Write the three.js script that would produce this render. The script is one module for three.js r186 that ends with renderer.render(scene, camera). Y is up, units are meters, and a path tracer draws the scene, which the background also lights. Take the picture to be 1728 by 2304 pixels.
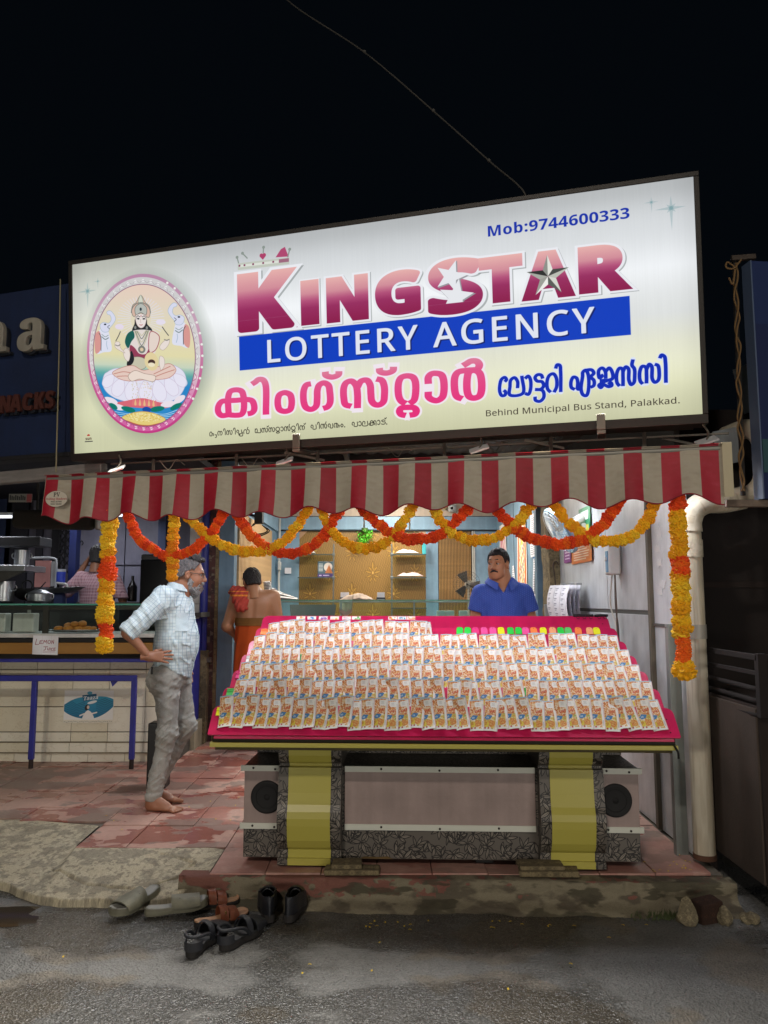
import * as THREE from 'three';
import { RoundedBoxGeometry } from 'three/addons/geometries/RoundedBoxGeometry.js';
import { mergeGeometries } from 'three/addons/utils/BufferGeometryUtils.js';
import { RectAreaLightUniformsLib } from 'three/addons/lights/RectAreaLightUniformsLib.js';
import { FontLoader } from 'three/addons/loaders/FontLoader.js';
import { TextGeometry } from 'three/addons/geometries/TextGeometry.js';

// ---------- camera, sky, exposure ----------
const scene = new THREE.Scene();
const PITCH = 6.5 * Math.PI / 180, EYE = 1.6, FOC = 1740.5;
const camera = new THREE.PerspectiveCamera(2 * Math.atan(1152 / FOC) * 180 / Math.PI, 0.75, 0.1, 200);
camera.position.set(0, EYE, 0);
camera.rotation.set(PITCH, 0, 0);
scene.add(camera);
const renderer = new THREE.WebGLRenderer({ antialias: true });
renderer.toneMapping = THREE.LinearToneMapping;
renderer.toneMappingExposure = 1;
renderer.shadowMap.enabled = true;
RectAreaLightUniformsLib.init();
{ // clear moonless night: one even, almost black sky
  const d = new Float32Array(64 * 32 * 4);
  for (let i = 0; i < d.length; i += 4) { d[i] = 0.0012; d[i + 1] = 0.0020; d[i + 2] = 0.0031; d[i + 3] = 1; }
  const t = new THREE.DataTexture(d, 64, 32, THREE.RGBAFormat, THREE.FloatType);
  t.mapping = THREE.EquirectangularReflectionMapping; t.needsUpdate = true;
  scene.background = t; scene.environment = t;
}
// ---------- light strengths (lamps themselves are built further down) ----------
const LUX = { sign: 34, awning: 72, shop: 46, kitchen: 95, street: 130, across: 8 };

// ---------- helpers ----------
const V = (x, y, z) => new THREE.Vector3(x, y, z);
const rng = (a) => () => { a |= 0; a = a + 0x6D2B79F5 | 0; let t = Math.imul(a ^ a >>> 15, 1 | a); t = t + Math.imul(t ^ t >>> 7, 61 | t) ^ t; return ((t ^ t >>> 14) >>> 0) / 4294967296; };
const rnd = rng(7);
const lerp = (a, b, t) => a + (b - a) * t, clamp = (x, a = 0, b = 1) => Math.min(b, Math.max(a, x));
const sstep = (a, b, x) => { const t = clamp((x - a) / (b - a)); return t * t * (3 - 2 * t); };
const hash = (x, y, z = 0) => { let h = Math.imul(x, 374761393) + Math.imul(y, 668265263) + Math.imul(z, 1440662683); h = Math.imul(h ^ h >>> 13, 1274126177); return ((h ^ h >>> 16) >>> 0) / 4294967296; };
function vn(x, y, z = 0) { // value noise 0..1
  const xi = Math.floor(x), yi = Math.floor(y), zi = Math.floor(z); let fx = x - xi, fy = y - yi, fz = z - zi;
  fx = fx * fx * (3 - 2 * fx); fy = fy * fy * (3 - 2 * fy);
  const p = (k) => lerp(lerp(hash(xi, yi, k), hash(xi + 1, yi, k), fx), lerp(hash(xi, yi + 1, k), hash(xi + 1, yi + 1, k), fx), fy);
  if (fz === 0) return p(zi);
  fz = fz * fz * (3 - 2 * fz); return lerp(p(zi), p(zi + 1), fz);
}
const fbm = (x, y, o = 4, z = 0) => { let s = 0, a = 0.5, n = 0; for (let i = 0; i < o; i++) { s += a * vn(x, y, z + i * 17); n += a; a *= 0.5; x = x * 2.03 + 5.1; y = y * 2.03 + 1.7; } return s / n; };
// ray through a photo pixel (1728 x 2304), used to measure where things stand
function ray(u, v) { const x = (u - 864) / FOC, y = -(v - 1152) / FOC; return V(x, y * Math.cos(PITCH) + Math.sin(PITCH), -Math.cos(PITCH) + y * Math.sin(PITCH)); }
const at = (u, v, d) => { const r = ray(u, v); return r.multiplyScalar(-d / r.z).add(V(0, EYE, 0)); };
const aty = (u, v, Y) => { const r = ray(u, v); return r.multiplyScalar((Y - EYE) / r.y).add(V(0, EYE, 0)); };

function dtex(w, h, fn, { srgb = true, rep = true, mirror = false } = {}) {
  const d = new Uint8Array(w * h * 4);
  for (let y = 0; y < h; y++) for (let x = 0; x < w; x++) {
    const c = fn(x, y), i = (y * w + x) * 4;
    if (typeof c === 'number') d[i] = d[i + 1] = d[i + 2] = clamp(c, 0, 255); else { d[i] = clamp(c[0], 0, 255); d[i + 1] = clamp(c[1], 0, 255); d[i + 2] = clamp(c[2], 0, 255); }
    d[i + 3] = 255;
  }
  const t = new THREE.DataTexture(d, w, h, THREE.RGBAFormat); t.magFilter = THREE.LinearFilter; t.minFilter = THREE.LinearFilter;
  if (rep) t.wrapS = t.wrapT = mirror ? THREE.MirroredRepeatWrapping : THREE.RepeatWrapping;
  if (srgb) t.colorSpace = THREE.SRGBColorSpace; t.needsUpdate = true; return t;
}
function ctex(w, h, draw, rep = false) {
  const c = document.createElement('canvas'); c.width = w; c.height = h; draw(c.getContext('2d'), w, h);
  const t = new THREE.CanvasTexture(c); t.colorSpace = THREE.SRGBColorSpace; if (rep) t.wrapS = t.wrapT = THREE.RepeatWrapping; return t;
}
const rept = (t, x, y = x) => { const c = t.clone(); c.repeat.set(x, y); c.needsUpdate = true; return c; };
const mixc = (a, b, t) => [lerp(a[0], b[0], t), lerp(a[1], b[1], t), lerp(a[2], b[2], t)];
const mat = (color, roughness = 0.6, o = {}) => new THREE.MeshStandardMaterial({ color, roughness, ...o });
const phys = (color, roughness, o = {}) => new THREE.MeshPhysicalMaterial({ color, roughness, ...o });

// shared fine relief: worn plaster / paint, uv in metres
const grainBump = dtex(256, 256, (x, y) => 110 + 120 * (fbm(x / 9, y / 9, 3) - 0.5) + 60 * (hash(x, y) - 0.5), { srgb: false, mirror: true });
const smudge = dtex(256, 256, (x, y) => { const a = fbm(x / 40, y / 40, 5), b = fbm(x / 14 + 40, y / 70, 4); return 232 + 46 * (a - 0.5) + 34 * (b - 0.5); }, { mirror: true });
function worn(color, roughness = 0.6, o = {}) { return mat(color, roughness, { map: rept(smudge, 1.1), bumpMap: rept(grainBump, 2.5), bumpScale: 0.0012, ...o }); }

const used = {};
const numbered = (n) => { used[n] = (used[n] ?? -1) + 1; return used[n] ? n + '_' + String(used[n]).padStart(3, '0') : n; };
const shadow = (m) => { m.castShadow = true; m.receiveShadow = true; return m; };
function tag(o, label, category, group) { o.userData = { label, category }; if (group) o.userData.group = group; return o; }
function thing(name, label, category, pos = V(0, 0, 0), ry = 0, group) {
  const g = new THREE.Group(); g.name = numbered(name); g.position.copy(pos); g.rotation.y = ry; scene.add(g); return tag(g, label, category, group);
}
function part(parent, name, geo, m, pos, rot) {
  const o = shadow(new THREE.Mesh(geo, m)); o.name = name; if (pos) o.position.copy(pos); if (rot) o.rotation.set(...rot); parent.add(o); return o;
}
function solo(name, geo, m, label, category, pos, rot, group) {
  const o = shadow(new THREE.Mesh(geo, m)); o.name = numbered(name); if (pos) o.position.copy(pos); if (rot) o.rotation.set(...rot); scene.add(o); return tag(o, label, category, group);
}
function struct(name, geo, m, pos, rot) { const o = shadow(new THREE.Mesh(geo, m)); o.name = numbered(name); if (pos) o.position.copy(pos); if (rot) o.rotation.set(...rot); o.userData = { kind: 'structure' }; scene.add(o); return o; }
// uv in metres from position and dominant normal
function uvm(g, s = 1, ox = 0, oy = 0) {
  if (g.index) g = g.toNonIndexed();
  const p = g.attributes.position, n = g.attributes.normal, uv = new Float32Array(p.count * 2);
  for (let i = 0; i < p.count; i++) {
    const ax = Math.abs(n.getX(i)), ay = Math.abs(n.getY(i)), az = Math.abs(n.getZ(i)); let u, v;
    if (ay >= ax && ay >= az) { u = p.getX(i); v = p.getZ(i); } else if (ax >= az) { u = p.getZ(i); v = p.getY(i); } else { u = p.getX(i); v = p.getY(i); }
    uv[2 * i] = u * s + ox; uv[2 * i + 1] = v * s + oy;
  }
  g.setAttribute('uv', new THREE.BufferAttribute(uv, 2)); return g;
}
const tr = (g, x = 0, y = 0, z = 0) => g.translate(x, y, z);
const box = (w, h, d, r = 0.004) => uvm(r ? new RoundedBoxGeometry(w, h, d, 1, Math.min(r, w / 2.01, h / 2.01, d / 2.01)) : new THREE.BoxGeometry(w, h, d));
const cyl = (r, h, n = 20, r2 = r) => new THREE.CylinderGeometry(r2, r, h, n);
const lathe = (pts, n = 28) => new THREE.LatheGeometry(pts.map(([x, y]) => new THREE.Vector2(x, y)), n);
const tube = (pts, r, n = 8, seg = 0, tension) => new THREE.TubeGeometry(new THREE.CatmullRomCurve3(pts, false, tension === undefined ? 'centripetal' : 'catmullrom', tension ?? 0.5), seg || pts.length * 6, r, n, false);
const bar = (a, b, w, h = w) => { const d = b.clone().sub(a), g = new RoundedBoxGeometry(w, h, d.length(), 1, Math.min(w, h) * 0.15); g.lookAt(d); return g.translate(...a.clone().add(b).multiplyScalar(0.5).toArray()); };
const rod = (a, b, r, n = 10) => { const d = b.clone().sub(a), g = new THREE.CylinderGeometry(r, r, d.length(), n); g.applyQuaternion(new THREE.Quaternion().setFromUnitVectors(V(0, 1, 0), d.normalize())); return g.translate(...a.clone().add(b).multiplyScalar(0.5).toArray()); };
const merge = (a) => { a = a.map((g) => { g = g.index ? g.toNonIndexed() : g.clone(); for (const k of Object.keys(g.attributes)) if (!['position', 'normal', 'uv'].includes(k)) g.deleteAttribute(k); if (!g.attributes.uv) g.setAttribute('uv', new THREE.BufferAttribute(new Float32Array(g.attributes.position.count * 2), 2)); return g; }); return mergeGeometries(a); };
function extr(pts, depth, bevel = 0, hole) {
  const s = new THREE.Shape(pts.map(([x, y]) => new THREE.Vector2(x, y))); if (hole) s.holes.push(new THREE.Path(hole.map(([x, y]) => new THREE.Vector2(x, y))));
  return new THREE.ExtrudeGeometry(s, { depth, bevelEnabled: bevel > 0, bevelSize: bevel, bevelThickness: bevel, bevelSegments: 1, curveSegments: 12 });
}
// sheet over a grid: f(s, t) -> Vector3, uv = (s, t)
function sheet(nx, ny, f, thick = 0) {
  const pos = [], uv = [], idx = [];
  for (let j = 0; j <= ny; j++) for (let i = 0; i <= nx; i++) { const p = f(i / nx, j / ny); pos.push(p.x, p.y, p.z); uv.push(i / nx, j / ny); }
  for (let j = 0; j < ny; j++) for (let i = 0; i < nx; i++) { const a = j * (nx + 1) + i, b = a + 1, c = a + nx + 1, d = c + 1; idx.push(a, b, d, a, d, c); }
  const g = new THREE.BufferGeometry(); g.setAttribute('position', new THREE.Float32BufferAttribute(pos, 3)); g.setAttribute('uv', new THREE.Float32BufferAttribute(uv, 2)); g.setIndex(idx); g.computeVertexNormals();
  if (!thick) return g;
  const n = g.attributes.normal, P2 = [], N = (nx + 1) * (ny + 1);
  for (let i = 0; i < N; i++) P2.push(pos[3 * i] - n.getX(i) * thick, pos[3 * i + 1] - n.getY(i) * thick, pos[3 * i + 2] - n.getZ(i) * thick);
  const all = idx.slice(); for (let k = 0; k < idx.length; k += 3) all.push(idx[k] + N, idx[k + 2] + N, idx[k + 1] + N);
  const rim = []; for (let i = 0; i <= nx; i++) rim.push(i); for (let j = 1; j <= ny; j++) rim.push(j * (nx + 1) + nx); for (let i = nx - 1; i >= 0; i--) rim.push(ny * (nx + 1) + i); for (let j = ny - 1; j >= 1; j--) rim.push(j * (nx + 1));
  for (let k = 0; k < rim.length; k++) { const a = rim[k], b = rim[(k + 1) % rim.length]; all.push(a, a + N, b + N, a, b + N, b); }
  const h = new THREE.BufferGeometry(); h.setAttribute('position', new THREE.Float32BufferAttribute(pos.concat(P2), 3)); h.setAttribute('uv', new THREE.Float32BufferAttribute(uv.concat(uv), 2)); h.setIndex(all); const h2 = h.toNonIndexed(); h2.computeVertexNormals();
  // smooth normals on the two faces, flat on the rim
  const m = h2.attributes.normal, q = h2.index, L = idx.length; for (let k = 0; k < L; k++) { m.setXYZ(k, n.getX(idx[k]), n.getY(idx[k]), n.getZ(idx[k])); const o = all[L + k] - N; m.setXYZ(L + k, -n.getX(o), -n.getY(o), -n.getZ(o)); }
  return h2;
}
// signed-distance shapes meshed with surface nets
function sdfMesh(f, lo, hi, h, uvf) {
  const nx = Math.ceil((hi[0] - lo[0]) / h) + 1, ny = Math.ceil((hi[1] - lo[1]) / h) + 1, nz = Math.ceil((hi[2] - lo[2]) / h) + 1;
  const val = new Float32Array(nx * ny * nz), id = new Int32Array(nx * ny * nz).fill(-1), I = (i, j, k) => (k * ny + j) * nx + i;
  for (let k = 0; k < nz; k++) for (let j = 0; j < ny; j++) for (let i = 0; i < nx; i++) val[I(i, j, k)] = f(lo[0] + i * h, lo[1] + j * h, lo[2] + k * h);
  const pos = [], idx = [];
  for (let k = 0; k < nz - 1; k++) for (let j = 0; j < ny - 1; j++) for (let i = 0; i < nx - 1; i++) {
    let n = 0, sx = 0, sy = 0, sz = 0, m = 0; const v = [];
    for (let c = 0; c < 8; c++) { const q = val[I(i + (c & 1), j + (c >> 1 & 1), k + (c >> 2))]; v.push(q); if (q < 0) m |= 1 << c; }
    if (m === 0 || m === 255) continue;
    for (let c = 0; c < 8; c++) for (let a = 0; a < 3; a++) { const e = c | 1 << a; if (e === c || (m >> c & 1) === (m >> e & 1)) continue; const t = v[c] / (v[c] - v[e]); sx += (c & 1) + (a === 0 ? t : 0); sy += (c >> 1 & 1) + (a === 1 ? t : 0); sz += (c >> 2) + (a === 2 ? t : 0); n++; }
    id[I(i, j, k)] = pos.length / 3; pos.push(lo[0] + (i + sx / n) * h, lo[1] + (j + sy / n) * h, lo[2] + (k + sz / n) * h);
  }
  const quad = (a, b, c, d, flip) => { if (a < 0 || b < 0 || c < 0 || d < 0) return; if (flip) idx.push(a, c, b, a, d, c); else idx.push(a, b, c, a, c, d); };
  for (let k = 1; k < nz - 1; k++) for (let j = 1; j < ny - 1; j++) for (let i = 1; i < nx - 1; i++) {
    const s = val[I(i, j, k)] < 0;
    if (s !== val[I(i + 1, j, k)] < 0) quad(id[I(i, j - 1, k - 1)], id[I(i, j, k - 1)], id[I(i, j, k)], id[I(i, j - 1, k)], !s);
    if (s !== val[I(i, j + 1, k)] < 0) quad(id[I(i - 1, j, k - 1)], id[I(i - 1, j, k)], id[I(i, j, k)], id[I(i, j, k - 1)], !s);
    if (s !== val[I(i, j, k + 1)] < 0) quad(id[I(i - 1, j - 1, k)], id[I(i, j - 1, k)], id[I(i, j, k)], id[I(i - 1, j, k)], !s);
  }
  const g = new THREE.BufferGeometry(); g.setAttribute('position', new THREE.Float32BufferAttribute(pos, 3)); g.setIndex(idx); g.computeVertexNormals();
  const uv = new Float32Array(pos.length / 3 * 2); if (uvf) for (let i = 0; i < pos.length / 3; i++) { const q = uvf(pos[3 * i], pos[3 * i + 1], pos[3 * i + 2]); uv[2 * i] = q[0]; uv[2 * i + 1] = q[1]; }
  g.setAttribute('uv', new THREE.BufferAttribute(uv, 2)); return g;
}
const smin = (a, b, k) => { const h = Math.max(k - Math.abs(a - b), 0) / k; return Math.min(a, b) - h * h * k * 0.25; };
function cap(a, b, ra, rb = ra) { // tapered capsule
  const ax = a[0], ay = a[1], az = a[2], dx = b[0] - ax, dy = b[1] - ay, dz = b[2] - az, l2 = dx * dx + dy * dy + dz * dz || 1e-9;
  return (x, y, z) => { const px = x - ax, py = y - ay, pz = z - az, t = clamp((px * dx + py * dy + pz * dz) / l2), qx = px - t * dx, qy = py - t * dy, qz = pz - t * dz; return Math.sqrt(qx * qx + qy * qy + qz * qz) - (ra + (rb - ra) * t); };
}
function ecap(a, b, ra, rb = ra) { // capsule with an oval section: radii [across, fore-and-aft]
  const dx = b[0] - a[0], dy = b[1] - a[1], dz = b[2] - a[2], l2 = dx * dx + dy * dy + dz * dz;
  return (x, y, z) => { const t = clamp(((x - a[0]) * dx + (y - a[1]) * dy + (z - a[2]) * dz) / l2), rx = lerp(ra[0], rb[0], t), rz = lerp(ra[1], rb[1], t), m = Math.min(rx, rz), qx = (x - a[0] - t * dx) / rx, qy = (y - a[1] - t * dy) / m, qz = (z - a[2] - t * dz) / rz; return (Math.sqrt(qx * qx + qy * qy + qz * qz) - 1) * m; };
}
const ell = (c, r) => { const m = Math.min(...r); return (x, y, z) => { const a = (x - c[0]) / r[0], b = (y - c[1]) / r[1], d = (z - c[2]) / r[2]; return (Math.sqrt(a * a + b * b + d * d) - 1) * m; }; };
const blend = (list, k) => (x, y, z) => { let d = list[0](x, y, z); for (let i = 1; i < list.length; i++) d = smin(d, list[i](x, y, z), k); return d; };
const ord = (n) => n + (n % 10 === 1 && n % 100 !== 11 ? 'st' : n % 10 === 2 && n % 100 !== 12 ? 'nd' : n % 10 === 3 && n % 100 !== 13 ? 'rd' : 'th');

// ================= GROUND =================
const PF = 0.14; // height of the tiled forecourt above the road
{
  const N = 2048, col = new Uint8Array(N * N * 4), rg = new Uint8Array(N * N * 4), bp = new Uint8Array(N * N * 4);
  for (let y = 0; y < N; y++) for (let x = 0; x < N; x++) {
    const i = (y * N + x) * 4, big = fbm(x / 260, y / 260, 4), mid = fbm(x / 55 + 9, y / 55, 3), cell = hash(x >> 2, y >> 2, 3), fine = hash(x, y, 5), g2 = vn(x / 3.1, y / 3.1, 8);
    let c = 106 + 30 * (big - 0.5) + 16 * (mid - 0.5) + 26 * (g2 - 0.5) + 20 * (fine - 0.5);
    if (cell > 0.95) c += 20 * vn(x / 2, y / 2, 2); if (cell < 0.05) c -= 24;
    const mud = sstep(0.56, 0.66, fbm(x / 190 + 31, y / 150 + 7, 4));
    const wet = sstep(0.5, 0.64, fbm(x / 330 + 3, y / 170 + 60, 4));
    c *= lerp(1, 0.74, wet);
    col[i] = clamp(c * lerp(1.0, 1.0, mud), 0, 255); col[i + 1] = clamp(c * lerp(1, 0.95, mud), 0, 255); col[i + 2] = clamp(c * lerp(0.985, 0.87, mud), 0, 255);
    rg[i] = rg[i + 1] = rg[i + 2] = clamp(255 * (lerp(0.62, 0.24, wet) + 0.16 * (g2 - 0.5)), 40, 255);
    bp[i] = bp[i + 1] = bp[i + 2] = clamp(120 + 130 * (g2 - 0.5) + 70 * (vn(x / 7, y / 7, 4) - 0.5) + 60 * (mid - 0.5), 0, 255);
    col[i + 3] = rg[i + 3] = bp[i + 3] = 255;
  }
  const T = (d, s) => { const t = new THREE.DataTexture(d, N, N, THREE.RGBAFormat); t.magFilter = t.minFilter = THREE.LinearFilter; t.wrapS = t.wrapT = THREE.MirroredRepeatWrapping; if (s) t.colorSpace = THREE.SRGBColorSpace; t.needsUpdate = true; return t; };
  const m = new THREE.MeshStandardMaterial({ map: T(col, true), roughnessMap: T(rg), bumpMap: T(bp), bumpScale: 0.011, roughness: 1 });
  const spread = (a, n, f) => a * n + Math.sign(a) * Math.abs(a) ** 5 * f;
  const g = sheet(220, 200, (s, t) => {
    const x = spread(2 * s - 1, 3, 22), z = -3.6 + spread(1 - 2 * t, 1.6, 24);
    const y = 0.012 * (fbm(x * 0.9 + 4, z * 0.9, 3) - 0.5) + 0.006 * (fbm(x * 5, z * 5, 3) - 0.5);
    return V(x, y - 0.002, z);
  });
  const p = g.attributes.position, uv = g.attributes.uv; for (let i = 0; i < p.count; i++) uv.setXY(i, p.getX(i) / 3.6 + 0.13, p.getZ(i) / 3.6);
  { const ix = g.index.array; for (let i = 0; i < ix.length; i += 3) { const q = ix[i + 1]; ix[i + 1] = ix[i + 2]; ix[i + 2] = q; } } g.computeVertexNormals();
  { const n = g.attributes.normal; if (n.getY(100) < 0) { const ix = g.index.array; for (let i = 0; i < ix.length; i += 3) { const q = ix[i + 1]; ix[i + 1] = ix[i + 2]; ix[i + 2] = q; } g.computeVertexNormals(); } }
  struct('road', g, m);
}
// forecourt slab under the tiles
{
  const pts = [[1.83, -4.37], [-0.955, -4.39], [-0.955, -4.8], [-1.84, -4.82], [-1.86, -5.27], [-2.7, -5.42], [-4.2, -5.8], [-4.2, -8.6], [1.83, -8.6]];
  const g = extr(pts.map(([x, z]) => [x, -z]), 0.126); g.rotateX(-Math.PI / 2);
  struct('forecourt_slab', uvm(g), worn(0x7d766a, 0.9));
}
// tiles: colour and gloss laid out in metres over the whole forecourt
const FLOOR = { x0: -3.9, z0: -8.7, w: 5.9, d: 4.5 };
const floorMat = (() => {
  const W = 2048, H = 1536, rough = new Uint8Array(W * H * 4);
  const m = dtex(W, H, (px, py) => {
    const x = FLOOR.x0 + px / W * FLOOR.w, z = FLOOR.z0 + py / H * FLOOR.d;
    const a = fbm(x * 5.2 + 3, z * 7 + 11, 4) + 0.16 * (fbm(x * 19, z * 24, 3) - 0.5), b = fbm(x * 3.1 + 40, z * 5.2 + 2, 4) + 0.2 * (fbm(x * 17 + 9, z * 20, 3) - 0.5), w = fbm(x * 1.3 + 8, z * 1.5 + 1, 3);
    let c = mixc([170, 112, 98], [146, 84, 72], sstep(0.4, 0.6, w)); let r = lerp(0.5, 0.22, sstep(0.4, 0.55, w));
    const dust = sstep(0.5, 0.56, a), dirt = sstep(0.55, 0.61, b), film = 0.22 + 0.25 * fbm(x * 2 + 4, z * 2 + 9, 3);
    c = mixc(c, [192, 152, 138], film * 0.8); c = mixc(c, [196, 162, 146], dust * 0.8); c = mixc(c, [124, 112, 102], dirt * 0.6); r = lerp(r, 0.75, Math.max(dust, dirt * 0.7));
    if (x < -2.15) { const k = sstep(-2.1, -3.0, x) * 0.35; c = mixc(c, [150, 132, 112], k); }
    if (z > -5.0 && x > -1.0) { c = mixc(c, [170, 128, 118], 0.55); r = lerp(r, 0.55, 0.5); }
    const n = 1 + 0.09 * (fbm(x * 60, z * 60, 2) - 0.5) + 0.05 * (hash(px, py) - 0.5), i = (py * W + px) * 4;
    rough[i] = rough[i + 1] = rough[i + 2] = 255 * r; rough[i + 3] = 255;
    return [c[0] * n, c[1] * n, c[2] * n];
  }, { rep: false });
  const t = new THREE.DataTexture(rough, W, H, THREE.RGBAFormat); t.magFilter = THREE.LinearFilter; t.needsUpdate = true;
  return new THREE.MeshStandardMaterial({ map: m, roughnessMap: t, roughness: 1 });
})();
{
  const court = new THREE.Group(); court.name = 'forecourt'; court.userData = { kind: 'structure' }; scene.add(court);
  const tw = 0.3, td = 0.45, r = rng(11);
  for (let k = 0; k < 10; k++) for (let i = -8; i < 13; i++) {
    let x0 = -1.84 + i * tw, x1 = x0 + tw, z1 = -4.35 - k * td, z0 = z1 - td;
    if (k === 0 && x0 < -1.0) continue; if (k === 1 && i < 0) continue; if (x1 > 1.82) { x1 = 1.8; } if (x0 > 1.7 || x0 < -3.9 || z0 < -8.9) continue;
    if (k === 2 && i < 0) { z1 -= 0.05 + 0.13 * (-i / 4); }
    if (k === 3 && i < -4) z1 = Math.min(z1, -5.6);
    if (x1 - x0 < 0.05 || z1 - z0 < 0.04) continue;
    const g = new RoundedBoxGeometry(x1 - x0 - 0.004, 0.018, z1 - z0 - 0.004, 1, 0.003); g.translate((x0 + x1) / 2, PF - 0.009 + (r() - 0.5) * 0.003, (z0 + z1) / 2);
    const p = g.attributes.position, uv = g.attributes.uv; for (let j = 0; j < p.count; j++) uv.setXY(j, (p.getX(j) - FLOOR.x0) / FLOOR.w, (p.getZ(j) - FLOOR.z0) / FLOOR.d);
    const o = part(court, 'floor_tile', g, floorMat, null, null); o.rotation.set((r() - 0.5) * 0.002, 0, (r() - 0.5) * 0.002);
  }
}
// patched concrete, uv in metres
const concreteTex = dtex(1024, 1024, (x, y) => {
  const a = fbm(x / 70, y / 70, 5) + 0.12 * (fbm(x / 11, y / 11, 3) - 0.5), b = fbm(x / 110 + 50, y / 90 + 4, 5);
  let c = mixc([188, 178, 152], [154, 146, 126], sstep(0.4, 0.56, a)); c = mixc(c, [198, 188, 162], sstep(0.55, 0.64, b) * 0.6); c = mixc(c, [120, 112, 98], sstep(0.56, 0.68, fbm(x / 26 + 90, y / 26, 5)) * 0.55);
  const n = 1 + 0.16 * (hash(x, y) - 0.5) + 0.2 * (vn(x / 4, y / 4, 3) - 0.5); return [c[0] * n, c[1] * n, c[2] * n];
}, { mirror: true });
const concreteBump = dtex(512, 512, (x, y) => 128 + 150 * (fbm(x / 24, y / 24, 5) - 0.5) + 40 * (hash(x, y) - 0.5), { srgb: false, mirror: true });
const concrete = mat(0xffffff, 0.85, { map: rept(concreteTex, 1.25), bumpMap: rept(concreteBump, 1.3), bumpScale: 0.012 });
{ // rough concrete ramp from the tiles down to the road, with a broken lower edge and cracks
  const back = new THREE.CatmullRomCurve3([V(-4.2, 0, -5.85), V(-3.2, 0, -5.55), V(-2.6, 0, -5.44), V(-2.0, 0, -5.29), V(-1.86, 0, -5.24), V(-1.84, 0, -4.82), V(-1.4, 0, -4.79), V(-1.05, 0, -4.8), V(-0.945, 0, -4.76), V(-0.945, 0, -4.4)], false, 'catmullrom', 0.1);
  const front = [[-4.4, -4.9], [-3.0, -4.62], [-2.4, -4.55], [-2.1, -4.5], [-1.95, -4.4], [-1.8, -4.3], [-1.6, -4.265], [-1.4, -4.262], [-1.25, -4.24], [-1.08, -4.3]];
  const fc = new THREE.CatmullRomCurve3(front.map(([x, z]) => V(x, 0, z)));
  const crack = (x, z) => { let d = 9; for (const [ax, az, bx, bz] of [[-1.9, -4.62, -1.62, -4.4], [-1.62, -4.4, -1.35, -4.36], [-1.3, -4.72, -1.08, -4.62], [-1.08, -4.62, -1.15, -4.45], [-1.25, -4.4, -1.1, -4.5]]) { const t = clamp(((x - ax) * (bx - ax) + (z - az) * (bz - az)) / ((bx - ax) ** 2 + (bz - az) ** 2)); d = Math.min(d, Math.hypot(x - ax - t * (bx - ax), z - az - t * (bz - az))); } return d + 0.016 * (fbm(x * 30, z * 30, 2) - 0.5); };
  const g = sheet(260, 90, (s, t) => {
    const b = back.getPoint(s), f = fc.getPoint(s), n = 0.06 * (fbm(f.x * 6, 3.3, 4) - 0.5); f.z += n;
    const q = 1 - t, p = q < 0.94 ? b.clone().lerp(f, q / 0.94) : f.clone();
    let y = lerp(PF - 0.004, 0.036, Math.min(1, q / 0.94) ** 1.15) + 0.022 * (fbm(p.x * 4, p.z * 4, 4) - 0.5) * Math.min(1, q * 6);
    if (q > 0.94) y = lerp(y, -0.02, (q - 0.94) / 0.06); y -= 0.016 * (1 - sstep(0.002, 0.012, crack(p.x, p.z))) * Math.min(1, q * 8);
    return V(p.x, y, p.z + (q > 0.94 ? 0.012 * (q - 0.94) / 0.06 : 0));
  });
  const p = g.attributes.position, uv = g.attributes.uv; for (let i = 0; i < p.count; i++) uv.setXY(i, p.getX(i), p.getZ(i));
  { const ix = g.index.array; if (g.attributes.normal.getY(130 + 261 * 40) < 0) { for (let i = 0; i < ix.length; i += 3) { const q = ix[i + 1]; ix[i + 1] = ix[i + 2]; ix[i + 2] = q; } g.computeVertexNormals(); } }
  struct('concrete_ramp', g, concrete);
}
const kerbZ = (x) => -4.33 + (x + 1.11) * 0.035;
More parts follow.
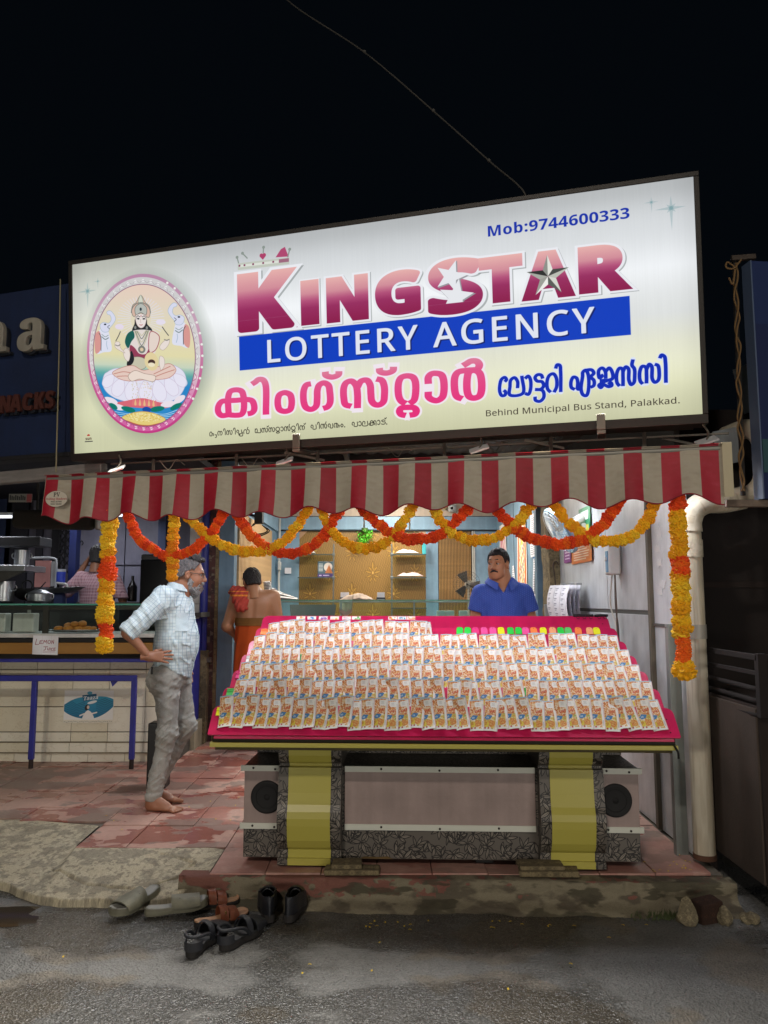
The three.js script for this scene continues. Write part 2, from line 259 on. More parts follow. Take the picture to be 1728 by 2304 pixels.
{ // kerb of the forecourt with flaking red paint
  const tx = dtex(1536, 256, (px, py) => {
    const x = px / 1536 * 3, y = py / 256, a = fbm(x * 9, y * 5 + 3, 5), b = fbm(x * 26 + 8, y * 9, 4);
    let c = mixc([128, 120, 100], [92, 84, 70], sstep(0.4, 0.6, a)); const lim = x < 1.05 ? 0.5 : x < 1.4 ? 0.56 : 0.66;
    if (y > 0.36) c = mixc(c, [128, 80, 70], sstep(lim, lim + 0.03, 0.55 * a + 0.45 * b + 0.1 * sstep(0.4, 0.8, y)) * 0.85);
    c = mixc(c, [64, 60, 46], sstep(0.55, 0.62, fbm(x * 5 + 40, y * 4, 4)) * 0.7);
    const n = 1 + 0.2 * (hash(px, py) - 0.5); return [c[0] * n, c[1] * n, c[2] * n];
  }, { rep: false });
  const prof = [[-0.1, 0.132], [-0.012, 0.134], [0, 0.126], [0.004, 0.1], [0.0, 0.07], [0.012, 0.045], [0.04, 0.026], [0.085, 0.012], [0.12, -0.015]];
  const g = sheet(300, 16, (s, t) => {
    const x = lerp(-1.1, 1.84, s), k = (1 - t) * (prof.length - 1), i = Math.min(prof.length - 2, Math.floor(k)), f = k - i, n = fbm(x * 7, k * 0.9, 4) - 0.5, m = fbm(x * 28, k * 2.2, 3) - 0.5, low = clamp((k - 3) / 4);
    const z = lerp(prof[i][0], prof[i + 1][0], f), y = lerp(prof[i][1], prof[i + 1][1], f), chip = k > 1 && k < 3.5 ? Math.max(0, fbm(x * 11 + 5, 2, 3) - 0.62) * 0.1 : 0;
    return V(x, y + 0.01 * m * (k > 1 ? 1 : 0), kerbZ(x) + z + n * (0.01 + 0.06 * low) - chip);
  });
  { const ix = g.index.array; if (g.attributes.normal.getZ(150 + 301 * 12) < 0) { for (let i = 0; i < ix.length; i += 3) { const q = ix[i + 1]; ix[i + 1] = ix[i + 2]; ix[i + 2] = q; } g.computeVertexNormals(); } }
  struct('kerb', g, mat(0xffffff, 0.9, { map: tx, bumpMap: rept(concreteBump, 3, 0.5), bumpScale: 0.01 }));
}
// shallow water standing in the dips of the road
for (const [x, z, rx, rz, y] of [[-1.85, -4.16, 0.34, 0.12, -0.0012]]) {
  const s = new THREE.Shape(); for (let i = 0; i <= 48; i++) { const a = i / 48 * 6.2832, r = 1 + 0.6 * (fbm(Math.cos(a) * 2 + 5 + x, Math.sin(a) * 2, 3) - 0.5), px = x + rx * r * Math.cos(a), pz = -z + rz * r * Math.sin(a); i ? s.lineTo(px, pz) : s.moveTo(px, pz); }
  const g = new THREE.ShapeGeometry(s); g.rotateX(-Math.PI / 2); g.translate(0, y, 0); struct('puddle', g, phys(0x3a332a, 0.05));
}

// ================= BACKLIT SIGN =================
const signT = 4.1;
const SC = [[163.6, 595.6, 1.258], [1561.4, 397.3, 1], [1578.7, 931.5, 0.991], [167, 1021, 1.248]].map(([u, v, t]) => ray(u, v).multiplyScalar(t * signT).add(V(0, EYE, 0)));
const sX = SC[1].clone().sub(SC[0]).normalize(), sC = SC[0].clone().add(SC[1]).add(SC[2]).add(SC[3]).multiplyScalar(0.25);
const sZ = sX.clone().cross(SC[0].clone().sub(SC[3])).normalize(), sY = sZ.clone().cross(sX);
const SW = SC[1].distanceTo(SC[0]), SH = SC[3].distanceTo(SC[0]), CW = 2048, CH = Math.round(2048 * SH / SW);
const signQ = new THREE.Quaternion().setFromRotationMatrix(new THREE.Matrix4().makeBasis(sX, sY, sZ));
// where a measured point of the photographed sign falls on the print
function pr(u, v) { const r = ray(u, v), o = V(0, EYE, 0), t = sC.clone().sub(o).dot(sZ) / r.dot(sZ), p = r.multiplyScalar(t).add(o).sub(sC); return [(p.dot(sX) / SW + 0.5) * CW, (0.5 - p.dot(sY) / SH) * CH]; }
const zoomed = (ox, oy, s) => (x, y) => pr(ox + x / s, oy + y / s);
const crom = (pts, closed) => new THREE.CatmullRomCurve3(pts.map(([x, y]) => V(x, y, 0)), closed, 'centripetal').getPoints(pts.length * 8);
function pen(ctx, f, pts, closed, sx = 1) { const q = crom(pts.map(([x, y]) => { const p = f(x, y); return [p[0] / sx, p[1]]; }), closed); ctx.save(); ctx.scale(sx, 1); ctx.beginPath(); q.forEach((p, i) => i ? ctx.lineTo(p.x, p.y) : ctx.moveTo(p.x, p.y)); if (closed) ctx.closePath(); ctx.stroke(); ctx.restore(); }
const letterA = [ // big pink word, first half
  [[[205, 578], [203, 420], [222, 378], [268, 366], [312, 376], [330, 415], [331, 545], [312, 575], [270, 582], [205, 578]], 0], [[[178, 458], [270, 455], [360, 448], [402, 458], [420, 492], [420, 540], [400, 562], [366, 570]], 0], [[[203, 462], [150, 464], [120, 500], [118, 555], [146, 584], [205, 578]], 0],
  [[[402, 318], [432, 300], [458, 279], [492, 280], [516, 312], [522, 577]], 0], [[[682, 390], [724, 405], [738, 440], [738, 500], [724, 536], [682, 549], [640, 536], [624, 500], [624, 440], [640, 405]], 1],
  [[[904, 315], [866, 324], [843, 370], [845, 480], [866, 520], [906, 532], [945, 508], [956, 440], [958, 370], [975, 325], [1012, 307], [1050, 326], [1063, 380], [1064, 480], [1042, 512], [1006, 524]], 0], [[[1026, 212], [1030, 242], [1085, 258], [1136, 238], [1141, 208]], 0],
  [[[1246, 506], [1198, 492], [1183, 440], [1183, 345], [1204, 305], [1246, 292], [1284, 325], [1298, 400], [1298, 522]], 0], [[[1298, 345], [1330, 292], [1376, 284], [1404, 320], [1412, 400], [1420, 462], [1446, 490], [1482, 494], [1516, 470], [1527, 410], [1524, 330], [1502, 284], [1458, 274]], 0], [[[1484, 182], [1490, 212], [1544, 224], [1598, 204], [1604, 170]], 0]];
const letterB = [[[[650, 722], [602, 698], [572, 640], [571, 490], [600, 436], [660, 418], [722, 430], [752, 476], [754, 630], [734, 692], [688, 722]], 0], [[[650, 852], [600, 842], [580, 806], [600, 772], [670, 764], [738, 768], [764, 798], [748, 838], [690, 850]], 0],
  [[[896, 506], [898, 430], [932, 396], [980, 390], [1036, 404], [1062, 455], [1066, 600], [1046, 658], [990, 690], [930, 676], [898, 646], [896, 592]], 0],
  [[[1270, 670], [1216, 650], [1191, 600], [1190, 425], [1226, 376], [1300, 360], [1400, 352]], 0], [[[1325, 430], [1326, 600], [1352, 650], [1400, 662], [1454, 642], [1478, 590], [1476, 440], [1452, 380], [1400, 356], [1346, 374]], 1], [[[1276, 306], [1316, 284], [1366, 256], [1426, 258], [1456, 296], [1440, 338], [1400, 356]], 0]];
const letterC = [[[[192, 342], [206, 326], [192, 308], [168, 322], [154, 370], [154, 420], [170, 450], [194, 446], [198, 420], [184, 408]], 0], [[[292, 392], [292, 340], [268, 310], [240, 328], [233, 380], [233, 445], [332, 433], [325, 295]], 0], [[[350, 318], [374, 298], [391, 320], [393, 400], [376, 440], [350, 432]], 0],
  [[[488, 318], [476, 290], [446, 288], [428, 310], [444, 336], [482, 342], [495, 374], [472, 400], [428, 402]], 0], [[[428, 402], [486, 410], [496, 462], [466, 494], [432, 486], [428, 458]], 0], [[[550, 424], [526, 398], [523, 330], [542, 290], [570, 280], [592, 308], [596, 380], [576, 424]], 0], [[[588, 240], [600, 210], [620, 214], [627, 260], [628, 422]], 0],
  [[[738, 402], [712, 388], [708, 342], [726, 306], [750, 312], [760, 345], [762, 400], [792, 392]], 0], [[[798, 300], [786, 400], [802, 444], [826, 450], [841, 420], [841, 285], [820, 252], [800, 268]], 1], [[[822, 252], [868, 250], [885, 276], [862, 304], [886, 332], [884, 372], [858, 386]], 0],
  [[[940, 284], [948, 300], [930, 312], [922, 290], [926, 250], [950, 235], [974, 260], [978, 318]], 0], [[[978, 262], [1004, 235], [1026, 262], [1028, 320], [930, 334]], 0], [[[1028, 320], [960, 345], [925, 370], [940, 388], [962, 366], [1000, 380], [1024, 372], [1018, 350], [996, 362]], 0],
  [[[1086, 376], [1066, 350], [1065, 272], [1086, 236], [1106, 242], [1112, 300], [1112, 376]], 0], [[[1112, 262], [1134, 226], [1154, 240], [1158, 330], [1176, 364], [1196, 350], [1203, 300], [1200, 240], [1182, 214], [1190, 168]], 0],
  [[[1266, 360], [1246, 336], [1243, 262], [1262, 222], [1288, 228], [1295, 290], [1295, 355]], 0], [[[1295, 248], [1316, 206], [1335, 222], [1340, 320], [1360, 346], [1386, 330], [1393, 262], [1382, 214], [1358, 206]], 0], [[[1398, 160], [1412, 134], [1434, 145], [1442, 190], [1446, 350]], 0]];
// small line: simplified letters in a unit box (x, y down; 1 = letter height)
const tiny = { ma: [[[0, 1], [0, 0.35], [0.15, 0.1], [0.3, 0.3], [0.3, 1], [0, 1]], [[0.3, 0.6], [0.5, 0.55], [0.6, 0.75], [0.5, 1]]], u: [[[0, 0.9], [0.1, 0.8], [0.2, 1], [0.15, 1.4], [0, 1.45]]], na: [[[0.1, 1], [0, 0.8], [0, 0.3], [0.15, 0.05], [0.3, 0.3], [0.32, 1]], [[0.32, 0.4], [0.45, 0.1], [0.6, 0.3], [0.62, 0.7], [0.5, 1]]], i: [[[0, 0.05], [0.06, -0.35], [0.2, -0.4], [0.26, 0], [0.27, 1]]], sa: [[[0.1, 1], [0, 0.8], [0, 0.3], [0.13, 0.05], [0.26, 0.3], [0.27, 1]], [[0.27, 0.3], [0.4, 0.05], [0.5, 0.4], [0.55, 0.9], [0.68, 1], [0.8, 0.7], [0.78, 0.2], [0.65, 0.1]]], pa: [[[0.1, 0.75], [0, 0.5], [0.12, 0.1], [0.3, 0.3], [0.28, 1], [0.7, 1], [0.7, 0.1]]], ppa: [[[0.1, 0.7], [0, 0.4], [0.12, 0.1], [0.3, 0.3], [0.28, 0.9], [0.7, 0.9], [0.7, 0.1]], [[0.35, 1.3], [0.3, 1.1], [0.45, 1.05], [0.45, 1.45], [0.85, 1.45], [0.85, 0.7]]], l: [[[0, 1], [0, 0.4], [0.2, 0.1], [0.4, 0.4], [0.4, 1], [0.7, 1], [0.75, 0.3], [0.5, 0.1], [0.6, -0.4]]], ba: [[[0, 0.1], [0, 0.9], [0.15, 1], [0.3, 0.6], [0.2, 0.1], [0, 0.3]], [[0.3, 1], [0.75, 1], [0.75, 0.1]]], x: [[[0, -0.3], [0.1, -0.15], [0.22, -0.4]]], tta: [[[0.2, 0.95], [0, 0.7], [0.05, 0.2], [0.25, 0.05], [0.45, 0.2], [0.5, 0.7], [0.3, 0.95]], [[0.2, 1.45], [0.05, 1.25], [0.25, 1.1], [0.5, 1.2], [0.35, 1.45]]], aa: [[[0, 0.2], [0.15, 0.05], [0.3, 0.3], [0.3, 0.8], [0.15, 1], [0, 0.85]]], va: [[[0.1, 0.8], [0, 0.5], [0.12, 0.1], [0.3, 0.35], [0.28, 1], [0.6, 1], [0.6, 0.1]]], sha: [[[0.1, 1], [0, 0.6], [0.1, 0.1], [0.3, 0.2], [0.3, 0.9], [0.45, 1], [0.5, 0.3], [0.3, 0.05]], [[0.5, 0.5], [0.7, 0.6], [0.65, 1]]], m: [[[0.15, 0.3], [0, 0.65], [0.15, 1], [0.32, 0.65], [0.15, 0.3]]], n: [[[0.1, 1], [0, 0.8], [0, 0.3], [0.15, 0.05], [0.3, 0.3], [0.3, 1]], [[0.3, 0.3], [0.45, 0.05], [0.55, 0.9], [0.7, 1], [0.8, 0.4], [0.65, 0.05], [0.72, -0.4]]], la: [[[0.3, 0.7], [0.3, 0.2], [0.12, 0.1], [0, 0.4], [0, 1], [0.65, 1], [0.65, 0.1]]], kka: [[[0.2, 1], [0.2, 0.2], [0.35, 0.05], [0.5, 0.2], [0.5, 1], [0.1, 1], [0, 0.75], [0.2, 0.55], [0.65, 0.55], [0.75, 0.8], [0.65, 1]], [[0.65, 0.5], [0.65, 0.2], [0.8, 0.1], [0.92, 0.3], [0.92, 1.1]]], da: [[[0.5, 0.2], [0.3, 0.05], [0.05, 0.2], [0.2, 0.45], [0.5, 0.55], [0.5, 0.85], [0.25, 1], [0, 0.9]]] };
const line1 = 'ma u na i sa i ppa l _ ba sa x sa tta aa n tta i na x _ pa i n va sha m c _ pa aa la kka aa da x .'.split(' ');
const starPath = (ctx, x, y, r, k = 0.4, rot = 0, n = 5) => { ctx.beginPath(); for (let i = 0; i < 2 * n; i++) { const a = rot - Math.PI / 2 + i * Math.PI / n, q = i % 2 ? r * k : r; ctx.lineTo(x + q * Math.cos(a), y + q * Math.sin(a)); } ctx.closePath(); };
function sparkle(ctx, x, y, r) { for (const [a, l] of [[0, 0.8], [1.57, 1.3], [3.14, 0.9], [4.71, 0.7], [0.8, 0.35], [2.3, 0.35], [3.9, 0.35], [5.5, 0.35]]) { ctx.fillStyle = 'rgba(110,150,158,0.32)'; ctx.beginPath(); ctx.moveTo(x + Math.cos(a) * r * l, y + Math.sin(a) * r * l); ctx.lineTo(x + Math.cos(a + 1.57) * r * 0.1, y + Math.sin(a + 1.57) * r * 0.1); ctx.lineTo(x - Math.cos(a + 1.57) * r * 0.1, y - Math.sin(a + 1.57) * r * 0.1); ctx.fill(); } }
const signTex = ctex(CW, CH, (c) => {
  // translucent print over the tubes of the light box
  const stops = [[0, [196, 200, 202]], [0.16, [216, 220, 223]], [0.36, [234, 237, 240]], [0.56, [224, 227, 226]], [0.68, [228, 229, 210]], [0.85, [222, 223, 190]], [1, [202, 203, 168]]];
  const im = c.createImageData(CW, CH);
  for (let y = 0; y < CH; y++) for (let x = 0; x < CW; x++) {
    const v = y / CH, u = x / CW; let k = 0; while (k < stops.length - 2 && v > stops[k + 1][0]) k++;
    let q = mixc(stops[k][1], stops[k + 1][1], (v - stops[k][0]) / (stops[k + 1][0] - stops[k][0]));
    if (u < 0.3) q = mixc(q, [206, 208, 172], 0.75 * sstep(0.3, 0.06, u) * (0.4 + 0.6 * sstep(0.2, 0.5, v)));
    const tubes = 0.05 * Math.exp(-(((v - 0.36) / 0.1) ** 2)) + 0.05 * Math.exp(-(((v - 0.78) / 0.09) ** 2)) - 0.07 * Math.exp(-(((v - 0.02) / 0.07) ** 2)) - 0.08 * Math.exp(-((u / 0.02) ** 2)) - 0.05 * Math.exp(-(((1 - u) / 0.02) ** 2));
    const b = 1 + tubes + 0.04 * (fbm(u * 7, v * 3, 3) - 0.5) + 0.015 * (vn(x / 2.2, y / 90, 3) - 0.5), i = (y * CW + x) * 4;
    im.data[i] = clamp(q[0] * b, 0, 255); im.data[i + 1] = clamp(q[1] * b, 0, 255); im.data[i + 2] = clamp(q[2] * b, 0, 255); im.data[i + 3] = 255;
  }
  c.putImageData(im, 0, 0);
  c.lineJoin = 'round';
  { const a = pr(197, 655), b = pr(1470, 465); sparkle(c, a[0], a[1], 46); sparkle(c, a[0] + 42, a[1] - 30, 20); const d = pr(1510, 468); sparkle(c, d[0], d[1], 50); sparkle(c, d[0] - 52, d[1] - 24, 24); }
  // ---- oval picture, measured in an enlargement of the photograph ----
  const f5 = zoomed(190, 600, 1548 / 280), o = f5(0, 0), ex = f5(1548, 0), ey = f5(0, 2212);
  c.save(); c.transform((ex[0] - o[0]) / 1548, (ex[1] - o[1]) / 1548, (ey[0] - o[0]) / 2212, (ey[1] - o[1]) / 2212, o[0], o[1]);
  const E = (x, y, rx, ry, col, rot = 0) => { c.fillStyle = col; c.beginPath(); c.ellipse(x, y, rx, ry, rot, 0, 6.2832); c.fill(); };
  const poly = (pts, col, st, lw = 5) => { c.beginPath(); crom(pts, true).forEach((p, i) => i ? c.lineTo(p.x, p.y) : c.moveTo(p.x, p.y)); c.closePath(); if (col) { c.fillStyle = col; c.fill(); } if (st) { c.strokeStyle = st; c.lineWidth = lw; c.stroke(); } };
  const ln = (pts, col, lw) => { c.strokeStyle = col; c.lineWidth = lw; c.lineCap = 'round'; c.beginPath(); crom(pts, false).forEach((p, i) => i ? c.lineTo(p.x, p.y) : c.moveTo(p.x, p.y)); c.stroke(); };
  { const g = c.createRadialGradient(800, 1090, 560, 800, 1090, 1100); g.addColorStop(0, 'rgba(70,95,85,0.75)'); g.addColorStop(0.5, 'rgba(90,110,100,0.45)'); g.addColorStop(1, 'rgba(120,130,120,0)'); c.save(); c.translate(800, 1100); c.scale(0.78, 1.02); c.translate(-800, -1090); E(800, 1090, 1080, 1080, g); c.restore(); }
  { const g = c.createLinearGradient(0, 90, 0, 2020); g.addColorStop(0, '#b98aa8'); g.addColorStop(0.3, '#c9a6bb'); g.addColorStop(0.62, '#c76b9a'); g.addColorStop(1, '#c43a84'); E(755, 1055, 722, 968, g); }
  { const g = c.createLinearGradient(0, 90, 0, 2020); g.addColorStop(0, '#cfcfcf'); g.addColorStop(0.6, '#d9d3d3'); g.addColorStop(0.75, '#d989b4'); g.addColorStop(1, '#d060a0'); E(752, 1062, 690, 935, g); }
  for (let i = 0; i < 44; i++) { // scrolled leaves round the rim
    const a = i / 44 * 6.2832, x = 750 + 664 * Math.cos(a), y = 1070 + 895 * Math.sin(a), low = sstep(900, 1700, y);
    c.save(); c.translate(x, y); c.rotate(Math.atan2(895 * Math.cos(a), -664 * Math.sin(a)));
    c.fillStyle = low > 0.4 ? 'rgba(250,225,235,0.9)' : 'rgba(240,240,240,0.85)'; c.beginPath(); c.moveTo(-26, 0); c.quadraticCurveTo(-8, -34, 12, -20); c.quadraticCurveTo(2, -6, 26, 2); c.quadraticCurveTo(-2, 22, -26, 0); c.fill();
    c.strokeStyle = low > 0.4 ? '#a82d6e' : '#a9a0a8'; c.lineWidth = 5; c.beginPath(); c.moveTo(-44, 26); c.quadraticCurveTo(0, -40, 44, 26); c.stroke(); c.restore();
    if (a > 5 || a < 0.6) E(750 + 716 * Math.cos(a), 1060 + 950 * Math.sin(a), 15, 15, '#eef0ea');
  }
  { const g = c.createLinearGradient(0, 230, 0, 1920); for (const [s, k] of [[0, '#e8cfc0'], [0.2, '#e2d8c2'], [0.5, '#e3dcae'], [0.58, '#c9d6c0'], [0.64, '#62aaa6'], [0.72, '#2a86c8'], [1, '#2f8fd0']]) g.addColorStop(s, k); c.save(); c.beginPath(); c.ellipse(748, 1077, 634, 862, 0, 0, 6.2832); c.clip(); c.fillStyle = g; c.fillRect(0, 0, 1548, 2212); }
  for (let i = 0; i < 46; i++) { const a = i / 46 * 6.2832; ln([[718 + 130 * Math.cos(a), 640 + 150 * Math.sin(a)], [718 + 290 * Math.cos(a), 640 + 270 * Math.sin(a)]], 'rgba(225,225,250,0.6)', 9); }
  for (const [m, dx, dy] of [[1, 0, 0], [-1, 1455, -110]]) { // two elephants with raised trunks
    const X = (x) => m > 0 ? x : dx - x + 0, P = (a) => a.map(([x, y]) => [X(x), y + dy]);
    poly(P([[160, 1080], [150, 900], [180, 810], [230, 760], [300, 790], [330, 880], [345, 1040], [250, 1060]]), '#dfe2f2'); poly(P([[150, 1080], [148, 830], [190, 800], [215, 870], [205, 1040]]), '#d99a94');
    poly(P([[205, 720], [250, 690], [310, 700], [345, 660], [330, 600], [300, 590], [290, 560], [330, 545], [380, 590], [400, 650], [360, 720], [325, 760], [310, 800], [250, 810], [215, 780]]), '#d9dcf0', '#9fb6c6', 5); ln(P([[215, 1040], [212, 870], [190, 825]]), '#4c5560', 8);
    ln(P([[225, 870], [270, 900], [310, 880]]), '#7d8f8f', 12); ln(P([[225, 840], [270, 868], [308, 848]]), '#93a3a0', 9); E(X(268), 715 + dy, 16, 10, '#2a3342'); ln(P([[325, 725], [300, 745], [325, 770]]), '#56606e', 7); ln(P([[300, 1020], [285, 960], [290, 920]]), '#aebfd2', 9);
  }
  // lotus seat
  poly([[235, 1450], [260, 1330], [300, 1300], [330, 1280], [420, 1250], [720, 1290], [1050, 1180], [1160, 1200], [1240, 1260], [1270, 1340], [1250, 1450], [1180, 1560], [1080, 1620], [900, 1660], [700, 1670], [520, 1650], [380, 1610], [280, 1540]], '#e2e2f2', '#b9b8d0', 6);
  for (const [x, y, r, q] of [[300, 1420, 0.5, 90], [430, 1500, 0.3, 110], [600, 1530, 0.1, 120], [780, 1540, -0.05, 120], [950, 1520, -0.2, 120], [1100, 1460, -0.4, 110], [1210, 1370, -0.6, 90]]) { c.save(); c.translate(x, y); c.rotate(r * 1.4); poly([[0, -q * 1.3], [q * 0.7, -q * 0.2], [q * 0.35, q * 0.8], [-q * 0.35, q * 0.8], [-q * 0.7, -q * 0.2]], 'rgba(232,230,246,0.85)', '#cdbfd4', 5); c.restore(); }
  { const rr = rng(5); for (let i = 0; i < 80; i++) { E(600 + rr() * 260, 1400 + rr() * 260, 6, 6, ['#d9cfb0', '#e6c9b8', '#c9c0a0'][i % 3]); } }
  poly([[300, 1690], [500, 1650], [740, 1600], [980, 1640], [1180, 1600], [1260, 1540], [1180, 1640], [1000, 1710], [740, 1720], [500, 1710]], '#d96a78'); for (let i = 0; i < 11; i++) { const x = 610 + i * 28; poly([[x, 1690], [x + 12, 1610], [x + 24, 1690]], i % 2 ? '#e8b98a' : '#e0787c'); }
  for (const [x, y, rx, r] of [[430, 1725, 100, 0.15], [340, 1650, 90, 0.3], [1060, 1655, 100, -0.2], [1190, 1590, 80, -0.6]]) { E(x, y, rx, 36, '#ece3ec', r); }
  for (const [x, y, rx, r] of [[560, 1745, 90, 0.2], [920, 1720, 90, -0.2], [1150, 1680, 80, -0.5], [370, 1720, 60, 0.5]]) E(x, y, rx, 32, '#0d7a6d', r); E(790, 1735, 55, 34, '#1650a8');
  for (let i = 0; i < 9; i++) ln([[330 + i * 10, 1760 + i * 16], [560, 1790 + i * 9], [760, 1770 + i * 14]], i % 2 ? '#9fd2ee' : '#1f78c0', 9), ln([[1180 - i * 12, 1700 + i * 18], [1000, 1770 + i * 8], [850, 1760 + i * 10]], i % 2 ? '#a9d8ef' : '#2180c6', 9);
  poly([[480, 1850], [600, 1790], [760, 1760], [930, 1790], [1020, 1840], [960, 1900], [760, 1925], [560, 1900]], '#e6cf7e', '#b98f4a', 6); { const rr = rng(9); for (let i = 0; i < 160; i++) { const a = rr() * 6.28, q = Math.sqrt(rr()); E(750 + q * 220 * Math.cos(a), 1830 + q * 50 * Math.sin(a), 10, 7, ['#f3e8a8', '#d8bd62', '#efdca0'][i % 3]); } } ln([[500, 1880], [760, 1935], [1000, 1880]], '#c55a4a', 16);
  // seated figure
  poly([[620, 470], [660, 440], [720, 350], [780, 440], [825, 480], [835, 570], [815, 620], [720, 560], [630, 610], [605, 550]], '#d8b7a6', '#7c8078', 7); poly([[690, 450], [718, 345], [746, 450]], '#d5d8c8', '#9aa090', 5); poly([[650, 500], [720, 450], [790, 500], [780, 590], [720, 560], [660, 590]], '#b9bdb6', '#5c625f', 6); E(718, 520, 14, 20, '#33404a');
  for (let i = 0; i < 26; i++) { const a = Math.PI + i / 25 * Math.PI; E(720 + 118 * Math.cos(a), 560 + 120 * Math.sin(a), 7, 7, '#6d7470'); }
  poly([[610, 780], [640, 700], [650, 640], [790, 640], [800, 700], [860, 770], [830, 850], [640, 850]], '#2e3034'); // hair
  poly([[520, 930], [560, 820], [640, 780], [800, 770], [900, 800], [950, 860], [900, 1030], [860, 1100], [640, 1110], [590, 1040], [560, 1020]], '#e4dad6'); poly([[520, 930], [555, 820], [620, 785], [640, 860], [600, 920], [560, 1000]], '#1f6058'); poly([[580, 1030], [590, 960], [640, 990], [700, 1060], [780, 1060], [830, 960], [835, 1010], [790, 1110], [650, 1110]], '#96405a'); poly([[840, 790], [900, 800], [948, 850], [900, 1010], [830, 1040]], '#e6d6cc', '#a0505e', 9);
  poly([[655, 600], [720, 575], [785, 600], [780, 690], [755, 735], [722, 750], [690, 735], [662, 690]], '#ece2de', '#8a706a', 5); for (const s of [-1, 1]) { ln([[722 + s * 14, 615], [722 + s * 40, 600], [722 + s * 58, 620]], '#22262c', 7); E(722 + s * 36, 640, 19, 10, '#f4f2ee'); E(722 + s * 36, 640, 8, 9, '#15181c'); ln([[722 + s * 18, 640], [722 + s * 38, 628], [722 + s * 56, 640]], '#1c2024', 6); E(722 + s * 72, 745, 14, 20, '#8c8f8a'); } ln([[705, 708], [722, 714], [740, 708]], '#b8585e', 8); E(722, 602, 6, 8, '#a02038'); ln([[720, 640], [714, 676], [724, 682]], '#b59a90', 4);
  for (let i = 0; i < 5; i++) ln([[640 + i * 10, 790], [680 + i * 6, 900 - i * 22], [728, 1000 - i * 40], [780 - i * 6, 900 - i * 22], [820 - i * 10, 780]], i % 2 ? '#6f776f' : '#c4c0a0', 9); E(730, 1010, 46, 46, '#7d807a'); E(730, 1010, 22, 22, '#e0c9a8');
  poly([[560, 1190], [620, 1110], [760, 1120], [780, 1220], [680, 1260], [600, 1230]], '#c9c5ae', '#7a7a6c', 5); poly([[545, 1210], [575, 1080], [600, 1030], [635, 1130], [600, 1200]], '#25262c');
  poly([[360, 1310], [480, 1240], [620, 1210], [740, 1260], [900, 1220], [1080, 1170], [1150, 1240], [1080, 1330], [900, 1370], [740, 1380], [560, 1400], [430, 1370]], '#e6cbc0', '#b77a70', 6); for (const p of [[[380, 1320], [500, 1290], [600, 1300]], [[420, 1350], [540, 1340], [640, 1350]], [[900, 1330], [1020, 1280], [1130, 1240]], [[880, 1300], [1000, 1240], [1080, 1200]]]) ln(p, '#c08478', 9); poly([[560, 1340], [640, 1270], [760, 1300], [900, 1330], [880, 1390], [700, 1370], [600, 1400]], '#ecdcd0', '#8d7a70', 5);
  E(850, 1150, 85, 112, '#e3d2a2', -0.2); E(852, 1160, 44, 34, '#4a3430'); E(850, 1190, 42, 26, '#efe4c8');
  for (const p of [[[500, 1040], [520, 1130], [560, 1160], [585, 1070], [560, 1010], [530, 1000]], [[960, 1080], [1000, 1100], [1010, 1190], [970, 1250], [945, 1160]], [[395, 990], [400, 930], [450, 930], [460, 990], [520, 1060], [470, 1040]], [[1005, 900], [1070, 880], [1060, 940], [990, 1010], [950, 980]]]) poly(p, '#eadfd8', '#b4a49a', 5);
  ln([[405, 915], [440, 850], [462, 800]], '#4a4a4e', 10); ln([[1060, 830], [1020, 780], [985, 730]], '#4a4a4e', 10); E(450, 740, 55, 34, '#e6dbec'); E(965, 670, 60, 32, '#e6dfee'); ln([[400, 965], [430, 975], [458, 960]], '#8c8a84', 12); ln([[1010, 880], [1040, 890], [1068, 876]], '#8c8a84', 12);
  c.restore(); c.strokeStyle = '#8a5a78'; c.lineWidth = 9; c.beginPath(); c.ellipse(748, 1077, 634, 862, 0, 0, 6.2832); c.stroke(); c.restore();
  // ---- lettering ----
  const g1 = zoomed(150, 380, 1659 / 750), g2 = zoomed(880, 360, 1659 / 848);
  const mid = (f, x, y) => f(x, y);
  const letter = (ch, f, x0, yt0, yb0, x1, yt1, yb1, draw) => { // left top/bottom, right top/bottom as measured
    const a = f(x0, yt0), b = f(x1, yt1), d = f(x0, yb0), e = f(x1, yb1), X = (a[0] + d[0]) / 2, Wd = (b[0] + e[0]) / 2 - X, Yt = (a[1] + b[1]) / 2, Ht = (d[1] + e[1]) / 2 - Yt;
    c.save(); c.translate(X, Yt); c.font = 'bold 200px sans-serif'; const m = c.measureText(ch), gw = m.actualBoundingBoxRight + m.actualBoundingBoxLeft, gh = m.actualBoundingBoxAscent + m.actualBoundingBoxDescent, pad = 9;
    const sx = Wd / (gw + 2 * pad), sy = Ht / (gh + 2 * pad); c.scale(sx, sy); const gx = pad + m.actualBoundingBoxLeft, gy = pad + m.actualBoundingBoxAscent; draw(gx, gy, gh + 2 * pad, pad, gw + 2 * pad); c.restore();
  };
  const KING = [['K', g1, 850, 522, 812, 1132, 490, 795], ['I', g1, 1165, 556, 782, 1256, 548, 772], ['N', g1, 1292, 540, 768, 1502, 522, 748], ['G', g2, -72, 492, 694, 130, 478, 672], ['S', g2, 160, 436, 690, 405, 424, 668], ['T', g2, 387, 432, 640, 580, 412, 618], ['A', g2, 576, 400, 622, 806, 394, 598], ['R', g2, 824, 382, 590, 1048, 362, 572]];
  const grad = (h) => { const g = c.createLinearGradient(0, 0, 0, h); g.addColorStop(0, '#eab4b0'); g.addColorStop(0.3, '#d48f9c'); g.addColorStop(0.46, '#b5527c'); g.addColorStop(0.62, '#9a2f62'); g.addColorStop(1, '#8c1c4c'); return g; };
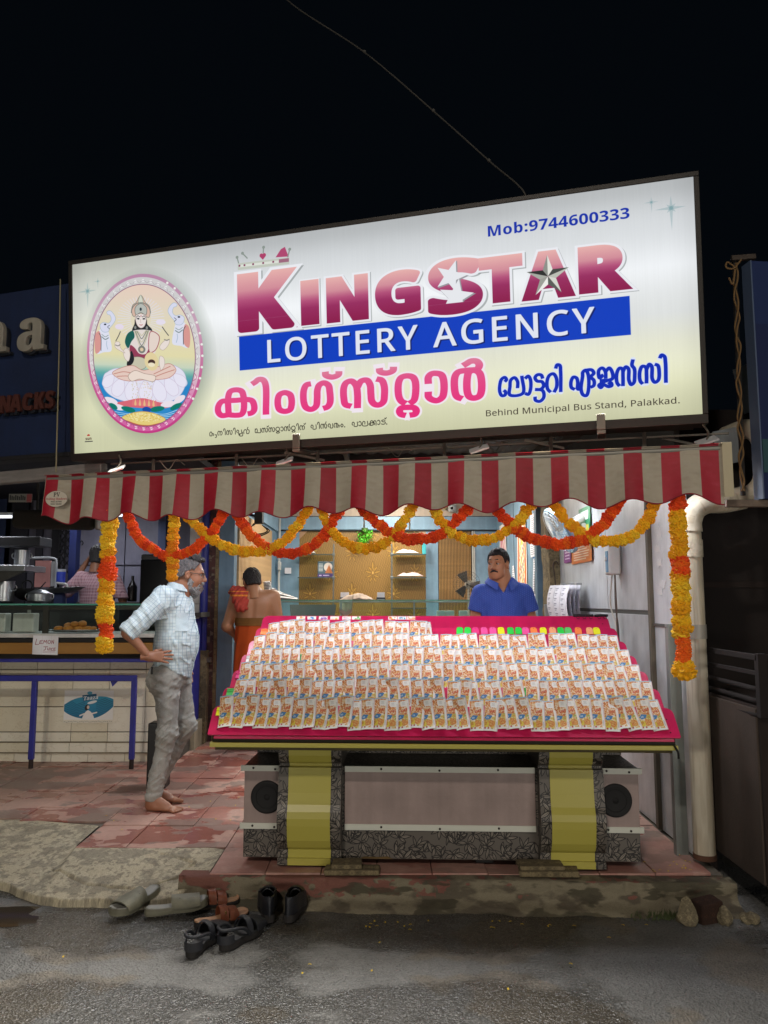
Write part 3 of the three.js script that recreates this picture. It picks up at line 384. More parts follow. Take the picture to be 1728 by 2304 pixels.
  for (const pass of [0, 1, 2]) for (const [ch, f, ...q] of KING) letter(ch, f, ...q, (x, y, h, pad, w) => {
    if (ch === 'I') { c.lineJoin = 'miter'; if (pass < 2) { c.strokeStyle = pass ? '#eceef4' : 'rgba(120,128,128,0.55)'; c.lineWidth = 9; c.strokeRect(pass ? 0 : 4, pass ? 0 : 4, w, h); } else { c.fillStyle = grad(h); c.fillRect(0, 0, w, h); } return; }
    c.lineJoin = ch === 'S' || ch === 'G' ? 'round' : 'miter'; c.miterLimit = 3;
    if (pass === 0) { c.fillStyle = c.strokeStyle = 'rgba(120,128,128,0.55)'; c.lineWidth = pad * 2 + 12; c.strokeText(ch, x + 4, y + 4); }
    if (pass === 1) { c.strokeStyle = '#eceef4'; c.lineWidth = pad * 2 + 14; c.strokeText(ch, x, y); }
    if (pass === 2) { c.fillStyle = c.strokeStyle = grad(h); c.lineWidth = pad * 2; c.strokeText(ch, x, y); c.fillText(ch, x, y); }
  });
  // stars in S and A
  { for (const [x, y, r, t] of [[262, 512, 56, 0.35], [285, 602, 62, 0.2]]) { const p = g2(x, y); c.fillStyle = '#9a9aa0'; starPath(c, p[0] + 3, p[1] + 3, r * 0.95, 0.42, t); c.fill(); c.fillStyle = '#e9ebf0'; starPath(c, p[0], p[1], r * 0.9, 0.42, t); c.fill(); }
    const p = g2(690, 512), R = 64; for (let i = 0; i < 5; i++) for (const s of [-1, 1]) { const a = -Math.PI / 2 + i * 1.2566, b = a + s * 0.6283; c.fillStyle = s < 0 ? ['#8f938c', '#454a46', '#d8dcd2', '#f0f1ec', '#a9ada4'][i] : ['#e6e8e0', '#bfc3b8', '#5a5f5a', '#9da198', '#2c302e'][i]; c.beginPath(); c.moveTo(p[0], p[1]); c.lineTo(p[0] + R * Math.cos(a), p[1] + R * Math.sin(a)); c.lineTo(p[0] + R * 0.38 * Math.cos(b), p[1] + R * 0.38 * Math.sin(b)); c.fill(); } }
  // crown over the K
  { const q = (x, y) => g1(x, y), P = (a, col) => { c.fillStyle = col; c.beginPath(); a.forEach(([x, y], i) => { const p = q(x, y); i ? c.lineTo(...p) : c.moveTo(...p); }); c.fill(); };
    P([[852, 470], [1108, 440], [1108, 474], [852, 504]], '#c3c9bd'); P([[860, 478], [1100, 450], [1100, 462], [860, 490]], '#dfe3da'); P([[1040, 440], [1066, 400], [1086, 388], [1098, 420], [1106, 436]], '#b14a72'); P([[1056, 450], [1106, 444], [1106, 462], [1056, 468]], '#a06a80'); c.strokeStyle = '#8a958e'; c.lineWidth = 4; for (const [x, y, a, b] of [[848, 440, 856, 470], [875, 420, 900, 446], [1110, 400, 1100, 440], [980, 390, 978, 420]]) { const p = q(x, y), r = q(a, b); c.beginPath(); c.moveTo(...p); c.lineTo(...r); c.stroke(); c.beginPath(); c.arc(p[0], p[1], 3, 0, 6.3); c.stroke(); } for (const x of [860, 885, 928, 978, 1028]) { const p = q(x, 482 - (x - 860) * 0.115); c.fillStyle = '#8a4a68'; c.beginPath(); c.arc(p[0], p[1], 3.5, 0, 6.3); c.fill(); } const h = q(976, 430); c.fillStyle = '#b0426c'; c.beginPath(); c.arc(h[0] - 5, h[1], 6.5, 0, 6.3); c.arc(h[0] + 5, h[1], 6.5, 0, 6.3); c.fill(); c.beginPath(); c.moveTo(h[0] - 11, h[1] + 3); c.lineTo(h[0], h[1] + 15); c.lineTo(h[0] + 11, h[1] + 3); c.fill(); }
  // blue band
  { const a = g1(857, 838), b = g2(1050, 595), d = g2(1055, 765), e = g1(862, 1008); c.fillStyle = '#0c3fc0'; c.fillRect((a[0] + e[0]) / 2, (a[1] + b[1]) / 2, (b[0] + d[0] - a[0] - e[0]) / 2, (d[1] + e[1] - a[1] - b[1]) / 2); // repaint what the word overlaps
    for (const pass of [1, 2]) for (const [ch, f, ...q] of KING) letter(ch, f, ...q, (x, y, h, pad) => { if (ch !== 'S' && ch !== 'K') return; c.save(); c.beginPath(); c.rect(-60, h * 0.8, 900, h); c.clip(); c.lineJoin = 'round'; if (pass === 1) { c.strokeStyle = '#eceef4'; c.lineWidth = pad * 2 + 14; c.strokeText(ch, x, y); } else { c.fillStyle = c.strokeStyle = grad(h); c.lineWidth = pad * 2; c.strokeText(ch, x, y); c.fillText(ch, x, y); } c.restore(); }); }
  { const L = g1(985, 912)[0], R = g2(910, 690)[0], yt = (g1(985, 856)[1] + g2(890, 645)[1]) / 2, yb = (g1(1000, 968)[1] + g2(860, 755)[1]) / 2; c.font = '100px sans-serif'; const word = 'LOTTERY AGENCY', m = c.measureText('T'); let w = 0; const gap = 9; for (const ch of word) w += c.measureText(ch).width + gap; c.save(); c.translate(L, yb); c.scale((R - L) / w, (yb - yt) / m.actualBoundingBoxAscent); for (const pass of [0, 1]) { let x = 0; for (const ch of word) { c.fillStyle = pass ? '#e4e8f4' : '#10226a'; c.strokeStyle = c.fillStyle; c.lineWidth = 2.5; c.fillText(ch, x + (pass ? 0 : 4), pass ? 0 : 4); c.strokeText(ch, x + (pass ? 0 : 4), pass ? 0 : 4); x += c.measureText(ch).width + gap; } } c.restore(); }
  const fitText = (s, font, col, a, b, hgt) => { c.font = font; c.fillStyle = col; c.textAlign = 'left'; const m = c.measureText(s); c.save(); c.translate(a[0], (a[1] + b[1]) / 2); c.scale((b[0] - a[0]) / m.width, hgt / m.actualBoundingBoxAscent); c.fillText(s, 0, 0); c.restore(); };
  { const a = g2(420, 338), b = g2(1053, 256); fitText('Mob:9744600333', 'bold 100px sans-serif', '#1230a8', a, b, (a[1] - g2(420, 288)[1])); }
  { const f3 = zoomed(1080, 760, 1659 / 480), a = f3(40, 618), b = f3(1560, 500); fitText('Behind Municipal Bus Stand, Palakkad.', '100px sans-serif', '#2e2620', a, b, a[1] - f3(40, 566)[1]); }
  const fA = zoomed(460, 780, 1659 / 440), fB = zoomed(780, 760, 1659 / 340), fC = zoomed(1080, 760, 1659 / 480);
  const u = (fA(400, 300)[0] - fA(300, 300)[0]) / 100; // canvas px per enlargement px
  const pk = (f, x) => { const p0 = fA(700, 260), p1 = fA(700, 600), g = c.createLinearGradient(0, p0[1], 0, p1[1]); g.addColorStop(0, '#e07a9a'); g.addColorStop(0.2, '#e2568c'); g.addColorStop(1, '#e8327e'); return g; };
  for (const [lw, col] of [[1, '#f3e9f2'], [0, 0]]) { c.lineCap = 'butt'; for (const [set, f, k] of [[letterA, fA, 1], [letterB, fB, 440 / 340]]) for (const [pts, cl] of set) { c.lineWidth = (lw ? 64 : 40) * u; c.strokeStyle = col || pk(); c.lineCap = lw ? 'square' : 'butt'; pen(c, f, pts, !!cl, 1.38); } }
  const uC = u * 440 / 480 * 1.0; for (const [lw, col] of [[1, '#dfe6f8'], [0, '#0a2cb4']]) for (const [pts, cl] of letterC) { c.lineCap = lw ? 'round' : 'butt'; c.lineWidth = (lw ? 31 : 21) * uC * 1.12; c.strokeStyle = col; pen(c, fC, pts, !!cl, 1.15); }
  { const a = fA(46, 752), b = fA(1566, 660); let tot = 0; const wd = (k) => k === '_' ? 0.7 : k === 'c' || k === '.' ? 0.3 : k === 'x' ? 0 : Math.max(...tiny[k].flat().map((p) => p[0])) + 0.2; for (const k of line1) tot += wd(k); const S = (b[0] - a[0]) / tot, Hh = 34 * u, Y = (a[1] + b[1]) / 2 - Hh; let x = 0; c.strokeStyle = '#2c2a22'; c.fillStyle = '#2c2a22'; c.lineWidth = 5.6 * u; c.lineCap = 'round';
    for (const k of line1) { if (k === 'c' || k === '.') { c.beginPath(); c.arc(a[0] + x * S, Y + Hh, 4.5 * u, 0, 6.3); c.fill(); } else if (k !== '_') for (const s of tiny[k]) pen(c, (px, py) => [a[0] + (x + px - (k === 'x' ? 0.25 : 0)) * S, Y + py * Hh], s, false); x += wd(k); } }
  { const p = f5(5, 2130); c.font = 'bold 15px sans-serif'; c.fillStyle = '#3a2018'; c.fillText('sun', p[0] + 2, p[1] + 8); c.fillStyle = '#b8342c'; c.beginPath(); c.arc(p[0] + 15, p[1] - 6, 6, Math.PI, 0); c.fill(); c.fillStyle = '#3a3a3a'; c.fillRect(p[0], p[1] + 12, 32, 3); }
});
{
  const s = thing('lightbox_sign', 'large backlit white shop sign with oval deity picture and maroon lettering', 'sign', sC); s.quaternion.copy(signQ);
  part(s, 'sign_face', new THREE.PlaneGeometry(SW, SH), new THREE.MeshPhysicalMaterial({ color: 0x0c0c0c, roughness: 0.5, specularIntensity: 0.15, emissive: 0xffffff, emissiveMap: signTex, emissiveIntensity: 0.96 }), V(0, 0, 0));
  const fm = mat(0x2a2724, 0.5, { metalness: 0.4 }), t = 0.028;
  part(s, 'frame_rail', box(SW + 2 * t, t, 0.2), fm, V(0, SH / 2 + t / 2, -0.092)); part(s, 'frame_rail', box(SW + 2 * t, 0.05, 0.2), fm, V(0, -SH / 2 - 0.025, -0.092));
  part(s, 'frame_rail', box(t, SH, 0.2), fm, V(-SW / 2 - t / 2, 0, -0.092)); part(s, 'frame_rail', box(t, SH, 0.2), fm, V(SW / 2 + t / 2, 0, -0.092)); part(s, 'back_panel', box(SW, SH, 0.01), fm, V(0, 0, -0.18));
  const cl = mat(0x6e6a62, 0.4, { metalness: 0.7 });
  for (const [u, v] of [[671, 988], [1352, 942]]) { const p = pr(u, v), x = (p[0] / CW - 0.5) * SW; const k = part(s, 'clamp', box(0.045, 0.085, 0.02, 0.003), cl, V(x, -SH / 2 - 0.012, 0.03)); part(k, 'clamp_foot', box(0.045, 0.02, 0.3, 0.003), cl, V(0, -0.055, -0.14)); }
  const L = new THREE.RectAreaLight(0xfff8ea, LUX.sign, SW * 0.98, SH * 0.96); L.position.set(0, 0, 0.03); L.rotation.y = Math.PI; s.add(L);
}
// neighbour's blue fascia on the left, with raised letters
const fascia = new THREE.Group();
{
  const s = tag(fascia, 'dark blue neighbouring shop board with raised cream and red letters', 'sign'); s.name = numbered('fascia_board'); scene.add(s);
  const A = at(-330, 668, 6.0), B = at(164, 628, 5.32), dir = B.clone().sub(A).setY(0).normalize(), Hh = 1.24;
  s.position.copy(A.clone().add(B).multiplyScalar(0.5)).setY(B.y - Hh / 2 - 0.02); s.rotation.y = -Math.atan2(dir.z, dir.x); const W = A.distanceTo(B) + 0.1;
  part(s, 'board', box(W, Hh, 0.1, 0.006), worn(0x0a2148, 0.75), V(0, 0, -0.06)); part(s, 'edge_trim', box(W, 0.03, 0.13, 0.004), mat(0x1c1b1d, 0.6), V(0, -Hh / 2 - 0.016, -0.05));
  const loader = new FontLoader(), ser = await loader.loadAsync('fonts/droid/droid_serif_bold.typeface.json'), san = await loader.loadAsync('fonts/droid/droid_sans_bold.typeface.json');
  const inv = new THREE.Matrix4().copy((s.updateMatrixWorld(), s.matrixWorld)).invert();
  const loc = (u, v) => { const r = ray(u, v), n = V(0, 0, 1).applyQuaternion(s.quaternion), o = V(0, EYE, 0), t = s.position.clone().sub(o).dot(n) / r.dot(n); return r.multiplyScalar(t).add(o).applyMatrix4(inv); };
  const cream = worn(0x9c978a, 0.7), rust = worn(0x4e2016, 0.8), dark = mat(0x0d1420, 0.8);
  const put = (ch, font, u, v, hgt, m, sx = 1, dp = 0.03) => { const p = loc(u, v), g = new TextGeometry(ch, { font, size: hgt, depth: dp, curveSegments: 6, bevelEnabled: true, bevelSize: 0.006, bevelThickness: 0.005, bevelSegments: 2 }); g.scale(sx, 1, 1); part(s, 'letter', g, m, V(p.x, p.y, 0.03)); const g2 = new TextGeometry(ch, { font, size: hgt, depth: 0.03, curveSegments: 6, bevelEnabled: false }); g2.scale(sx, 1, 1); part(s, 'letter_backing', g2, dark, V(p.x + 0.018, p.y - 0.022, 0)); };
  put('a', ser, 48, 796, 0.3, cream, 1.05); put('n', ser, -48, 803, 0.3, cream, 1.15); put('a', ser, -140, 808, 0.3, cream, 1.05);
  ['S', 'N', 'A', 'C', 'K', 'S'].forEach((ch, i) => put(ch, san, -18 + i * 26, 934 - i * 2.6, 0.115, rust, 0.9, 0.02));
}
// slack cable over the roofs
solo('overhead_cable', tube([at(600, -60, 6.2), at(646, 0, 6.0), at(820, 118, 5.5), at(975, 250, 5.1), at(1100, 362, 4.8), at(1184, 440, 4.55), at(1190, 470, 4.6)], 0.006, 6, 60), mat(0x3e3c38, 0.8), 'thin grey overhead cable sagging down to the top of the lit sign', 'cable');
for (const [u, v, d] of [[820, 116, 5.5], [975, 249, 5.1], [1100, 361, 4.8]]) solo('cable_clip', new THREE.SphereGeometry(0.013, 8, 6), mat(0x4a4844, 0.8), { 820: 'uppermost joint clip on the overhead cable', 975: 'middle joint clip on the overhead cable', 1100: 'lowest joint clip on the overhead cable' }[u], 'clip', at(u, v, d));

// ================= LAMPS =================
const tubeGlow = (k = 1) => new THREE.MeshStandardMaterial({ color: 0xffffff, emissive: 0xf2f6ff, emissiveIntensity: k });
function tubeLamp(name, label, pos, len, ry, lux, down = true, tilt = 0) {
  const g = thing(name, label, 'lamp', pos, ry); const body = mat(0xd8dce4, 0.5);
  part(g, 'batten', box(len, 0.03, 0.045, 0.004), body, V(0, 0.03, 0)); part(g, 'glowing_tube', cyl(0.013, len - 0.04, 12), tubeGlow(1.6), V(0, 0, 0), [0, 0, Math.PI / 2]);
  for (const s of [-1, 1]) part(g, 'end_cap', box(0.022, 0.05, 0.04, 0.003), body, V(s * (len / 2 - 0.008), 0.008, 0));
  const L = new THREE.RectAreaLight(0xf4f7ff, lux, len - 0.04, 0.05); L.position.set(0, -0.018, 0); L.rotation.x = -Math.PI / 2 + tilt; g.add(L); return g;
}
// awning line in plan (front valance), from its left end to its right end
const AWL = V(-2.10, 0, -4.75), AWR = V(1.665, 0, -3.75), awDir = AWR.clone().sub(AWL).normalize(), awYaw = -Math.atan2(awDir.z, awDir.x), awN = V(-awDir.z, 0, awDir.x), awLen = AWR.distanceTo(AWL);
const onAwning = (u, v, back = 0) => { const r = ray(u, v), o = V(0, EYE, 0), p0 = AWL.clone().addScaledVector(awN, -back), t = p0.sub(o).dot(awN) / r.dot(awN); return r.multiplyScalar(t).add(o); };
{ // three battens hung under the awning roof, a little behind its valance
  const along = (t, back) => AWL.clone().lerp(AWR, t).addScaledVector(awN, -back).setY(2.33);
  tubeLamp('tube_lamp', 'tube lamp hung under the left part of the striped awning', along(0.2, 0.5), 1.1, awYaw, LUX.awning);
  tubeLamp('tube_lamp', 'tube lamp hung under the middle of the striped awning', along(0.53, 0.6), 1.1, awYaw, LUX.awning);
  tubeLamp('tube_lamp', 'tube lamp hung under the right part of the striped awning', along(0.84, 0.55), 1.1, awYaw, LUX.awning);
  tubeLamp('tube_lamp', 'added unseen tube lamp under the sheet roof left of the shop opening', V(-0.5, 2.6, -6.7), 1.1, 0, LUX.awning * 1.6);  // this tube and the next are added to brighten the side wall and people
  tubeLamp('tube_lamp', 'added unseen tube lamp under the sheet roof right of the shop opening', V(1.0, 2.6, -6.6), 1.1, 0, LUX.awning * 1.6);
}
{ // street lamp behind the viewer
  const p = V(-3.2, 0, 6.2), g = thing('street_lamp', 'tall street lamp on a grey pole across the road', 'street lamp', p); const st = mat(0x7a7d80, 0.5, { metalness: 0.6 });
  part(g, 'pole', cyl(0.08, 7.2, 16, 0.05), st, V(0, 3.6, 0)); part(g, 'arm', tube([V(0, 7.1, 0), V(0.2, 7.5, -0.3), V(0.45, 7.6, -0.9)], 0.03, 8), st); part(g, 'lamp_head', box(0.34, 0.12, 0.75, 0.03), st, V(0.55, 7.62, -1.2), [0.1, 0, 0]); part(g, 'glowing_lens', box(0.28, 0.02, 0.6, 0.005), tubeGlow(4), V(0.55, 7.55, -1.2), [0.1, 0, 0]);
  const L = new THREE.SpotLight(0xfff3e4, LUX.street, 0, 1.25, 0.5, 2); L.position.set(0.55, 7.5, -1.2); L.target.position.set(2.2, 0.5, -9.5); L.shadow.radius = 12; L.castShadow = true; g.add(L); g.add(L.target);
  // lit shop fronts on the far side of the road, behind the viewer: their low, soft light falls on the stall front, the awning and the kerb
  const s = thing('lit_shop_front', 'row of brightly lit shop windows across the road behind the viewer', 'building', V(-1.5, 0, 9.2), Math.PI); part(s, 'wall', box(20, 4.2, 0.2), worn(0x8a8478, 0.9), V(-4, 2.1, -0.16));
  for (let i = 0; i < 4; i++) { const x = [3.6, -6.2, -8.8, -11.4][i]; part(s, 'window_frame', box(2.6, 2.3, 0.06), mat(0x4a4a4c, 0.5), V(x, 1.45, -0.03)); part(s, 'glowing_window', box(2.4, 2.1, 0.02, 0), new THREE.MeshStandardMaterial({ color: 0xffffff, emissive: 0xf6f4ee, emissiveIntensity: 1 }), V(x, 1.45, 0.01)); const A = new THREE.RectAreaLight(0xfff8ee, LUX.across, 2.4, 2.1); A.position.set(x, 1.45, 0.05); A.rotation.y = Math.PI; s.add(A); }
}
// ================= STRIPED AWNING =================
{
  const a = thing('awning', 'red and cream striped fabric awning with wavy valance', 'awning', AWL.clone().setY(2.1), awYaw);
  const stripes = ctex(2048, 64, (c, W, H) => { const n = 21.6, r = rng(4); c.fillStyle = '#aaa08e'; c.fillRect(0, 0, W, H); for (let i = 0; i < 23; i++) { c.fillStyle = ['#a01028', '#980e24', '#a8162c'][i % 3]; c.fillRect((i + 0.02) * W / n, 0, W / n * 0.49, H); } for (let i = 0; i < 5000; i++) { c.fillStyle = `rgba(${r() < 0.5 ? '30,20,10' : '255,250,240'},${0.03 * r()})`; c.fillRect(r() * W, r() * H, 8 + r() * 20, 1 + r() * 3); } });
  const fab = phys(0xffffff, 0.6, { map: stripes, bumpMap: rept(grainBump, 30, 3), bumpScale: 0.0006, sheen: 0.2, side: THREE.DoubleSide });
  const wave = (x) => 0.02 * Math.sin(x * 6.283 / 0.285 + 0.9) + 0.012 * Math.sin(x * 6.283 / 0.62 + 2);
  const g = sheet(330, 14, (s, t) => { const x = s * awLen, k = 1 - t, bot = wave(x) - 0.01, y = lerp(bot, 0.27, t), f = 0.02 * Math.sin(x * 6.283 / 0.285 + 0.5) * k + 0.012 * (fbm(x * 4, t * 2, 3) - 0.5) * k; return V(x, y + 0.004 * (fbm(x * 3, 7, 2) - 0.5), 0.02 * k * k + f); }, 0.0022);
  part(a, 'valance', g, fab);
  part(a, 'hem_binding', tube(Array.from({ length: 111 }, (_, i) => { const x = i / 110 * awLen; return V(x, wave(x) - 0.011, 0.02 + 0.02 * Math.sin(x * 6.283 / 0.285 + 0.5) + 0.012 * (fbm(x * 4, 0, 3) - 0.5)); }), 0.0035, 5, 330), mat(0x8c1a2a, 0.7));
  const top = sheet(300, 24, (s, t) => { const x = s * awLen; return V(x, 0.266 + 0.15 * t + 0.012 * (fbm(x * 3, t * 3, 3) - 0.5) * Math.sin(t * 3.14) + (t < 0.05 ? 0.008 * (fbm(x * 6, 1, 2) - 0.5) : 0), 0.022 - 1.25 * t); }, 0.0022);
  part(a, 'roof_cloth', top, fab); part(a, 'front_bar', rod(V(0.01, 0.246, -0.012), V(awLen - 0.01, 0.246, -0.012), 0.016), mat(0x8e8c84, 0.5, { metalness: 0.5 })); part(a, 'roller_tube', rod(V(0, 0.44, -1.27), V(awLen, 0.44, -1.27), 0.04), mat(0x9a9890, 0.5, { metalness: 0.4 }));
  part(a, 'end_binding', box(0.045, 0.27, 0.004, 0.001), mat(0xb9ae92, 0.8), V(awLen + 0.02, 0.135, 0.012)); for (const x of [0.25, 2.0, awLen - 0.25]) part(a, 'folding_arm', bar(V(x, 0.25, -0.02), V(x, 0.39, -1.22), 0.035, 0.02), mat(0xa8a69c, 0.5, { metalness: 0.5 }));
  const lab = ctex(256, 160, (c) => { c.fillStyle = '#c9c0b0'; c.beginPath(); c.ellipse(128, 80, 126, 78, 0, 0, 6.3); c.fill(); c.fillStyle = '#1d1a1c'; c.textAlign = 'center'; c.font = 'bold 58px serif'; c.fillText('PV', 128, 58); c.fillStyle = '#9c1f2c'; c.font = 'bold 29px serif'; c.fillText('Rolling Shadows', 128, 90); c.fillStyle = '#262424'; c.font = 'bold 22px sans-serif'; c.fillText('9562 267995', 128, 115); c.fillText('9656 166482', 128, 138); });
  const e = new THREE.CircleGeometry(0.5, 40); e.scale(0.158, 0.1, 1); part(a, 'maker_badge', e, mat(0xffffff, 0.6, { map: lab }), V(0.11, 0.115, 0.034), [0, 0, -0.02]);
}
// ================= MARIGOLD GARLANDS =================
{
  const blooms = [0, 1, 2, 3].map((s) => { const g = new THREE.IcosahedronGeometry(1, 5); const p = g.attributes.position; for (let i = 0; i < p.count; i++) { const x = p.getX(i), y = p.getY(i), z = p.getZ(i), q = Math.round(x * 900), w = Math.round(y * 900), e = Math.round(z * 900), n = 0.78 + 0.4 * hash(q, w, e + s * 7777) + 0.1 * (vn(x * 2.5 + s * 9, y * 2.5, z * 2.5) - 0.5); p.setXYZ(i, x * n, y * n, z * n); } g.computeVertexNormals(); return g; });
  const leafy = (c) => phys(c, 0.85, { transmission: 0.18, thickness: 0, sheen: 0.3, sheenColor: new THREE.Color(c) });
  const pal = { y: [0xffca10, 0xffc000, 0xf9b400, 0xffd628].map(leafy), o: [0xff5e00, 0xf65200, 0xff7408, 0xea4400].map(leafy), a: [0xfbae10, 0xf59a0a, 0xffbe1c].map(leafy) };
  const thread = mat(0xb9a070, 0.9), r = rng(55);
  function garland(label, pts, rad, pitch, kind, lump = 1) { // kind(t) -> colour key and size
    const P = pts.map(([u, v]) => onAwning(u * 1.0416, v * 1.0416, 0.05)), cv = new THREE.CatmullRomCurve3(P), L = cv.getLength(), n = Math.round(L / pitch), g = thing('garland', label, 'garland', P[0], 0, 'marigold garlands hung from the awning');
    part(g, 'thread', tube(cv.getPoints(24).map((p) => p.sub(P[0])), 0.002, 4, 24), thread);
    for (let i = 0; i <= n; i++) { const t = i / n, p = cv.getPointAt(t).sub(P[0]), d = cv.getTangentAt(t), [k, s] = kind(t, i), ms = pal[k], q = rad * s * (0.86 + 0.26 * r()); const o = part(g, 'marigold', blooms[Math.floor(r() * 4)], ms[Math.floor(r() * ms.length)], p.add(V(r() - 0.5, r() - 0.5, r() - 0.5).multiplyScalar(rad * 0.36))); o.quaternion.setFromUnitVectors(V(0, 1, 0), d).multiply(new THREE.Quaternion().setFromAxisAngle(V(0, 1, 0), r() * 6.28)); o.scale.set(q, q * 0.72 * lump, q); }
  }
  const sw = [['o', [[272, 1100], [280, 1122], [298, 1158], [335, 1190], [372, 1201], [415, 1188], [452, 1155], [482, 1108], [488, 1090]], 'orange marigold swag at the far left, crossing the hanging yellow strand'], ['y', [[384, 1090], [400, 1110], [425, 1135], [460, 1165], [500, 1185], [545, 1192], [595, 1182], [635, 1145], [668, 1095], [674, 1080]], 'yellow marigold swag above the bare-backed man'], ['o', [[500, 1082], [510, 1104], [530, 1140], [565, 1175], [610, 1195], [650, 1192], [695, 1160], [735, 1098], [741, 1080]], 'orange marigold swag, second orange one from the left'], ['y', [[690, 1082], [697, 1105], [715, 1145], [750, 1175], [795, 1185], [835, 1170], [865, 1135], [893, 1090], [899, 1074]], 'yellow marigold swag in front of the gold wallpaper'], ['o', [[776, 1082], [787, 1102], [820, 1135], [860, 1158], [905, 1166], [950, 1155], [985, 1125], [1013, 1095], [1020, 1076]], 'orange marigold swag below the ceiling camera'], ['y', [[928, 1078], [938, 1098], [955, 1130], [990, 1158], [1030, 1168], [1075, 1158], [1115, 1130], [1152, 1080], [1158, 1066]], 'yellow marigold swag above the man in the blue shirt'], ['o', [[1048, 1064], [1060, 1084], [1090, 1120], [1125, 1150], [1165, 1168], [1215, 1175], [1270, 1160], [1310, 1125], [1343, 1075], [1350, 1060]], 'orange marigold swag at the far right, in front of the wall fan'], ['y', [[1184, 1062], [1193, 1085], [1215, 1115], [1260, 1155], [1300, 1168], [1345, 1168], [1390, 1135], [1420, 1070], [1426, 1056]], 'yellow marigold swag at the far right, in front of the grey wall']];
  for (const [k, p, l] of sw) garland(l, p, 0.0295, k === 'y' ? 0.033 : 0.023, () => [k, 1], k === 'y' ? 1.15 : 1.05);
  const seg = (list) => (t) => { for (const [e, k, s] of list) if (t <= e) return [k, s]; return ['y', 1]; };
  garland('long yellow and orange marigold strand hanging at the left end of the awning', [[237, 1095], [234, 1170], [229, 1290], [226, 1396]], 0.046, 0.03, seg([[0.05, 'o', 0.9], [0.37, 'y', 1], [0.51, 'o', 1.08], [0.84, 'y', 1], [0.95, 'o', 0.84], [1, 'y', 1.15]]), 1.1);
  garland('short yellow marigold strand hanging beside the bearded man\'s head', [[376, 1085], [374, 1160], [371, 1248]], 0.036, 0.0345, (t, i) => [t > 0.45 ? 'a' : 'y', i % 2 ? 0.9 : 1.05], 1.1);
  garland('long marigold strand hanging at the right end of the awning in front of the drainpipe', [[1461, 1066], [1466, 1180], [1472, 1330], [1478, 1452]], 0.041, 0.0275, seg([[0.1, 'o', 0.95], [0.36, 'y', 1], [0.46, 'o', 1.05], [0.81, 'y', 1.02], [0.94, 'o', 0.85], [1, 'y', 1.3]]), 1.1);
}

// ================= LOTTERY STALL =================
const stall = thing('lottery_stall', 'wide wooden lottery stall with stepped pink display top and leaf-patterned base', 'stall', V(0.31, PF, -4.47), -0.04);
stall.updateMatrixWorld();
const onStall = (o, x, y, z, rx = 0, ry = 0, rz = 0) => { const m = new THREE.Matrix4().makeRotationFromEuler(new THREE.Euler(rx, ry, rz)).setPosition(x, y, z).premultiply(stall.matrixWorld); m.decompose(o.position, o.quaternion, o.scale); return o; };
const leafTex = ctex(1024, 1024, (c, W) => {
  c.fillStyle = '#625c55'; c.fillRect(0, 0, W, W); const r = rng(21); c.lineJoin = 'round';
  const leaf = (x, y, a, l, w) => { for (const ox of [-W, 0, W]) for (const oy of [-W, 0, W]) { if (x + ox < -120 || x + ox > W + 120 || y + oy < -120 || y + oy > W + 120) continue; c.save(); c.translate(x + ox, y + oy); c.rotate(a); c.beginPath(); c.moveTo(0, 0); c.quadraticCurveTo(l * 0.45, -w, l, 0); c.quadraticCurveTo(l * 0.5, w, 0, 0); c.fillStyle = ['#847c72', '#8c8479', '#7a7269'][Math.floor(r() * 3)]; c.fill(); c.strokeStyle = '#1c1917'; c.lineWidth = 8; c.stroke(); c.lineWidth = 3; c.beginPath(); c.moveTo(l * 0.1, 0); c.quadraticCurveTo(l * 0.5, -w * 0.12, l * 0.8, 0); c.stroke(); c.restore(); } };
  for (let i = 0; i < 120; i++) { const x = r() * W, y = r() * W, a = r() * 6.28, n = 3 + Math.floor(r() * 4); for (let k = 0; k < n; k++) leaf(x, y, a + k * (0.55 + r() * 0.3), 76 + r() * 50, 20 + r() * 16); }
}, true);
const leafLam = mat(0xffffff, 0.42, { map: rept(leafTex, 1.7) }), mauve = worn(0xa8948e, 0.5), alu = mat(0xd2d4c8, 0.4), limeLam = mat(0xb4ab4e, 0.36), black = mat(0x0c0c0d, 0.6), pinkLam = mat(0xd8245f, 0.28, { map: rept(smudge, 0.9) });
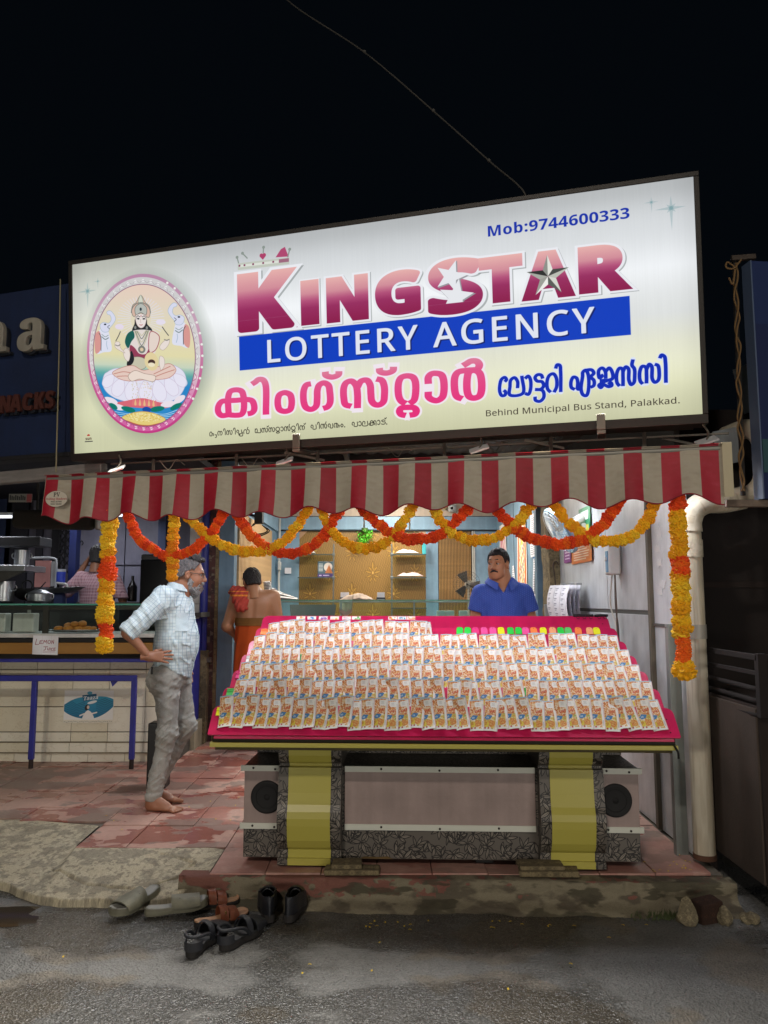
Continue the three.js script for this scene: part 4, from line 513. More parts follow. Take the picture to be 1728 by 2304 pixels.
{
  const b = part(stall, 'cabinet', box(2.2, 0.5, 0.85, 0.004), leafLam, V(0, 0.283, -0.425)); part(stall, 'recessed_apron', box(2.2, 0.16, 0.5, 0.004), leafLam, V(0, 0.614, -0.6));
  // plank of bare board where the laminate has split off
  part(stall, 'bare_edge', extr([[0, 0], [0.03, 0.012], [0.11, 0.01], [0.16, 0.014], [0.19, 0]], 0.004), worn(0x6e5836, 0.9), V(-0.45, 0.034, -0.001));
  const P = [[0.068, 0.672], [0.074, 0.64], [0.07, 0.6], [0.05, 0.562], [0.03, 0.55], [0.03, 0.536], [0.062, 0.534], [0.064, 0.48], [0.07, 0.4], [0.084, 0.34], [0.1, 0.305], [0.108, 0.27], [0.104, 0.23], [0.098, 0.2], [0.088, 0.15], [0.066, 0.11], [0.045, 0.092], [0.045, 0.05], [0.064, 0.05], [0.064, 0.014]];
  const prof = (off) => [...P.map(([z, y]) => [z + off, y]), [-0.02, 0.014], [-0.02, 0.5], [-0.36, 0.5], [-0.36, 0.672]];
  for (const x of [-0.72, 0.72]) {
    const g = extr(prof(0), 0.35); g.rotateY(-Math.PI / 2); g.translate(0.175, 0, 0); const br = part(stall, 'bracket', uvm(g), leafLam, V(x, 0, 0));
    const h = extr(prof(0.005), 0.236); h.rotateY(-Math.PI / 2); h.translate(0.118, 0, 0); part(br, 'lime_facing', uvm(h), limeLam, V(0, 0.0015, 0));
  }
  const strip = (x0, x1, y, n) => { const s = part(stall, 'metal_strip', box(x1 - x0, 0.032, 0.012, 0.002), alu, V((x0 + x1) / 2, y, 0.012)); for (let i = 0; i < n; i++) part(s, 'screw', cyl(0.0065, 0.006, 8), mat(0x2a241e, 0.7), V(lerp(-1, 1, n > 1 ? (i + 0.5) / n : 0.5) * (x1 - x0) / 2 * 0.92, (i % 2 ? -0.004 : 0.002), 0.006), [Math.PI / 2, 0, 0]); };
  for (const y of [0.206, 0.519]) { strip(-1.118, -0.85, y, 2); strip(-0.53, 0.53, y, 3); strip(0.85, 1.118, y, 2); }
  part(stall, 'panel', box(1.06, 0.285, 0.012, 0.002), mauve, V(0, 0.362, 0.006));
  for (const s of [-1, 1]) {
    part(stall, 'panel', box(0.248, 0.285, 0.012, 0.002), mauve, V(s * 0.973, 0.362, 0.006));
    const sp = part(stall, 'speaker', lathe([[0, 0.004], [0.04, 0.005], [0.07, 0.008], [0.078, 0.012], [0.087, 0.011], [0.091, 0]], 40), mat(0x131314, 0.75), V(s * 0.968, 0.362, 0.012), [Math.PI / 2, 0, 0]);
    part(sp, 'dust_cap', new THREE.SphereGeometry(0.026, 16, 8, 0, 6.3, 0, 0.7), mat(0x101011, 0.8), V(0, -0.014, 0)); part(sp, 'surround_ring', new THREE.TorusGeometry(0.06, 0.003, 8, 36), mat(0x0d0d0d, 0.8), V(0, 0.006, 0), [Math.PI / 2, 0, 0]);
  }
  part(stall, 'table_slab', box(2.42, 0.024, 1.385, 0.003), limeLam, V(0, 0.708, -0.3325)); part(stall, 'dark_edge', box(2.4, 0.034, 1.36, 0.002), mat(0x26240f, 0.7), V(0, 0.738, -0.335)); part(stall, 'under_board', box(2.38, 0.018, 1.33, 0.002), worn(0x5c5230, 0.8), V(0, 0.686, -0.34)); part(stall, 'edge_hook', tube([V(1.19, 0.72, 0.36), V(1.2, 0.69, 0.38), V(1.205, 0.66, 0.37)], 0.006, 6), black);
  for (const x of [-0.6, 0.25]) part(stall, 'runner', box(0.1, 0.03, 0.7, 0.004), black, V(x, 0.017, -0.4));
}
const TIER = (k) => [0.764 + 0.075 * k, 0.4 - 0.2188 * k], PANG = Math.PI / 4;
{
  const W = 2.42, L = 0.184, r = 0.045, sh = new THREE.Shape(); sh.moveTo(-W / 2, 0.006); sh.lineTo(-W / 2, L - r); sh.quadraticCurveTo(-W / 2, L, -W / 2 + r, L); sh.lineTo(W / 2 - r, L); sh.quadraticCurveTo(W / 2, L, W / 2, L - r); sh.lineTo(W / 2, 0.006); sh.lineTo(W / 2 - 0.006, 0); sh.lineTo(-W / 2 + 0.006, 0); sh.closePath();
  const g = uvm(new THREE.ExtrudeGeometry(sh, { depth: 0.005, bevelEnabled: true, bevelSize: 0.0015, bevelThickness: 0.0015, bevelSegments: 1, curveSegments: 8 }));
  const rim = mat(0xe7b9c4, 0.5), edge = uvm(new THREE.ExtrudeGeometry(sh, { depth: 0.0025, bevelEnabled: false, curveSegments: 8 })); edge.scale(1.0014, 1.006, 1);
  for (let k = 0; k < 7; k++) {
    const [y, z] = TIER(k), p = part(stall, 'display_panel', g, pinkLam, V(0, y, z), [-PANG, 0, 0]); part(p, 'pale_edge', edge, rim, V(0, 0, -0.0005));
    for (const s of [-1, 1]) for (const q of [0.03, 0.11]) part(p, 'screw', cyl(0.0035, 0.003, 8), mat(0x3a1020, 0.6), V(s * 1.165, q, 0.007), [Math.PI / 2, 0, 0]);
    if (k) { part(stall, 'riser', box(2.34, 0.1, 0.012, 0.002), pinkLam, V(0, y - 0.01, z - 0.02)); }
    part(stall, 'tier_board', box(2.36, 0.014, 0.22, 0.002), pinkLam, V(0, y - 0.012, z - 0.115));
  }
  part(stall, 'rear_support', box(2.3, 0.46, 0.02, 0.002), worn(0x6e5836, 0.9), V(0, 0.98, -0.98)); for (const s of [-1, 1]) part(stall, 'side_support', extr([[0.34, 0], [-1.0, 0], [-1.0, 0.46], [-0.9, 0.46], [0.34, 0.02]].map(([a, b]) => [-a, b]), 0.018).rotateY(Math.PI / 2), worn(0x8a2a48, 0.6), V(s * 1.15 - 0.009, 0.75, 0));
}
// coloured plastic tabs along the empty upper step, clips at the row ends
{
  const cols = { g: 0x2fd04a, p: 0xf05aa0, y: 0xe8e82c, o: 0xf58a4a, l: 0xf0a878, k: 0x5cc86a, w: 0xe9eef0, m: 0xe53f86, r: 0xef6f9c }, mt = {}; for (const k in cols) mt[k] = mat(cols[k], 0.35);
  const s = new THREE.Shape(); s.moveTo(-0.022, 0); s.lineTo(-0.022, 0.03); s.quadraticCurveTo(-0.02, 0.046, -0.006, 0.046); s.lineTo(0.006, 0.046); s.quadraticCurveTo(0.02, 0.046, 0.022, 0.03); s.lineTo(0.022, 0); s.closePath();
  const g = new THREE.ExtrudeGeometry(s, { depth: 0.003, bevelEnabled: false, curveSegments: 5 }).scale(1.02, 1.35, 1), dot = mat(0x40363a, 0.6);
  const xs = [1022, 1039.5, 1058, 1077, 1096, 1114, 1135, 1152.5, 1168.5, 1187, 1207, 1227.5, 1246.5, 1262.5, 1284, 1309, 1324.5], ks = 'ggmppyggpoylgkoly';
  const [y, z] = TIER(5), c = Math.cos(PANG), n = Math.sin(PANG), q = 0.126;
  xs.forEach((u, i) => { const p = at(u, 1410, 5.3); const o = part(stall, 'index_tab', g, mt[ks[i]], V((p.x - 0.31) * 1.0, y + q * c + 0.005, z - q * n + 0.008), [-PANG, 0, (rnd() - 0.5) * 0.14]); part(o, 'tab_hole', cyl(0.0022, 0.0005, 6), dot, V(0, 0.052, 0.0034), [Math.PI / 2, 0, 0]); });
  const clipG = merge([box(0.05, 0.05, 0.004, 0.001), tr(box(0.05, 0.006, 0.008, 0.001), 0, 0.01, 0.002), tr(box(0.05, 0.005, 0.008, 0.001), 0, 0.022, 0.002)]);
  'ykmwro'.split('').forEach((k, i) => { const [y, z] = TIER(i), q = 0.142; part(stall, 'ticket_clip', clipG, mt[k], V(-1.165 + (i > 2 ? 0.012 : 0), y + q * c + 0.006, z - q * n + 0.01), [-PANG, 0, 0]); });
  [[1, 0.26, 'g'], [1, 0.72, 'g'], [2, 0.2, 'g'], [2, 0.4, 'r'], [2, 0.42, 'g'], [0, 0.16, 'g'], [0, 0.39, 'g'], [3, 0.22, 'm'], [3, 0.26, 'r'], [4, 0.46, 'g'], [3, 0.13, 'g']].forEach(([t, f, k]) => { const [y, z] = TIER(t), q = 0.158; part(stall, 'ticket_clip', clipG, mt[k], V(lerp(-1.13, 1.13, f), y + q * c + 0.004, z - q * n + 0.008), [-PANG, 0, 0]); });
}
// ---- lottery tickets, each one its own ----
const ticketMats = [0, 1, 2].map((v) => mat(0xe6e6e6, 0.6, { map: ctex(160, 384, (c, W, H) => {
  const r = rng(31 + v); c.fillStyle = '#f0f0ec'; c.fillRect(0, 0, W, H);
  c.save(); c.beginPath(); c.rect(3, 12, 130, 350); c.clip(); c.fillStyle = '#ead2b0'; c.fillRect(0, 0, W, H);
  for (let i = 0; i < 150; i++) { const y = 14 + r() * 190; c.fillStyle = ['#d68a44', '#e09c54', '#cc7838', '#e8bc84', '#c06c34', '#f0dcc0'][i % 6]; c.beginPath(); c.ellipse(r() * 134, y, 5 + r() * 11, 4 + r() * 8, r() * 3, 0, 6.3); c.fill(); }
  for (let i = 0; i < 150; i++) { const y = 200 + r() * 160; c.fillStyle = ['#dcc254', '#bcbc5c', '#e0a84c', '#d49444', '#e8d684', '#a0b258', '#f0e8d0'][i % 7]; c.beginPath(); c.ellipse(r() * 134, y, 5 + r() * 10, 4 + r() * 9, r() * 3, 0, 6.3); c.fill(); }
  c.fillStyle = '#f2f2ee'; c.beginPath(); c.moveTo(62, 26); for (let i = 0; i <= 6; i++) c.lineTo(62 + i * 12, 26 + (i % 2) * 5); c.lineTo(134, 92); for (let i = 6; i >= 0; i--) c.lineTo(66 + i * 11, 94 + (i % 2) * 6); c.lineTo(56, 60); c.fill(); c.fillStyle = '#b8bcc0'; c.fillRect(76, 46, 36, 5); c.fillRect(80, 58, 30, 4); c.fillRect(76, 70, 40, 4);
  for (let i = 0; i < 4; i++) { c.fillStyle = ['#c84834', '#d05a42', '#b83c30', '#cc5444'][i]; c.save(); c.translate(66 + i * 18, 150 - i * 6 + v * 4); c.rotate(-0.25); c.fillRect(-6, -14, 11, 24 + r() * 10); c.restore(); }
  c.fillStyle = '#3f7fb8'; c.beginPath(); c.moveTo(6, 226); c.lineTo(38, 190); c.lineTo(94, 202); c.lineTo(76, 240); c.lineTo(30, 254); c.fill(); c.fillStyle = '#d4e4ee'; c.font = 'bold 28px sans-serif'; c.save(); c.translate(26, 236); c.rotate(-0.15); c.fillText(['50', '75', '50'][v], 0, 0); c.restore();
  c.fillStyle = '#dc9444'; c.beginPath(); c.arc(90, 296, 40, 0, 6.3); c.fill(); for (let i = 0; i < 40; i++) { const a = r() * 6.3, q = r() * 36; c.fillStyle = ['#e4b060', '#cc7a34', '#e0c070', '#c46c34'][i % 4]; c.beginPath(); c.arc(90 + q * Math.cos(a), 296 + q * Math.sin(a), 5, 0, 6.3); c.fill(); }
  c.fillStyle = '#e0cc40'; c.beginPath(); c.arc(28, 306, 34, 0, 6.3); c.fill(); c.save(); c.translate(42, 318); c.rotate(-Math.PI / 2); c.fillStyle = '#b83028'; c.font = 'bold 36px sans-serif'; c.fillText('10', 0, 0); c.restore(); for (let i = 0; i < 4; i++) { c.fillStyle = i % 2 ? '#e6e4dc' : '#bc443c'; c.fillRect(14 + i * 18, 342, 18, 20); } c.restore();
  c.fillStyle = '#a4c8dc'; c.beginPath(); c.moveTo(0, 0); c.lineTo(W, 0); c.lineTo(W, 8); for (let x = W; x >= 0; x -= 8) c.lineTo(x, 13 + 4 * Math.sin(x * 0.3)); c.fill(); c.fillStyle = '#cf7a94'; c.fillRect(W - 6, 0, 3, H); c.fillStyle = '#8c8c8a'; for (let i = 0; i < 9; i++) c.fillRect(W - 22, 268 + i * 8, 10, 4); for (let i = 0; i < 5; i++) c.fillRect(W - 20, 60 + i * 14, 7, 5);
}) }));
const TL = 0.18, TW = 0.074;
const ticketGeo = [0, 1, 2, 3, 4].map((v) => sheet(2, 6, (s, t) => V((s - 0.5) * TW, t * TL, 0.004 * Math.sin(s * 3.1) + [0.004, 0.012, 0.02, -0.002, 0.008][v] * (t - 0.35) ** 2 * 2.4 + (v === 2 && t < 0.3 ? 0.02 * (0.3 - t) * s : 0)), 0.0018));
{
  const rowName = ['front row', 'second row from the front', 'third row from the front', 'fourth row from the front', 'fifth row from the front', 'rearmost row'], r = rng(77);
  for (let k = 0; k < 6; k++) {
    const n = k === 5 ? 20 : 37, x0 = -1.13 + (k === 5 ? 0.045 : 0) + (k % 2) * 0.01, pitch = k === 5 ? 0.0545 : 0.0625, [y, z] = TIER(k);
    for (let i = 0; i < n; i++) {
      const o = shadow(new THREE.Mesh(ticketGeo[Math.floor(r() * 5)], ticketMats[Math.floor(r() * 3)])); o.name = numbered('lottery_ticket'); scene.add(o);
      const q = 0.036 + (r() - 0.5) * 0.02, a = PANG - 0.1 + (r() - 0.5) * 0.08, lift = 0.009 + (r()) * 0.004;
      onStall(o, x0 + i * pitch + (r() - 0.5) * 0.012, y + q * Math.cos(PANG) + lift * 0.7, z - q * Math.sin(PANG) + lift, -a, 0, 0);
      o.rotateZ((r() - 0.5) * 0.2 + (r() < 0.12 ? (r() - 0.5) * 0.25 : 0)); o.rotateY(-0.1 - r() * 0.06);
      tag(o, `printed lottery ticket, ${ord(i + 1)} from the left in the ${rowName[k]}`, 'ticket', 'tickets set out on the pink stall');
    }
  }
  // small tickets hung from the rear board
  const hue = [['#e88a4a', '#f2c090'], ['#3f8fd0', '#9fd0ee'], ['#8a68b0', '#c9b2dc'], ['#e2b02e', '#f4dc8a'], ['#d0d0d8', '#e8b0c0'], ['#58b060', '#b8e0a8'], ['#e8c02e', '#e06a2e'], ['#4a98c8', '#c0dcea'], ['#e08a5a', '#f0b890']], us = [663, 688, 714, 740, 767, 789, 871, 892, 912];
  const nm = ['orange', 'blue', 'violet', 'yellow', 'pale pink', 'green', 'yellow and red', 'pale blue', 'peach'], [y, z] = TIER(6);
  const g = sheet(1, 3, (s, t) => V((s - 0.5) * 0.066, -t * 0.075, 0.003 * Math.sin(t * 3)), 0.0015), rr = rng(3);
  us.forEach((u, i) => { const m = mat(0xffffff, 0.6, { map: ctex(64, 64, (c) => { c.fillStyle = '#f0efe8'; c.fillRect(0, 0, 64, 64); for (let q = 0; q < 26; q++) { c.fillStyle = hue[i][q % 2]; c.fillRect(4 + rr() * 44, 4 + rr() * 50, 6 + rr() * 12, 4 + rr() * 8); } c.fillStyle = '#d8406a'; c.fillRect(60, 0, 4, 64); }) });
    const o = shadow(new THREE.Mesh(g, m)); o.name = numbered('hanging_ticket'); scene.add(o); onStall(o, at(u, 1395, 5.5).x - 0.31, y + 0.131, z - 0.118, -PANG + 0.25, 0, 0); tag(o, `small ${nm[i]} lottery ticket clipped to the rear edge of the pink stall`, 'ticket', 'tickets clipped along the rear edge'); });
  // binder clips
  const bc = merge([box(0.05, 0.016, 0.016, 0.002), rod(V(-0.012, 0.004, 0.012), V(-0.008, -0.034, 0.016), 0.0015, 5), rod(V(0.012, 0.004, 0.012), V(0.008, -0.034, 0.016), 0.0015, 5), rod(V(-0.008, -0.034, 0.016), V(0.008, -0.034, 0.016), 0.0015, 5)]);
  [1286, 1301, 1315, 1333, 1347].forEach((u, i) => { const o = shadow(new THREE.Mesh(bc, mat(0x17171a, 0.4))); o.name = numbered('binder_clip'); scene.add(o); onStall(o, at(u, 1386, 5.45).x - 0.31, y + 0.138, z - 0.124, -PANG + 0.2, 0, (rr() - 0.5) * 0.2); tag(o, `black binder clip, ${ord(i + 1)} from the left on the rear edge of the stall`, 'clip', 'binder clips on the rear edge'); });
}
// stone wedges under the stall
{ const stone = mat(0xb4ab98, 0.95, { map: rept(concreteTex, 2), bumpMap: rept(concreteBump, 4), bumpScale: 0.01 });
  const rock = (w, h, d, s) => { const g = new RoundedBoxGeometry(w, h, d, 5, Math.min(w, h, d) * 0.3), p = g.attributes.position; for (let i = 0; i < p.count; i++) { const n = 1 + 0.2 * (fbm(p.getX(i) * 30 + s, p.getY(i) * 30 + p.getZ(i) * 22, 3) - 0.5); p.setXYZ(i, p.getX(i) * n, p.getY(i) * n, p.getZ(i) * n); } g.computeVertexNormals(); return uvm(g); };
  const A = thing('stone_wedge', 'flat broken stone wedged under the left bracket of the stall', 'stone', V(-0.17, PF, -4.36)); part(A, 'lower_stone', rock(0.3, 0.03, 0.1, 1), stone, V(0, 0.015, 0)); part(A, 'upper_stone', rock(0.16, 0.026, 0.12, 5), stone, V(-0.03, 0.042, -0.02));
  const B = thing('stone_wedge', 'flat broken stone wedged under the right half of the stall', 'stone', V(0.88, PF, -4.33)); part(B, 'lower_stone', rock(0.32, 0.032, 0.1, 9), stone, V(0, 0.017, 0)); part(B, 'upper_stone', rock(0.24, 0.024, 0.12, 13), stone, V(-0.04, 0.045, -0.02));
}

// ================= SHOP INTERIOR =================
const ZF = -8.4, ZB = -12.0, FY = 0.42; // shop front, back wall, inside floor
const blueLam = worn(0x86a6bd, 0.42), blueDk = worn(0x6f90a8, 0.45), seamM = mat(0x1f262c, 0.7), whiteM = worn(0xdcdcd6, 0.5), paperM = mat(0xe9e9e6, 0.8);
const woodSlat = mat(0xc79a5e, 0.5, { map: dtex(128, 256, (x, y) => 205 + 50 * (fbm(x / 3, y / 60, 4) - 0.5) + 20 * (hash(x, y >> 3) - 0.5), { mirror: true }) });
const bw = (u, v) => at(u, v, -ZB);
{ // the room itself
  const floor = struct('shop_floor', box(3.5, 0.06, 3.7, 0), worn(0x9a8f84, 0.5), V(0.06, FY - 0.03, -10.25));
  struct('shop_step', box(3.42, FY - 0.064, 0.14, 0), worn(0xb0a79a, 0.6), V(0.06, (FY - 0.064) / 2, ZF - 0.02));
  solo('shop_ceiling', box(3.52, 0.06, 3.66, 0), whiteM, 'white flat ceiling of the shop', 'ceiling', V(0.06, 3.28, -10.2));
  const bk = thing('back_wall', 'rear shop wall with blue laminate beam and gold damask wallpaper', 'wall', V(0, 0, ZB));
  part(bk, 'plaster', box(3.6, 3.3, 0.08, 0), worn(0xd6c3b0, 0.6), V(0.06, 1.65, -0.06));
  const X = (u) => bw(u, 1300).x, Y = (v) => bw(860, v).y;
  const gold = ctex(512, 512, (c, W) => {
    c.fillStyle = '#8a6a36'; c.fillRect(0, 0, W, W); for (let i = 0; i < 64; i++) { c.strokeStyle = ['#a07c42', '#705226', '#aa864a', '#644820'][i % 4]; c.lineWidth = 3; c.beginPath(); for (let y = 0; y <= W; y += 8) { const x = i * 8 + 6 * Math.sin(y * 0.0736 + i * 0.9) + 3 * Math.sin(y * 0.1227 + i); y ? c.lineTo(x, y) : c.moveTo(x, y); } c.stroke(); }
    const motif = (cx, cy) => { for (const s of [-1, 1]) { c.save(); c.translate(cx, cy); c.scale(s, 1); for (const [lx, ly, a, l, w] of [[0, -20, -1.57, 110, 22], [6, 0, -0.9, 90, 20], [8, 20, -0.3, 95, 22], [6, 40, 0.4, 85, 20], [2, 60, 1.1, 80, 18], [0, 0, -1.25, 70, 14]]) { c.save(); c.translate(lx, ly); c.rotate(a); c.fillStyle = '#a8823c'; c.strokeStyle = '#5e421a'; c.lineWidth = 4; c.beginPath(); c.moveTo(0, 0); c.quadraticCurveTo(l * 0.4, -w * 1.4, l, -w * 0.2); c.quadraticCurveTo(l * 0.6, w, 0, 0); c.fill(); c.stroke(); c.restore(); } c.restore(); } c.fillStyle = '#8a642c'; c.beginPath(); c.ellipse(cx, cy + 10, 16, 26, 0, 0, 6.3); c.fill(); c.fillStyle = '#d2aa5c'; c.beginPath(); c.ellipse(cx, cy + 10, 9, 18, 0, 0, 6.3); c.fill(); };
    for (const [x, y] of [[128, 128], [384, 384], [384, -128], [128, 640]]) motif(x, y);
  }, true);
  part(bk, 'gold_wallpaper', box(X(958) - X(673), 2.32, 0.02, 0), mat(0xffffff, 0.35, { map: rept(gold, 1.55) }), V((X(958) + X(673)) / 2, 1.55, 0.0));
  part(bk, 'blue_panel', box(X(673) - X(600), 2.32, 0.05), blueLam, V((X(673) + X(600)) / 2, 1.55, 0.005)); part(bk, 'blue_panel', box(X(986) - X(958), 2.32, 0.05), blueLam, V((X(986) + X(958)) / 2, 1.55, 0.005)); part(bk, 'blue_panel', box(X(1125) - X(1069), 2.32, 0.05), blueLam, V((X(1125) + X(1069)) / 2, 1.55, 0.005));
  for (const [a, b] of [[600, 818], [820, 921], [923, 1125]]) part(bk, 'blue_beam', box(X(b) - X(a) - 0.01, 0.2, 0.09), blueLam, V((X(a) + X(b)) / 2, Y(1178), 0.02)); part(bk, 'beam_edge', box(3.4, 0.02, 0.1, 0.002), seamM, V(0.06, Y(1194), 0.0)); part(bk, 'beam_edge', box(3.4, 0.02, 0.11, 0.002), seamM, V(0.06, Y(1163.5), 0.0));
  for (const x of [X(673), X(958)]) part(bk, 'corner_gusset', extr([[0, 0], [0.12, 0], [0, -0.12]].map(([a, b]) => [x > 0 ? -a : a, b]), 0.02), mat(0xb08a6a, 0.6), V(x, Y(1196), 0.01));
  const slats = (x0, x1, n, len) => merge(Array.from({ length: n }, (_, i) => tr(box((x1 - x0) / n * 0.6, len, 0.03, 0.003), x0 + (i + 0.5) * (x1 - x0) / n, 0, 0)));
  const sp = part(bk, 'slat_cladding', slats(X(987), X(1060), 22, 2.3), woodSlat, V(0, 1.55, 0.01)); sp.userData.kind = 'stuff'; part(bk, 'slat_backing', box(X(1062) - X(986), 2.3, 0.01, 0), mat(0x3a2a1a, 0.8), V((X(986) + X(1062)) / 2, 1.55, -0.008)); part(bk, 'white_channel', box(0.02, 2.3, 0.05, 0.003), whiteM, V(X(1064), 1.55, 0.02)); part(bk, 'white_channel', box(0.016, 2.3, 0.05, 0.003), whiteM, V(X(1068), 1.55, 0.02));
  { // faint blue lettering on the plaster fascia
    const t = ctex(256, 64, (c) => { c.fillStyle = '#d6c3b0'; c.fillRect(0, 0, 256, 64); c.strokeStyle = '#4a78b8'; c.lineWidth = 7; for (let i = 0; i < 7; i++) { c.beginPath(); c.arc(24 + i * 34, 34, 12, 0.4 + i, 5 + i * 0.7); c.stroke(); c.beginPath(); c.moveTo(36 + i * 34, 14); c.lineTo(36 + i * 34, 50); c.stroke(); } }); part(bk, 'fascia_lettering', new THREE.PlaneGeometry(0.5, 0.12), mat(0xffffff, 0.6, { map: t }), V(X(708), Y(1145), -0.016)); }
  // left and right inner walls
  const lw = thing('inner_wall', 'left inner shop wall clad in vertical wood slats and blue laminate', 'wall', V(-1.66, 0, 0));
  part(lw, 'plaster', box(0.08, 3.3, 3.6, 0), blueDk, V(-0.04, 1.65, -10.2)); part(lw, 'blue_rail', box(0.03, 0.22, 3.5), blueLam, V(0.016, 2.76, -10.2)); part(lw, 'plaster_band', box(0.02, 0.4, 3.5, 0), worn(0xd6c3b0, 0.6), V(0.012, 3.07, -10.2));
  const ls = merge(Array.from({ length: 30 }, (_, i) => tr(box(0.03, 2.1, 0.05, 0.003), 0.014, 1.55, -8.75 - i * 0.085))); const lsp = part(lw, 'slat_cladding', ls, mat(0xe0b986, 0.55, { map: woodSlat.map })); lsp.userData.kind = 'stuff';
  part(lw, 'conduit', box(0.03, 2.6, 0.03, 0.004), whiteM, V(0.05, 1.6, -11.9)); part(lw, 'switch_box', box(0.04, 0.13, 0.12, 0.008), whiteM, V(0.06, 2.12, -11.86));
  const rw = thing('inner_wall', 'right inner shop wall with blue panels and taped posters', 'wall', V(1.75, 0, 0));
  part(rw, 'blue_cladding', box(0.08, 3.3, 3.6, 0), blueLam, V(0.04, 1.65, -10.2)); for (const z of [-8.75, -9.55, -10.4, -11.3]) part(rw, 'panel_joint', box(0.004, 2.9, 0.014, 0), seamM, V(-0.001, 1.6, z));
}
{ // posters and slips on the right inner wall, seen edge-on
  const post = (w, h, z, y, name, label, draw, pw = 128, ph = 256) => { const g = sheet(3, 6, (s, t) => V((s - 0.5) * w, (t - 0.5) * h, 0.006 * Math.sin(t * 5 + s * 2)), 0.001); solo(name, g, mat(0xffffff, 0.6, { map: ctex(pw, ph, draw) }), label, 'poster', V(1.735, y, z), [0, -Math.PI / 2, 0]); };
  const slip = (c, W, H) => { c.fillStyle = '#e6e6ee'; c.fillRect(0, 0, W, H); c.fillStyle = '#8a8c98'; for (let y = 10; y < H - 8; y += 12) c.fillRect(14, y, W * (0.4 + 0.4 * hash(y, 3)), 4); };
  post(0.62, 1.25, -11.3, 2.08, 'wall_poster', 'pale pink devotional poster beside the blue-shirted man\'s head', (c, W, H) => { c.fillStyle = '#e6e2dc'; c.fillRect(0, 0, W, H); c.fillStyle = '#d8909a'; c.fillRect(16, 14, W - 32, H - 28); c.fillStyle = '#e9d2cc'; for (let i = 0; i < 9; i++) { c.beginPath(); c.ellipse(64 + 20 * Math.sin(i * 2), 30 + i * 24, 26, 10, i, 0, 6.3); c.fill(); } });
  post(0.62, 1.3, -9.75, 2.0, 'wall_poster', 'orange bordered devotional poster on the right inner wall', (c, W, H) => { c.fillStyle = '#e8e2d4'; c.fillRect(0, 0, W, H); c.fillStyle = '#d8642e'; c.fillRect(8, 6, W - 16, H - 12); c.fillStyle = '#e6d9b8'; c.fillRect(26, 20, W - 52, H - 40); const r = rng(2); for (let i = 0; i < 170; i++) { c.fillStyle = ['#c88a2e', '#9a5a3a', '#5a6a8a', '#d8b048', '#b8788a'][i % 5]; const q = 14 + 22 * Math.sin(Math.PI * (i / 170)); c.beginPath(); c.arc(64 + (r() - 0.5) * 2 * q, 26 + i * 1.22, 4, 0, 6.3); c.fill(); } c.fillStyle = '#e2b83e'; c.beginPath(); c.moveTo(64, 22); c.lineTo(78, 70); c.lineTo(50, 70); c.fill(); });
  post(0.2, 0.62, -10.42, 1.75, 'wall_notice', 'narrow white notice taped between the two devotional posters', slip);
  post(0.3, 0.5, -9.0, 2.35, 'wall_notice', 'white paper notice above the striped yellow-ended slip', slip);
  post(0.22, 0.6, -8.92, 1.82, 'wall_notice', 'white slip with blue top and yellow end on the right wall', (c, W, H) => { slip(c, W, H); c.fillStyle = '#4a86c8'; c.fillRect(0, 0, W, 18); c.fillStyle = '#d8a82e'; c.fillRect(10, H - 40, W - 20, 34); c.fillStyle = '#6a6c74'; c.fillRect(40, 80, 40, 110); });
  post(0.2, 0.5, -8.85, 1.3, 'wall_notice', 'lowest white slip on the right wall near the blue sleeve', slip);
  // slips on the left jamb
  for (const [v0, v1, l] of [[1188, 1225, 'uppermost printed slip on the left blue jamb'], [1253, 1290, 'middle printed slip on the left blue jamb'], [1292, 1330, 'lowest printed slip on the left blue jamb']]) { const a = at(517, v0, 8.36), b = at(527, v1, 8.36); solo('wall_notice', sheet(2, 4, (s, t) => V((s - 0.5) * 0.06, (t - 0.5) * (a.y - b.y), 0.004 * Math.sin(t * 6)), 0.001), mat(0xffffff, 0.7, { map: ctex(32, 96, slip) }), l, 'notice', V((a.x + b.x) / 2, (a.y + b.y) / 2, -8.36)); }
  { const p = at(648, 1284, 11.94); solo('wall_notice', box(0.1, 0.09, 0.003, 0), mat(0xffffff, 0.7, { map: ctex(64, 64, slip) }), 'small square notice on the blue rear panel beside the switch', 'notice', p); }
}
